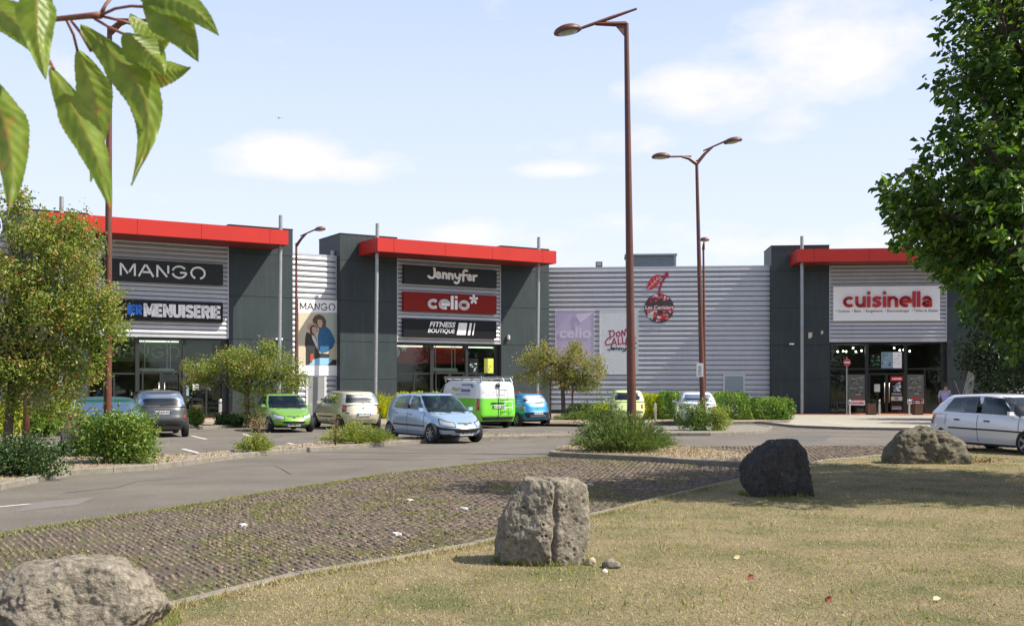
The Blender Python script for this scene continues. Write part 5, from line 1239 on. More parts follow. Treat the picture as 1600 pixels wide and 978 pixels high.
# blue electric city car
S6 = hatch(3.73, 1.62, 1.50, paint=azure, zb=.24, wr=.33, p=3.2, tail=[(131, 147, .62, .86)], plates=[(False, .40, 'GE 296 HZ', 0)], badge=[(False, .74, .03)], ends=[(.80, .12, .46, False, 'rear_bumper', M['plastic'])], spokes=7, strips=[((-1.2, .10), (1.2, .10), (1.2, .24), (-1.2, .24))], handles=[0, -.72], aerial=-.9)
S6['gh']['xr'] = [(0, -1.70), (.5, -1.52), (.85, -1.36), (1, -1.2)]; S6['rear_glass'] = (.80, .18, .84)
x, y, hx, hy = posed(856, 665.4, -.48, .877, S6['wb'], -.72)
blue, lw_, _ = car(S6, x, y, hx, hy, 'bright blue small city car with black lower bumper, parked right of the delivery van', scale=.93)
mb = MB(); patch(mb, lambda a, t: lw_.end_pt(lerp(-.55, .55, a)*(1-.15*t), lerp(.13, .26, t), False, .022), 12, 3); mb.build('skid_plate', M['rim'], blue)
for yy in (-.52, .52):
    mb = MB(); mb.tube([(-1.15, yy, 1.485), (-1.05, yy, 1.53), (.15, yy, 1.55), (.28, yy, 1.48)], .022, 6); mb.build('roof_rail', M['orange'], blue)
# pale lime city car
S7 = hatch(3.55, 1.64, 1.52, paint=lemon, glass=M['carglass_g'], p=3.0, tail=[(146, 156, .55, .80)], plates=[(False, .3, 'EA 415 QN', 0)], badge=[(False, .7, .04)], strips=[((-1.0, .3), (1.0, .3), (1.0, .38), (-1.0, .38))], trim=[(180-38, 180+38, .30, .36, .012)], spokes=6)
p = at(983, 47.6); car(S7, p.x + .02*1.8, p.y + 1.8, .02, 1, 'pale lemon green city car seen from behind, partly hidden by the tallest lamp post')
# white hatchback
S8 = hatch(4.06, 1.74, 1.45, paint=white_p, p=3.2, diamond=True, tail=[(130, 154, .66, .82)], plates=[(False, .30, 'EV 320 VP', 0)], badge=[(False, .76, .06)], spokes=5, aerial=-.8)
S8['rear_glass'] = (.80, .22, .84); S8['gh']['xr'] = [(0, -1.92), (.5, -1.72), (.85, -1.5), (1, -1.36)]; S8['gh']['hw'] = [(0, .80), (.45, .73), (.8, .64), (.93, .59), (1, .53)]
x, y, hx, hy = posed(1058.5, 664.6, .10, .995, S8['wb'], .83)
car(S8, x, y, hx, hy, 'white hatchback seen from behind, parked before a hedge behind the double lamp post')
# silver hatchback at the right edge
S9 = hatch(4.15, 1.735, 1.44, paint=silver, wr=.31, p=4.0, tail=[(133, 150, .62, .92)], plates=[(False, .62, 'CB 731 LK', 0)], spokes=5, handles=[.12, -.82], handle_mat=M['plastic'], strips=[((-1.1, .50), (1.1, .50), (1.1, .55), (-1.1, .55))], aerial=None, hv=.80)
S9['wf'] = 2.075-.83; S9['wb'] = S9['wf'] - 2.51; S9['p'] = 3.2
S9['deck'] = [(-2.075, .93), (-1.5, .95), (0, .93), (.75, .91), (1.1, .89), (1.6, .80), (2.075, .66)]
S9['gh'] = dict(xf=[(0, 1.12), (.5, .80), (.85, .52), (1, .36)], xr=[(0, -1.97), (.5, -1.74), (.85, -1.52), (1, -1.38)]); S9['roof'] = [(-1.8, 1.345), (-1.2, 1.385), (-.4, 1.41), (.2, 1.405), (.8, 1.36)]
S9['side_glass'] = [((-.10, .10), (.86, .10), (.38, .86), (-.14, .90)), ((-1.32, .13), (-.26, .11), (-.28, .90), (-1.10, .86))]; S9['rear_glass'] = (.84, .14, .84); S9['mirror'] = .82; S9['seams'] = [(1.02, .15, .98), (-.18, .10, .98), (-1.22, .62, .98)]
h = Vector((.37, -.93)).normalized(); nr = Vector((-h.y, h.x))   # left side of the car faces away to the right
px_, py_ = 10.88, 26.5
car(S9, px_ - h.x*S9['wb'] + nr.x*.78, py_ - h.y*S9['wb'] + nr.y*.78, h.x, h.y, 'silver hatchback cut by the right edge of the photo, behind the mossy boulder')
# ================================================================= LAMP POSTS
def luminaire(mb, gl, c, ax, r=.31, tilt=0.1):
    """flat round lantern head at c, ax = horizontal direction away from the pole"""
    T = Matrix.Translation(c) @ Matrix.Rotation(math.atan2(ax[1], ax[0]), 4, 'Z') @ Matrix.Rotation(-tilt, 4, 'Y')
    mb.M = T; mb.lathe([(r*.78, -.05), (r, -.035), (r*1.02, 0), (r*.9, .05), (r*.6, .10), (r*.25, .125), (.02, .13)], seg=28); mb.M = Matrix.Identity(4)
    gl.M = T; gl.lathe([(.02, -.09), (r*.4, -.082), (r*.74, -.045), (r*.74, -.03)], seg=24); gl.M = Matrix.Identity(4)
def lamp_post(px, Y, H, label, arms, r0=.10, r1=.055, lean=(0, 0), group='rust brown street lamps', hr=.31):
    p = at(px, Y); e = empty('street_lamp', p, 0, label, 'street lamp', group)
    top = Vector((lean[0], lean[1], H)); mb = MB(); n = 8
    mb.tube([top*(i/n) for i in range(n+1)], [r0 + (r1-r0)*i/n for i in range(n+1)], 16); mb.build('pole', M['lampsteel'], e, True, angle=50)
    mb = MB(); mb.lathe([(r0*1.9, 0), (r0*1.9, .02), (r0*1.35, .03), (r0*1.2, .12)], seg=16); mb.build('base', M['lampsteel'], e); mb = MB(); mb.box(-r0*.5, r0*.5, -r0*1.04, -r0*.8, .5, .95); mb.build('access_door', M['lampsteel'], e)
    for (kind, dx, dy, rise, reach, tail) in arms:
        d = Vector((dx, dy, 0)).normalized(); ar = MB(); hd = MB(); gl = MB()
        if kind == 'flag':
            k = top + d*.42 + Vector((0, 0, -.02)); ar.tube([top + Vector((0, 0, -.02)), top + d*.75 + Vector((0, 0, -.07))], [.07, .045], 4); ar.add([top + Vector((0,-.03,-.35)), top + d*.3 + Vector((0,-.03,-.04)), top + Vector((0,-.03,-.02)), top + Vector((0,.03,-.35)), top + d*.3 + Vector((0,.03,-.04)), top + Vector((0,.03,-.02))], [(0,1,2), (5,4,3), (0,3,4,1), (1,4,5,2)])
            h_ = top + d*1.15 + Vector((0, 0, -.22)); t_ = top - d*.25 + Vector((0, 0, .36))
            ar.tube([h_, h_.lerp(t_, .5), t_], [.035, .045, .028], 6)
            h_ = h_ + d*.28 + Vector((0, 0, -.06)); tl = -.18
        else:
            k = top + d*.85*reach + Vector((0, 0, rise)); ar.tube([top + Vector((0, 0, -.12)), top + d*.42*reach + Vector((0,0,rise*.47)), k], [.075, .06, .04], 6)
            dd = (d*1.0 + Vector((0, 0, tail))).normalized(); h_ = k + dd*.75*reach; ar.tube([k - dd*.55*reach, h_], [.03, .038], 6); tl = math.atan(tail)*.4; h_ = h_ + d*.25
        a = ar.build('arm', M['lampsteel'], e, True, angle=40); luminaire(hd, gl, h_, d, hr, tl)
        ho = hd.build('lamp_head', M['lampsteel'], e, True, angle=50); gl.build('lamp_glass', M['lampglass'], ho, True)
    return e
lamp_post(988, 24.6, 10.05, 'tallest rust brown lamp post with one flag shaped arm, standing in the spiky bush', [('flag', -1, -.25, 0, 1, 0)], .115, .055, (-.14, 0), hr=.32)
lamp_post(1099, 37.5, 9.65, 'rust brown double armed lamp post with a paper notice, in front of the white car', [('y', -1, -.15, .12, .66, -.05), ('y', 1, .10, .50, .70, .45)], .105, .055, (-.24, 0), hr=.33)
lamp_post(1101.5, 53, 8.65, 'thin far lamp post just right of the double armed one', [('y', -.15, -1, .1, .8, .1)], .085, .05, (-.08, 0), hr=.24)
lamp_post(463, 50.5, 8.5, 'thin rust brown lamp post before the narrow ribbed wall with single head', [('y', .95, -.3, .45, .65, .35)], .085, .05, (.0, 0), hr=.26)
lamp_post(167.5, 21.6, 8.95, 'rust brown lamp post in the leafy bush at left, its head behind the hanging leaves', [('y', 1, -.2, .10, .55, -.1)], .085, .05, (.05, 0), hr=.27)
p = at(1097, 37.3); e = empty('paper_notice', (p.x - .12, p.y - .13, zat(578, 37.3)), 0, 'white paper notice strapped to the double armed lamp post', 'notice')
mb = MB(); mb.box(-.1, .14, -.012, .0, -.24, .24); mb.build('sheet', M['offwhite'], e); mb = MB(); mb.box(-.03, .07, -.016, -.011, -.1, .15); mb.box(-.05, .09, -.016, -.011, -.18, -.13); mb.build('print', M['galv'], e)

# ================================================================= STREET FURNITURE
def bollard(fr, px, y, h, label, m_=None, r=.055):
    q = fr.px(px, 640, y)[0]; w_ = fr.w(q, y, 0); e = empty('bollard', (w_.x, w_.y, gz(w_.y) + .11), 0, label, 'bollard', 'steel bollards')
    mb = MB(); mb.lathe([(r, 0), (r, h-.05), (r*.9, h-.02), (r*.5, h)], seg=16); mb.lathe([(r*1.5, 0), (r*1.5, .015), (r, .02)], seg=16); mb.build('post', m_ or M['steel'], e, True, angle=50)
    mb = MB(); mb.lathe([(r*1.02, 0), (r*1.02, .05)], (0, 0, h-.2), seg=16); mb.build('ring', M['frame'], e)
for px, l in ((1327.5, 'steel bollard left of the right shop entrance, beside the no entry sign'), (1374, 'steel bollard right of the left litter bin at the shop entrance'), (1420.5, 'steel bollard touching the right litter bin at the shop entrance')): bollard(FC, px, -2.5, .84, l)
bollard(FM, 344, -2.2, .95, 'wide pale steel bollard at the nearest shop entrance', None, .085); bollard(FC, 1307, -.6, .9, 'dark bollard close to the glass left of the right shop entrance', M['frame'])
def bin_(x, y, z, rz, w, d, h, label, top='flat'):
    e = empty('litter_bin', (x, y, z), rz, label, 'litter bin'); mb = MB()
    n = 7
    for i in range(n):
        a = -w/2 + w*(i+.1)/n; b = a + w/n*.8
        mb.box(a, b, -d/2-.02, -d/2, .04, h*.78); mb.box(a, b, d/2, d/2+.02, .04, h*.78)
    for i in range(5):
        a = -d/2 + d*(i+.1)/5; b = a + d/5*.8; mb.box(-w/2-.02, -w/2, a, b, .04, h*.78); mb.box(w/2, w/2+.02, a, b, .04, h*.78)
    mb.build('slats', M['wood'], e)
    mb = MB(); mb.box(-w/2+.01, w/2-.01, -d/2+.01, d/2-.01, 0, h*.76); [mb.box(sx*w/2-.02, sx*w/2+.02, sy*d/2-.02, sy*d/2+.02, 0, h) for sx in (-1, 1) for sy in (-1, 1)]; mb.build('liner', M['frame'], e)
    mb = MB(); mb.prism([(-w/2-.04, h*.97), (w/2+.04, h*.97), (w/2-.02, h*1.06), (-w/2+.02, h*1.06)], -d/2-.04, d/2+.04); mb.build('lid', M['sign_dark'], e)
for px, l in ((1361, 'brown slatted litter bin left of the entrance door of the right shop'), (1434, 'brown slatted litter bin right of the entrance door of the right shop')):
    q = FC.px(px, 640, -2.3); w_ = FC.w(q[0], -2.3, 0); bin_(w_.x, w_.y, gz(w_.y) + .11, FC.a, .44, .4, .80, l)
p = gp(306, 664.5); bin_(p.x, p.y, p.z + .11, FM.a, .42, .4, .98, 'wooden slatted litter bin with dark lid beside the dark grey crossover')
# no entry sign
q = FC.px(1323, 570, -2.9); w_ = FC.w(q[0], -2.9, 0); e = empty('no_entry_sign', (w_.x, w_.y, gz(w_.y) + .1), 0, 'round red no entry sign with white bar on a thin grey post', 'road sign')
mb = MB(); mb.lathe([(.028, 0), (.028, 3.2)], seg=10); mb.build('post', M['galv'], e, True, angle=50)
mb = MB(); mb.M = Matrix.Translation((0, -.045, 2.9)); mb.lathe([(.21, -.01), (.21, .012)], axis='y', seg=28); mb.build('disc', mat('sign_faded_red', (.30, .035, .045), .5), e)
mb = MB(); mb.box(-.15, .15, -.062, -.056, 2.87, 2.93); mb.build('bar', M['offwhite'], e)
# pale leaning feather flag behind the silver car
p = at(1510, 45); e = empty('feather_flag', (p.x, p.y, p.z), 0, 'pale leaning feather shaped flag with a dark mark behind the silver car', 'flag')
mb = MB(); pl = [(-.20, .35), (.15, .35), (.34, 2.0), (.28, 2.22), (.12, 2.28), (.02, 2.1)]; mb.prism(pl, -.012, .012); mb.build('cloth', mat('flag_cloth', (.30, .29, .23), .8, noise_amt=.2, noise_scale=3), e)
mb = MB(); mb.ribbon([(.1, 1.6), (.22, 1.68), (.2, 1.8), (.1, 1.74), (.24, 1.9)], .03, -.018, -.013); mb.build('mark', M['charcoal'], e)
mb = MB(); mb.tube([(-.18, .03, 0), (-.16, .03, 1.2), (.12, .03, 2.3)], .018, 6); mb.tube([(-.1, .03, .9), (-.5, .03, 1.9)], .012, 5); mb.build('rod', M['galv'], e)
# service meter post by the hedge and stakes
p = gp(1031, 662); e = empty('marker_post', (p.x, p.y + 1.5, p.z + .1), 0, 'small grey ringed marker post between two hedges', 'post')
mb = MB(); mb.lathe([(.06, 0), (.06, .7), (.03, .8)], seg=12); mb.build('post', M['galv'], e, True, angle=50); 
for z_ in (.3, .42, .54): mb = MB(); mb.lathe([(.075, 0), (.075, .03)], (0, 0, z_), seg=12); mb.build('ring', M['steel'], e)

# ================================================================= BOULDERS AND STONES
def boulder(name, label, loc, half, prof, seed, m_, sub=6, amp=.09, pits=0, rz=0, cracks=0, cat='boulder', p=3.2, taper=.25, cuts=9):
    """prof: list of (z 0..1, left, right) outline half-widths relative to half[0]"""
    bm = bmesh.new(); bmesh.ops.create_icosphere(bm, subdivisions=sub, radius=1.0); ofs = Vector((seed*3.1, seed*1.7, seed*.9))
    rr = random.Random(seed); planes = []
    for i in range(cuts):
        n = Vector((rr.gauss(0, 1), rr.gauss(0, 1), rr.gauss(0, .8))).normalized(); planes.append((n, .86 + .22*rr.random()))
    for v in bm.verts:
        d = v.co.normalized()
        k = (abs(d.x)**p + abs(d.y)**p + abs(d.z)**p)**(-1/p); q = d*k
        for n, c in planes:
            e_ = q.dot(n) - c
            if e_ > 0: q -= n*e_*.85
        t = (q.z + 1)/2
        l_ = tab([(a, b) for a, b, c in prof], t); r_ = tab([(a, c) for a, b, c in prof], t)
        x = q.x*(l_ if q.x < 0 else r_)*half[0]; y = q.y*half[1]*(1 - taper*t); z = t*half[2]
        P = Vector((x, y, z)); s = half[0]
        f = noise.fractal(P/s*1.6 + ofs, 1.0, 2.0, 6)*amp*.9 + (noise.ridged_multi_fractal(P/s*2.6 + ofs, .8, 2.1, 6, 1.0, 2.0) - 1.1)*amp*.12
        f += noise.fractal(P/s*9 + ofs, .8, 2.0, 5)*amp*.24
        cell = noise.voronoi(P/s*2.3 + ofs)[0]; f += (min(cell[1] - cell[0], .35) - .18)*amp*.55      # broken facets with sharp seams
        cell = noise.voronoi(P/s*6.5 + ofs*1.3)[0]; f += (min(cell[1] - cell[0], .3) - .15)*amp*.16
        if cracks:
            for (cx, wd, dp) in cracks:
                xx = x/s - cx - .10*noise.noise(P*3) - .05*noise.noise(P*11)
                f -= dp*math.exp(-(xx/wd)**2)*(.55 + .9*abs(noise.noise(P*4 + ofs)))
        if pits:
            dv = noise.voronoi(P/s*pits + ofs)[0][0]; hsh = noise.noise(P/s*pits*.35 + ofs*2)
            if hsh > .0: f -= max(0, .34 - dv)*.45*min(1, hsh*4)
        v.co = P + d*f*s; v.co.z = max(v.co.z, -.05)
    me = bpy.data.meshes.new(name); bm.to_mesh(me); bm.free(); me.materials.append(m_)
    me.polygons.foreach_set('use_smooth', [True]*len(me.polygons))
    o = bpy.data.objects.new(name, me); COL.objects.link(o); o.location = loc; o.rotation_euler = (0, 0, rz); tag(o, label, cat); return o
def rock_mat(name, a, b, c, dark=.45):
    m = bpy.data.materials.new(name); m.use_nodes = True; t = m.node_tree; bs = t.nodes['Principled BSDF']; bs.inputs['Roughness'].default_value = .95
    g = N(t, 'ShaderNodeNewGeometry')
    def nz(s, d=9): n = N(t, 'ShaderNodeTexNoise'); n.inputs['Scale'].default_value = s; n.inputs['Detail'].default_value = d; n.inputs['Roughness'].default_value = .7; t.links.new(g.outputs['Position'], n.inputs['Vector']); return n
    n1, n2, n3 = nz(3.2), nz(19), nz(70)
    r1 = N(t, 'ShaderNodeValToRGB'); e = r1.color_ramp.elements; e[0].position = .32; e[0].color = (*a, 1); e[1].position = .66; e[1].color = (*b, 1); t.links.new(n1.outputs['Fac'], r1.inputs[0])
    r2 = N(t, 'ShaderNodeValToRGB'); e = r2.color_ramp.elements; e[0].position = .36; e[0].color = (dark, dark, dark, 1); e[1].position = .60; e[1].color = (1, 1, 1, 1); t.links.new(n2.outputs['Fac'], r2.inputs[0])
    mx = N(t, 'ShaderNodeMix', data_type='RGBA', blend_type='MULTIPLY'); mx.inputs[0].default_value = 1; t.links.new(r1.outputs[0], mx.inputs[6]); t.links.new(r2.outputs[0], mx.inputs[7])
    r3 = N(t, 'ShaderNodeValToRGB'); e = r3.color_ramp.elements; e[0].position = .60; e[0].color = (0, 0, 0, 1); e[1].position = .68; e[1].color = (1, 1, 1, 1); n4 = nz(11); t.links.new(n4.outputs['Fac'], r3.inputs[0])
    m2 = N(t, 'ShaderNodeMix', data_type='RGBA'); t.links.new(r3.outputs[0], m2.inputs[0]); t.links.new(mx.outputs[2], m2.inputs[6]); m2.inputs[7].default_value = (*c, 1); t.links.new(m2.outputs[2], bs.inputs['Base Color'])
    ad = N(t, 'ShaderNodeMath', operation='ADD'); t.links.new(n2.outputs['Fac'], ad.inputs[0]); t.links.new(n3.outputs['Fac'], ad.inputs[1])
    bp = N(t, 'ShaderNodeBump'); bp.inputs['Strength'].default_value = 1; bp.inputs['Distance'].default_value = .022; t.links.new(ad.outputs[0], bp.inputs['Height']); t.links.new(bp.outputs[0], bs.inputs['Normal']); return m
rk = rock_mat('limestone', (.26, .225, .17), (.38, .335, .26), (.48, .44, .37), .42); rkd = rock_mat('dark_stone', (.045, .041, .038), (.08, .073, .066), (.15, .145, .135), .5); rkm = rock_mat('mossy_stone', (.14, .125, .085), (.20, .18, .13), (.10, .085, .04), .4)
p = gp(88, 1010); boulder('boulder', 'big pale grey boulder cut by the bottom left corner', (p.x, p.y + .38, p.z - .05), (.52, .46, .535), [(0, 1, 1), (.35, 1.0, .98), (.7, .92, .84), (.88, .78, .62), (1, .55, .40)], 3, rk, amp=.10, pits=0, rz=.2, sub=7, p=4, cuts=12)
p = gp(849, 890); boulder('boulder', 'upright pitted grey boulder with a vertical cleft at the centre of the lawn edge', (p.x, p.y + .22, p.z - .02), (.385, .26, .78), [(0, .96, .86), (.12, 1.0, .90), (.5, .95, .96), (.8, .84, .97), (.93, .80, .94), (1, .76, .86)], 11, rk, amp=.075, pits=10, rz=.30, cracks=[(.08, .05, .13)], sub=7, p=9, taper=.1, cuts=4)
p = gp(866, 760); o = None
p = gp(1222, 781); boulder('boulder', 'dark blackish boulder with flat top in the tree shade', (p.x, p.y + .34, p.z - .10), (.47, .36, .92), [(0, 1.0, 1.0), (.3, .99, .97), (.6, .88, .86), (.85, .72, .76), (1, .58, .66)], 21, rkd, amp=.10, rz=.3, cracks=[(.35, .05, .12), (-.3, .06, .06)], p=6, cuts=8)
p = gp(1466, 728); boulder('boulder', 'long low mossy boulder in front of the silver car', (p.x, p.y + .5, p.z - .06), (.87, .48, .84), [(0, 1.0, .98), (.3, .98, .98), (.55, .97, .96), (.70, .92, .80), (.85, .86, .34), (1, .72, .16)], 32, rkm, amp=.12, pits=5, p=5, cracks=[(.1, .06, .07)])
def stone(px, py, r, label, seed, m_, sz=.7): p = gp(px, py); boulder('stone', label, (p.x, p.y, p.z + .02), (r, r*.8, r*2*sz), [(0, 1, 1), (.5, .9, .8), (1, .5, .4)], seed, m_, 4, .14, cat='stone')
stone(924, 889, .055, 'small cream stone just right of the upright boulder', 41, mat('cream_stone', (.42, .36, .24), .9, noise_amt=.25, noise_scale=20, bump=.5), .75); stone(956, 893, .085, 'small grey stone second to the right of the upright boulder', 42, rk, .55); stone(945, 900, .03, 'tiny pale pebble below the small grey stone', 43, M['offwhite'])
lbl = {(640, 783): 'white paver marker left of three on the bricks', (725, 796): 'white paver marker middle of the brick bay, right of another', (380, 822): 'white paver marker nearest the road at left', (922, 758): 'white paver marker behind the upright boulder', (620, 836): 'faint white paver marker nearest the lawn kerb'}
for (px, py), l in lbl.items():
    p = gp(px, py); mb = MB(); a = np.array([.53, -.848]); b_ = np.array([.848, .53])
    mb.add([tuple(np.array([p.x, p.y]) + s*.05*a + t*.035*b_) + (p.z + zz,) for zz in (.0, .028) for s, t in ((-1,-1), (1,-1), (1, 1), (-1, 1))], [(3,2,1,0), (4,5,6,7), (0,1,5,4), (1,2,6,5), (2,3,7,6), (3,0,4,7)]); o = mb.build('bay_marker', M['white_line']); tag(o, l, 'marker')
# grass grown up against the stones
ring = []
for (px, py, rx, ry, dy) in ((88, 1010, .55, .47, .38), (849, 890, .39, .25, .22), (1222, 781, .46, .35, .34), (1466, 728, .88, .47, .5)):
    p = gp(px, py)
    for i in range(700):
        a_ = random.random()*6.283; q_ = 1 + abs(random.gauss(0, .07)); ring.append((p.x + math.cos(a_)*rx*q_, p.y + dy + math.sin(a_)*ry*q_))
fringe_obj('boulder_grass', ring, .075, .0035, MC['green_tufts'], 'longer grass growing round the feet of the boulders', z=.03)
# fallen leaves on the lawn
for (px, py, c, l) in [(1167, 912, 'rust', 'dark red fallen leaf on the lawn'), (1288, 948, 'rust', 'small red brown fallen leaf near the bottom edge of the lawn'), (1146, 880, 'straw', 'pale straw coloured fallen leaf left of the red one'), (1560, 792, 'straw', 'pale fallen leaf in the sunlit patch at right'), (1458, 948, 'straw', 'pale fallen leaf at the bottom right of the lawn')]:
    p = gp(px, py); o = leaves('fallen_leaf', np.array([[0, 0, .02]]), np.array([[1, .3, .25]]), .07, .045, mat('leaf_' + c, (.20, .03, .02) if c == 'rust' else (.45, .36, .2), .7)); o.location = (p.x, p.y, p.z + .03); tag(o, l, 'leaf')
for i in range(60):
    pass
# dead leaves heap beside the mossy boulder
n = 260; P = np.c_[rng.normal(0, .42, n), rng.normal(0, .16, n), np.abs(rng.normal(0, .035, n))]; p = gp(1500, 724)
o = leaves('leaf_litter', P, rdir(n)*[1, 1, .4], .06, .04, mat('litter_brown', (.22, .085, .04), .8, col2=(.32, .17, .08), noise_scale=30)); o.location = (p.x, p.y, p.z + .04); tag(o, 'rust brown dead leaves heaped at the foot of the mossy boulder', 'leaves', kind='stuff')

# ================================================================= PLANTS
L_hedge = leaf_mat('hedge_leaf', (.045, .115, .012), (.13, .24, .03), (.26, .36, .06), .3, .45)
L_yel = leaf_mat('golden_leaf', (.16, .24, .015), (.40, .44, .03), (.52, .54, .06), .35, .5)
L_broom = leaf_mat('broom_leaf', (.07, .13, .03), (.15, .22, .055), (.24, .29, .09), .25, .5)
L_bush = leaf_mat('bush_leaf', (.045, .10, .012), (.13, .22, .03), (.24, .32, .06), .3, .45)
L_ivy = leaf_mat('ivy_leaf', (.018, .05, .012), (.05, .095, .02), (.10, .14, .03), .2, .4)
L_jun = leaf_mat('juniper_leaf', (.10, .17, .02), (.24, .30, .05), (.34, .38, .08), .3, .5)
L_haw = leaf_mat('hawthorn_leaf', (.08, .145, .023), (.215, .285, .05), (.38, .29, .09), .38, .45)
L_haw2 = leaf_mat('dry_tree_leaf', (.11, .165, .03), (.24, .275, .06), (.40, .24, .08), .36, .5)
L_cherry = leaf_mat('cherry_leaf', (.024, .062, .010), (.062, .135, .018), (.14, .22, .035), .45, .4, .8)
L_dark = leaf_mat('dark_tree_leaf', (.012, .026, .008), (.03, .06, .014), (.07, .10, .02), .2, .45)
L_dry = leaf_mat('dry_stem_leaf', (.16, .14, .05), (.28, .20, .09), (.34, .20, .12), .3, .6)
p = at(193, 20.9); shrub('shrub', 'large leafy green bush around the foot of the left lamp post', 'shrub', p.x, p.y, 1.02, .55, .95, 9000, .062, L_bush, base=.1, lw=.62)
p = at(38, 18.0); shrub('ivy_shrub', 'low dark glossy shrub at the left edge of the planted strip', 'shrub', p.x, p.y, .95, .75, .62, 7500, .055, L_ivy, base=.08, lw=.6)
p = at(-60, 16.6); shrub('ivy_shrub', 'dark low shrub partly outside the left edge', 'shrub', p.x, p.y, .8, .5, .6, 3000, .055, L_ivy, base=.08, lw=.6)
p = gpr(398, 705); shrub('shrub', 'small yellow green shrub with dry red tips on the planted strip', 'shrub', p.x, p.y, .46, .3, .42, 1800, .05, L_jun, base=.1, style='broom'); 
p = at(401, p.y + .1); shrub('dry_plant', 'tall reddish dry stalk plant beside the small strip shrub', 'plant', p.x, p.y + .15, .34, .25, .92, 420, .05, L_dry, base=.1, style='round', stem=True)
p = gpr(560, 692); shrub('shrub', 'wide low spiky yellow green shrub beside the silver blue hatchback', 'shrub', p.x, p.y, 1.05, .38, .55, 5500, .065, L_jun, base=.1, style='broom', lw=.3)
p = at(524, 27.2); shrub('dry_plant', 'reddish dry stalk rising behind the wide low shrub', 'plant', p.x, p.y, .16, .14, .95, 170, .05, L_dry, base=.1)
p = at(975, 24.4); shrub('broom_bush', 'big spiky dark green bush around the tallest lamp post', 'shrub', p.x, p.y, 1.20, .8, .88, 14000, .085, L_broom, base=.1, style='broom', lw=.2)
p = at(938, 24.9); shrub('shrub', 'loose leafy bush behind the spiky bush, left of the tallest lamp post', 'shrub', p.x, p.y, .58, .42, 1.22, 3200, .055, L_bush, base=.1)
p = at(1087, 37.0); shrub('shrub', 'loose green shrub at the foot of the double armed lamp post', 'shrub', p.x, p.y, .70, .45, 1.0, 3000, .07, L_bush, base=.1)
p = at(1122, 37.0); shrub('shrub', 'lower paler shrub right of the double armed lamp post', 'shrub', p.x, p.y, .55, .45, .82, 2400, .07, L_jun, base=.1)
# hedges in front of the halls: photo columns, top row, distance
for (x0, x1, yt, Y, ry, m_, st, l) in [
    (888, 930, 634, 53.5, .9, L_ivy, 'box', 'dark olive clipped hedge right of the third tree'), (866, 936, 645, 49.5, .8, L_broom, 'broom', 'low grassy green shrub between blue car and tall lamp post'),
    (926, 962, 634, 51.5, .8, L_yel, 'round', 'yellow green shrub left of the pale lemon car'), (1000, 1030, 618, 51, .8, L_yel, 'box', 'yellow green hedge right of the pale lemon car'),
    (1029, 1066, 615, 50.5, .8, L_hedge, 'box', 'dark green clipped hedge left of the white hatchback'), (1113, 1168, 616, 50, .9, L_hedge, 'box', 'clipped green hedge block right of the white hatchback'),
    (1175, 1226, 623, 50.3, .9, L_hedge, 'box', 'clipped green hedge block nearest the right shop tower'), (1222, 1240, 624, 50.3, .4, L_bush, 'round', 'loose sprouting shrub at the right end of the hedge blocks'),
    (566, 626, 615, 51.5, 1.0, L_yel, 'broom', 'bright yellow green shrub behind the beige hatchback'), (614, 700, 616, 52.5, .9, L_yel, 'box', 'yellow green hedge below the middle shop window, behind the silver blue car'),
    (296, 318, 640, 42.5, .5, L_bush, 'round', 'small green plant beside the wooden litter bin'), (332, 402, 650, 42.5, .8, L_ivy, 'round', 'low dark shrub under the middle tree, left of the lime green coupe'),
    (-40, 46, 632, 33, .9, L_yel, 'round', 'golden green shrub at the far left behind the berry tree'), (42, 92, 640, 34, .8, L_hedge, 'round', 'mid green shrub between golden shrubs at the left'), (84, 124, 631, 35, .8, L_yel, 'round', 'golden green shrub left of the dark green saloon')]:
    a = at(x0, Y); b_ = at(x1, Y); h_ = zat(yt, Y) - gz(Y) - .1; w_ = (b_.x - a.x)/2
    shrub('hedge' if st == 'box' else 'shrub', l, 'hedge' if st == 'box' else 'shrub', (a.x + b_.x)/2, Y, w_*(1.0 if st != 'round' else 1.0), ry, h_*(1 if st != 'round' else 1.05), int(2600 + 2600*w_*h_), .10 if st != 'broom' else .12, m_, base=.1, style=st, lw=.62 if st != 'broom' else .2)

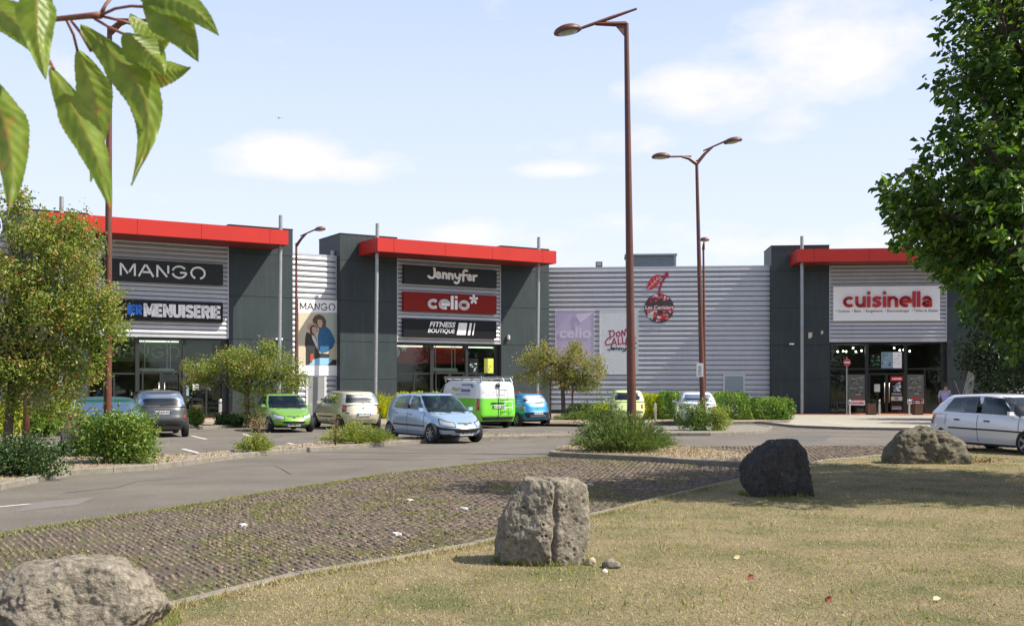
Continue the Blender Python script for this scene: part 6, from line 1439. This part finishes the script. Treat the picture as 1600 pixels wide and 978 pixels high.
def tree(name, label, x, y, H, lobes, n, leaf, m_, nclump, spread, trunk_r=.09, lean=(0, 0), berries=0, limbs=9, lw=.55, droop=.2, shell=.45, split=.35, twigs=True):
    """tapered trunk, limbs reaching for clumps, leaves gathered round the clumps"""
    e = empty(name, (x, y, gz(y)), 0, label, 'tree')
    P, C, k = clump_pts(n, lobes, nclump, spread, shell)
    D = rdir(n) + np.array([0, 0, -droop])
    leaves('crown', P, D, leaf*(.6+.7*rng.random(n)), leaf*lw*(.6+.7*rng.random(n)), m_, e)
    c0 = Vector((sum(l[0] for l in lobes)/len(lobes), sum(l[1] for l in lobes)/len(lobes), H*.72))
    fork = Vector((c0.x*.25 + lean[0], c0.y*.25 + lean[1], H*split)); mb = MB()
    mb.tube([(0, 0, -.1), (fork.x*.3 + .02, fork.y*.3, fork.z*.4), fork], [trunk_r*1.25, trunk_r, trunk_r*.85], 10)
    o = mb.build('trunk', M['bark'], e, True); mb = MB()
    sel = rng.choice(len(C), min(limbs*6, len(C)), replace=False); main = []
    for i in sel[:limbs]:
        t = Vector(C[i]); m1 = fork.lerp(t, .5) + Vector((random.uniform(-.1, .1), random.uniform(-.1, .1), .12*H*random.random()*.6)); main.append((m1, t)); mb.tube([fork - Vector((0, 0, .1)), m1, t], [trunk_r*.6, trunk_r*.32, trunk_r*.1], 6)
    for i in sel[limbs:]:
        t = Vector(C[i]); m1 = min(main, key=lambda q: (q[0]-t).length)[0]; mb.tube([m1, m1.lerp(t, .55) + Vector((0, 0, .05)), t], [trunk_r*.25, trunk_r*.15, trunk_r*.05], 5)
    mb.build('limb', M['bark'], e, True)
    if berries:
        q = P[rng.integers(0, n, berries)] + rng.normal(size=(berries, 3))*.05; q = q + 0; s = .016
        base = np.array([[1,0,0], [-.5,.87,0], [-.5,-.87,0], [0,0,1], [0,0,-1]])*s; V = (q[:, None, :] + base[None]).reshape(-1, 3); f = np.array([[0,1,3], [1,2,3], [2,0,3], [1,0,4], [2,1,4], [0,2,4]]); Fq = (np.arange(berries)[:, None, None]*5 + f[None]).reshape(-1, 3)
        tag(np_mesh('berries', V, Fq, mat('red_berry', (.36, .03, .02), .4), e), kind='stuff')
    return e
# berry tree on the left
p = at(8, 20.6)
lob = [(.7, 0, 3.2, 1.25, 1.0, 1.35), (1.35, -.2, 3.4, .95, .7, .9), (1.55, 0, 2.6, .75, .7, .8), (.2, .2, 4.1, 1.05, .9, .95), (1.0, .1, 4.1, .8, .6, .75), (-.6, 0, 3.0, 1.2, 1, 1.5), (-.2, -.1, 2.2, 1.0, .8, .8), (.5, -.2, 2.0, .9, .8, .6), (1.1, -.1, 1.9, .7, .6, .55), (-.5, 0, 4.4, .7, .6, .6), (-1.3, 0, 3.3, .9, .8, 1.2), (1.55, .1, 4.62, .35, .25, .22), (.15, 0, 1.55, .6, .5, .4), (1.75, -.2, 3.0, .7, .5, .5), (1.45, -.1, 1.55, .5, .4, .42), (.6, 0, 1.35, .6, .5, .4), (1.2, -.1, 1.2, .5, .4, .4), (-.3, -.1, 1.3, .7, .5, .5), (1.7, -.2, 2.1, .45, .4, .45), (.35, 0, 4.85, .6, .5, .5), (-.35, 0, 4.95, .7, .5, .5), (1.35, .1, 4.72, .38, .25, .24), (1.9, -.2, 2.75, .35, .3, .3), (-.9, 0, 1.7, .7, .6, .7)]
tree('berry_tree', 'hawthorn like tree full of small red berries at the left edge', p.x, p.y, 5.2, lob, 40000, .072, L_haw, 430, .12, .085, berries=1500, shell=.55, limbs=11)
p = at(40, 29); e = empty('tree', p, 0, 'short reddish trunk standing behind the berry tree', 'tree'); mb = MB(); mb.tube([(0, 0, 0), (.03, 0, 1.2), (-.05, 0, 3)], [.11, .09, .06], 8); mb.build('trunk', M['lampsteel'], e, True)
p = at(384, 42); lob = [(-1.75, 0, 2.3, .65, .6, .45), (-.9, 0, 2.5, .8, .8, .5), (.1, 0, 2.45, .9, .9, .6), (1.2, 0, 2.4, .9, .8, .6), (-.2, 0, 2.85, .6, .6, .35), (.95, 0, 3.05, .42, .5, .42), (1.9, 0, 1.95, .55, .5, .5), (-1.9, 0, 1.8, .5, .4, .3), (.2, 0, 1.75, .8, .6, .5), (1.2, 0, 1.55, .7, .5, .5), (.0, .1, .9, .35, .3, .6), (2.2, 0, 2.1, .3, .3, .2)]
tree('small_tree', 'flat topped small tree before the right tower of the nearest shop', p.x, p.y, 3.4, lob, 13500, .085, L_haw, 250, .14, .10, berries=150, split=.42)
p = at(880, 50); lob = [(-1.35, 0, 2.9, .85, .7, .75), (-.5, 0, 2.7, .9, .8, .8), (.5, 0, 2.7, 1.0, .8, .75), (1.3, 0, 2.4, .75, .6, .75), (-1.6, 0, 2.2, .6, .5, .5), (-.7, 0, 3.45, .6, .5, .35), (.45, 0, 3.45, .5, .4, .3), (0, 0, 1.9, 1.2, .7, .45), (1.0, .1, 1.85, .7, .5, .4)]
tree('small_tree', 'sparse reddish topped small tree before the lilac poster, held by stakes', p.x, p.y, 3.9, lob, 11500, .09, L_haw2, 230, .14, .11, split=.40)
for dx, l in ((-.62, 'left wooden stake beside the sparse tree'), (.42, 'right wooden stake beside the sparse tree')):
    e = empty('tree_stake', (p.x + dx, p.y - .3, gz(p.y) + .05), 0, l, 'stake'); mb = MB(); mb.tube([(0, 0, 0), (0, 0, 2.0)], .045, 8); mb.build('post', M['twig'], e)
# the big cherry at the right: leafy twigs hang from an uneven crown
def cherry(name, label, x, y, lobes, ntwig, m_, leaf=.105, seed=1, nl=15, H=7, clip=None):
    e = empty(name, (x, y, gz(y)), 0, label, 'tree'); lob = np.array(lobes, float); vol = (lob[:, 3]*lob[:, 4]*lob[:, 5])**.7; idx = rng.choice(len(lob), ntwig, p=vol/vol.sum())
    d = rdir(ntwig); r = (.25 + .75*rng.random(ntwig))**.6; C = lob[idx, :3] + d*lob[idx, 3:]*r[:, None]
    out = (C - np.array([0, 0, H*.5])); out /= np.linalg.norm(out, axis=1, keepdims=True)
    T = out*.8 + rdir(ntwig)*.55 + np.array([0, 0, .25]); T /= np.linalg.norm(T, axis=1, keepdims=True); ln = .28 + .34*rng.random(ntwig)
    if clip:    # prune twigs so that the crown keeps its ragged outline with hollows
        tip = C + T*(ln[:, None] + .08) + np.array([x, y, gz(y)]); pxs = 800 + F*tip[:, 0]/tip[:, 1]; pys = YH - F*(tip[:, 2] - EYE)/tip[:, 1]
        lim = np.interp(pys, [a for a, b in clip], [b for a, b in clip]) + rng.random(ntwig)**2*75 + 16*np.sin(pys/17.0); keep = pxs > lim
        C, T, ln, idx = C[keep], T[keep], ln[keep], idx[keep]; ntwig = len(C)
    k = np.repeat(np.arange(ntwig), nl); t = np.tile((np.arange(nl)+.5)/nl, ntwig)
    P = C[k] + T[k]*(ln[k]*t)[:, None]; P[:, 2] -= .10*(t**2)
    sd = np.cross(T[k], rdir(len(k))); sd /= np.linalg.norm(sd, axis=1, keepdims=True)
    D = T[k]*.45 + sd*.75 + np.array([0, 0, -.55]) + rdir(len(k))*.25; P = P + sd*.02
    leaves('crown', P, D, leaf*(.65+.55*rng.random(len(k))), leaf*.46*(.7+.5*rng.random(len(k))), m_, e, fold=.3)
    mb = MB(); mb.tube([(0, 0, -.1), (.05, 0, H*.15), (0, .05, H*.3)], [.21, .17, .15], 12); mb.build('trunk', M['bark'], e, True)
    mb = MB(); fork = Vector((0, .05, H*.28)); mains = []
    for l in lobes:
        t_ = Vector(l[:3])
        if clip:
            wy = t_.y + y; ppx = 800 + F*(t_.x + x)/wy; ppy = YH - F*(t_.z + gz(y) - EYE)/wy
            if ppx < np.interp(ppy, [a for a, b in clip], [b for a, b in clip]) + 45: t_ = fork.lerp(t_, .6)
        m1 = fork.lerp(t_, .5) + Vector((0, 0, .25)); mains.append(m1); mains.append(t_); mb.tube([fork, m1, t_], [.10, .06, .03], 7)
    mm = np.array([tuple(q) for q in mains])
    for i in range(min(ntwig, 1500)):
        c = C[i]; j = np.argmin(((mm - c)**2).sum(1)); a = Vector(mm[j]); b_ = Vector(c); mb.tube([a, a.lerp(b_, .6) + Vector((0, 0, .06)), b_, b_ + Vector(T[i])*float(ln[i])], [.014, .010, .006, .002], 4, cap=False)
    mb.build('limb', M['bark'], e, True); return e
TX, TY = 9.4, 15.6
def lobe_px(px, py, Y, r, rz=None): px += 15; return ((px-800)/F*Y - TX, Y - TY, zat(py, Y) - gz(TY), r, r*.9, rz or r)
lobs = [lobe_px(1560, 60, 14.6, 1.15), lobe_px(1495, 120, 15, .55), lobe_px(1530, 235, 14.4, .95, .8), lobe_px(1420, 310, 14.2, .5, .34), lobe_px(1490, 335, 14.6, .85, .55), lobe_px(1470, 225, 14.5, .42, .34), lobe_px(1580, 380, 14.0, .95, .9),
        lobe_px(1500, 390, 14.8, .6, .42), lobe_px(1600, 470, 14.2, .62, .72), lobe_px(1545, 440, 15.2, .55, .5), lobe_px(1450, 400, 14.9, .3, .2), lobe_px(1380, 305, 14.2, .40, .28), lobe_px(1415, 345, 14.4, .42, .22), lobe_px(1400, 265, 14.5, .3, .2), lobe_px(1515, 470, 15, .5, .5), lobe_px(1560, 540, 14.8, .42, .45), lobe_px(1450, 60, 15, .35, .3), lobe_px(1620, 150, 16, 1.5), lobe_px(1660, 320, 16.5, 1.6, 1.5), lobe_px(1700, 80, 15, 1.6), lobe_px(1560, -80, 15.5, 1.3),
        lobe_px(1700, 470, 15, 1.1, .7), (0, 0, 4.6, 2.4, 2.4, 2.2), (2.2, 1.0, 4.4, 1.9, 1.9, 1.8), (.5, 2.6, 4.4, 2.0, 1.7, 1.8), (-1.6, 2.6, 4.2, 1.5, 1.3, 1.2), (1.5, -1.6, 4.2, 1.6, 1.4, 1.5), (0, .5, 6.6, 2.0, 2.0, 1.2), (-2.6, 3.6, 3.9, 1.2, 1.0, .9), (-.5, 4.4, 4.0, 1.6, 1.2, 1.2)]
cherry('cherry_tree', 'large dark green cherry tree leaning in from the right edge', TX, TY, lobs, 4900, L_cherry, leaf=.145, nl=12, clip=[(-300,1445),(0,1432),(60,1426),(130,1425),(160,1440),(190,1432),(215,1400),(240,1378),(280,1350),(330,1346),(365,1362),(380,1395),(400,1428),(440,1455),(470,1472),(500,1482),(530,1505),(560,1545),(590,1590),(620,1760)])
# darker trees behind it, beside the right shop
for (X_, Y_, l, lb, n_) in ((25.6, 49.0, 'dark dense tree shading the right end of the right shop', [(-3.2, 0, 3.6, 1.9, 1.8, 2.0), (-1.0, 0, 6.3, 2.2, 2, 2.4), (.8, 0, 3.6, 2.6, 2, 2.4), (-2.6, 0, 2.6, 1.7, 1.6, 1.4), (1.8, 0, 5.8, 2.4, 2, 2.4), (-.6, 0, 4.6, 2.6, 2.3, 2.8), (-4.0, 0, 2.2, 1.1, 1, 1.3)], 20000),
                        (24.0, 43.5, 'second dark dense tree at the far right edge behind the cherry tree', [(0, 0, 4.4, 3.4, 2.4, 3.6), (-2.2, 0, 2.8, 2.0, 1.8, 1.8), (2, 0, 4.5, 3, 2.4, 3), (0, 0, 1.4, 3.0, 1.5, 1.3)], 16000)):
    tree('dense_tree', l, X_, Y_, 8.2, lb, n_, .19, L_dark, 240, .34, .2, shell=.3, limbs=8)

# ================================================================= PERSON at the right shop
def skin_body(name, joints, edges, radii, m_, parent, root=0, sub=2):
    me = bpy.data.meshes.new(name); me.from_pydata(joints, edges, []); o = bpy.data.objects.new(name, me); COL.objects.link(o)
    md = o.modifiers.new('s', 'SKIN'); md.use_smooth_shade = True
    for i, r_ in enumerate(radii): me.skin_vertices[0].data[i].radius = (r_, r_) if not isinstance(r_, tuple) else r_
    me.skin_vertices[0].data[root].use_root = True
    ms = o.modifiers.new('u', 'SUBSURF'); ms.levels = sub; ms.render_levels = sub
    dg = bpy.context.evaluated_depsgraph_get(); m2 = bpy.data.meshes.new_from_object(o.evaluated_get(dg)); bpy.data.objects.remove(o); m2.materials.clear(); m2.materials.append(m_)
    o = bpy.data.objects.new(name, m2); COL.objects.link(o); o.parent = parent
    m2.polygons.foreach_set('use_smooth', [True]*len(m2.polygons)); return o
p = at(1477, 45); e = empty('person', (p.x, p.y, p.z + .0), R(60), 'person in a pale purple shirt and dark trousers behind the silver car', 'person')
sk = mat('skin', (.38, .22, .15), .6)
J = [(0,0,.95), (0,0,1.15), (.02,0,1.38), (.06,0,1.50), (.10,0,1.60), (.12,0,1.70), (0,.10,.90), (.03,.11,.50), (-.02,.11,.08), (.14,.11,.04), (0,-.10,.90), (-.03,-.11,.50), (-.08,-.11,.08), (.08,-.11,.04), (.02,.19,1.42), (.05,.25,1.16), (.20,.24,.98), (.02,-.19,1.42), (.05,-.25,1.16), (.20,-.24,.98), (.27, .235, .93), (.27, -.235, .93)]
E = [(0,1), (1,2), (2,3), (3,4), (4,5), (0,6), (6,7), (7,8), (8,9), (0,10), (10,11), (11,12), (12,13), (2,14), (14,15), (15,16), (2,17), (17,18), (18,19), (16,20), (19,21)]
rd = [.13, .12, .13, .055, .085, .07, .09, .065, .045, .035, .09, .065, .045, .035, .055, .042, .03, .055, .042, .03, .025, .025]
body = skin_body('body', J, E, rd, sk, e)
skin_body('shirt', [J[0], J[1], J[2], (.03,0,1.44), J[14], J[15], J[17], J[18]], [(0,1), (1,2), (2,3), (2,4), (4,5), (2,6), (6,7)], [.145, .15, .155, .09, .085, .065, .085, .065], mat('purple_shirt', (.36, .33, .55), .8), e)
skin_body('trousers', [J[0], J[6], J[7], (-.02,.11,.14), J[10], J[11], (-.08,-.11,.14)], [(0,1), (1,2), (2,3), (0,4), (4,5), (5,6)], [.15, .10, .08, .06, .10, .08, .06], mat('dark_trousers', (.03, .035, .05), .8), e)
skin_body('hair', [(.08,0,1.70), (.06,0,1.64), (.11,0,1.74)], [(0,1), (0,2)], [.085, .07, .06], mat('dark_hair', (.03, .02, .015), .7), e)
# a bird far off in the sky
Yb = 120; e = empty('bird', ((436-800)/F*Yb, Yb, EYE + (YH-185)/F*Yb), .2, 'tiny dark bird gliding in the open sky at left', 'bird')
mb = MB(); mb.tube([(-.12, .3, 0), (0, 0, .03), (.02, -.15, 0), (.0, -.32, 0)], [.01, .07, .05, .01], 8)
mb.add([(-.02, .1, .03), (.02, -.08, .03), (.28, -.02, .09), (.52, -.14, .0), (.26, .07, .09)], [(0, 1, 2, 4), (2, 3, 4)]); mb.add([(.02, .1, .03), (-.02, -.08, .03), (-.28, -.02, .09), (-.52, -.14, .0), (-.26, .07, .09)], [(4, 2, 1, 0), (4, 3, 2)])
mb.build('body', M['charcoal'], e)

# ================================================================= OVERHANGING BRANCH close to the camera
def leaf_mat_near():
    m = bpy.data.materials.new('near_leaf'); m.use_nodes = True; t = m.node_tree; t.nodes.clear()
    o = N(t, 'ShaderNodeOutputMaterial'); b = N(t, 'ShaderNodeBsdfPrincipled'); tr = N(t, 'ShaderNodeBsdfTranslucent'); mx = N(t, 'ShaderNodeMixShader')
    uv = N(t, 'ShaderNodeAttribute'); uv.attribute_name = 'leafuv'; sp = N(t, 'ShaderNodeSeparateXYZ'); t.links.new(uv.outputs['Vector'], sp.inputs[0])
    g = N(t, 'ShaderNodeNewGeometry'); n = N(t, 'ShaderNodeTexNoise'); n.inputs['Scale'].default_value = 60; n.inputs['Detail'].default_value = 5; t.links.new(g.outputs['Position'], n.inputs['Vector'])
    r = N(t, 'ShaderNodeValToRGB'); e = r.color_ramp.elements; e[0].position = .3; e[0].color = (.10, .165, .013, 1); e[1].position = .75; e[1].color = (.215, .295, .04, 1); t.links.new(n.outputs['Fac'], r.inputs[0])
    mr = N(t, 'ShaderNodeValToRGB'); e = mr.color_ramp.elements; e[0].position = .0; e[0].color = (1, 1, 1, 1); e[1].position = .05; e[1].color = (0, 0, 0, 1)
    ab = N(t, 'ShaderNodeMath', operation='ABSOLUTE'); t.links.new(sp.outputs[1], ab.inputs[0]); t.links.new(ab.outputs[0], mr.inputs[0])
    mc = N(t, 'ShaderNodeMix', data_type='RGBA'); t.links.new(mr.outputs[0], mc.inputs[0]); t.links.new(r.outputs[0], mc.inputs[6]); mc.inputs[7].default_value = (.30, .17, .07, 1)
    # browned spots here and there
    n2 = N(t, 'ShaderNodeTexNoise'); n2.inputs['Scale'].default_value = 22; t.links.new(g.outputs['Position'], n2.inputs['Vector']); r2 = N(t, 'ShaderNodeValToRGB'); e = r2.color_ramp.elements; e[0].position = .64; e[0].color = (0, 0, 0, 1); e[1].position = .72; e[1].color = (.8, .8, .8, 1); t.links.new(n2.outputs['Fac'], r2.inputs[0])
    m3 = N(t, 'ShaderNodeMix', data_type='RGBA'); t.links.new(r2.outputs[0], m3.inputs[0]); t.links.new(mc.outputs[2], m3.inputs[6]); m3.inputs[7].default_value = (.36, .20, .05, 1)
    t.links.new(m3.outputs[2], b.inputs['Base Color']); hs = N(t, 'ShaderNodeHueSaturation'); hs.inputs['Value'].default_value = 1.9; hs.inputs['Hue'].default_value = .48; t.links.new(m3.outputs[2], hs.inputs['Color']); t.links.new(hs.outputs[0], tr.inputs['Color'])
    b.inputs['Roughness'].default_value = .42; mx.inputs[0].default_value = .5; t.links.new(b.outputs[0], mx.inputs[1]); t.links.new(tr.outputs[0], mx.inputs[2]); t.links.new(mx.outputs[0], o.inputs[0]); return m
M['near_leaf'] = leaf_mat_near()
def bp(px, py, Y): return Vector(((px-800)/F*Y, Y, EYE + (YH-py)/F*Y))
br = empty('overhanging_branch', bp(60, 10, .8), 0, 'close branch with large serrated green leaves hanging in from the top left corner', 'branch'); B0 = br.location.copy()
def big_leaf(base, tip, wpx, Y0, Y1, bulge=0.0, roll=0.0, fold=.35, sag=0.0, seed=0):
    a, b_ = bp(*base, Y0), bp(*tip, Y1); ax = b_ - a; L = ax.length; d = ax.normalized(); view = Vector((0, 1, 0)); s0 = d.cross(view).normalized(); nrm = s0.cross(d).normalized()
    s = s0*math.cos(roll) + nrm*math.sin(roll); nn = s.cross(d).normalized(); W_ = wpx/F*(Y0+Y1)/2/2; nu, nv = 56, 9; V = []; UV = []
    for i in range(nu+1):
        t = i/nu; c = a + ax*t + s*bulge*L*math.sin(math.pi*t) + nn*(sag*L*math.sin(math.pi*t))
        w_ = W_*(math.sin(math.pi*min(t**.72, 1))**.85)*(1.12 if t < .5 else 1.12) ; w_ = W_*min(1, (t/.30)**.6)*min(1, ((1-t)/.62)**.85)*1.05 if t > 0 else 0
        for j in range(-nv, nv+1):
            q = j/nv; ser = 1 + (.085*((t*26) % 1) - .03 if abs(j) == nv else 0)
            vein = math.sin((t*11 - abs(q)*1.5 + .35*noise.noise(Vector((t*5, q*2, seed))))*2*math.pi)*(.016 + .012*noise.noise(Vector((t*8, q, seed*2))))*W_*8*(1-abs(q)*.4)*min(1, w_/W_)*.35
            h_ = fold*abs(q)*w_ - .35*fold*q*q*w_ + vein + noise.noise(Vector((t*3, q*1.5, seed*3.3)))*W_*.18
            V.append(tuple(c + s*q*w_*ser + nn*h_ - B0)); UV.append((t, q, 0))
    k = 2*nv+1; Fs = [(i*k+j, i*k+j+1, (i+1)*k+j+1, (i+1)*k+j) for i in range(nu) for j in range(k-1)]
    me = bpy.data.meshes.new('leaf'); me.from_pydata(V, [], Fs); at_ = me.attributes.new('leafuv', 'FLOAT_VECTOR', 'POINT'); at_.data.foreach_set('vector', np.array(UV, dtype=np.float32).ravel())
    me.materials.append(M['near_leaf']); me.polygons.foreach_set('use_smooth', [True]*len(Fs)); o = bpy.data.objects.new('leaf', me); COL.objects.link(o); o.parent = br
    return a
tw = MB()
def twig(pts, r): tw.tube([bp(*q) - B0 for q in pts], r, 8)
twig([(-60, 52, .84), (0, 40, .82), (35, 32, .80), (90, 30, .78), (140, 25, .77), (158, 24, .77)], [.0026, .0024, .0022, .0021, .0024, .0030]); twig([(156, 26, .77), (165, 8, .77), (182, -12, .78)], [.0019, .0013, .0011])
for q in ([(156, 25, .77), (180, 14, .76), (205, 10, .75), (224, 11, .74)], [(160, 26, .77), (185, 32, .77), (206, 38, .77)], [(148, 30, .77), (172, 44, .76), (197, 55, .75)], [(112, 34, .78), (126, 52, .77), (142, 80, .76)], [(104, 32, .78), (115, 55, .79), (121, 80, .80)], [(70, 31, .79), (45, 40, .8), (20, 20, .8)], [(78, 96, .76), (84, 108, .75)], [(-10, 50, .82), (-20, 90, .8), (-14, 118, .76)]): twig(q, [.0011]*len(q))
tw.build('twig', mat('reddish_twig', (.26, .10, .055), .6, noise_amt=.4, noise_scale=200), br, True)
big_leaf((58, -40), (72, 126), 56, .74, .70, -.03, .5, .5, seed=1); big_leaf((-40, -10), (78, 104), 54, .80, .76, .05, .2, .35, seed=2)
big_leaf((-26, 112), (14, 332), 64, .74, .68, .05, .25, .45, .05, seed=3); big_leaf((78, 105), (174, 330), 52, .75, .68, .04, .45, .5, .05, seed=4)
big_leaf((120, 78), (141, 284), 56, .82, .80, .10, -.1, .3, seed=5); big_leaf((126, 40), (205, 290), 60, .76, .70, .17, .25, .45, .04, seed=6)
big_leaf((215, -12), (342, 56), 56, .73, .72, .14, .4, .5, seed=7); big_leaf((226, -4), (311, 98), 62, .74, .72, .06, .2, .4, seed=8)
big_leaf((203, 24), (272, 62), 46, .76, .75, .16, 1.0, .6, .1, seed=9); big_leaf((192, 52), (258, 120), 58, .74, .74, .14, .4, .6, .1, seed=10); big_leaf((226, 120), (298, 106), 52, .76, .76, .04, .4, .3, seed=11); big_leaf((215, 60), (268, 60), 60, .78, .77, .0, .3, .5, .1, seed=12)
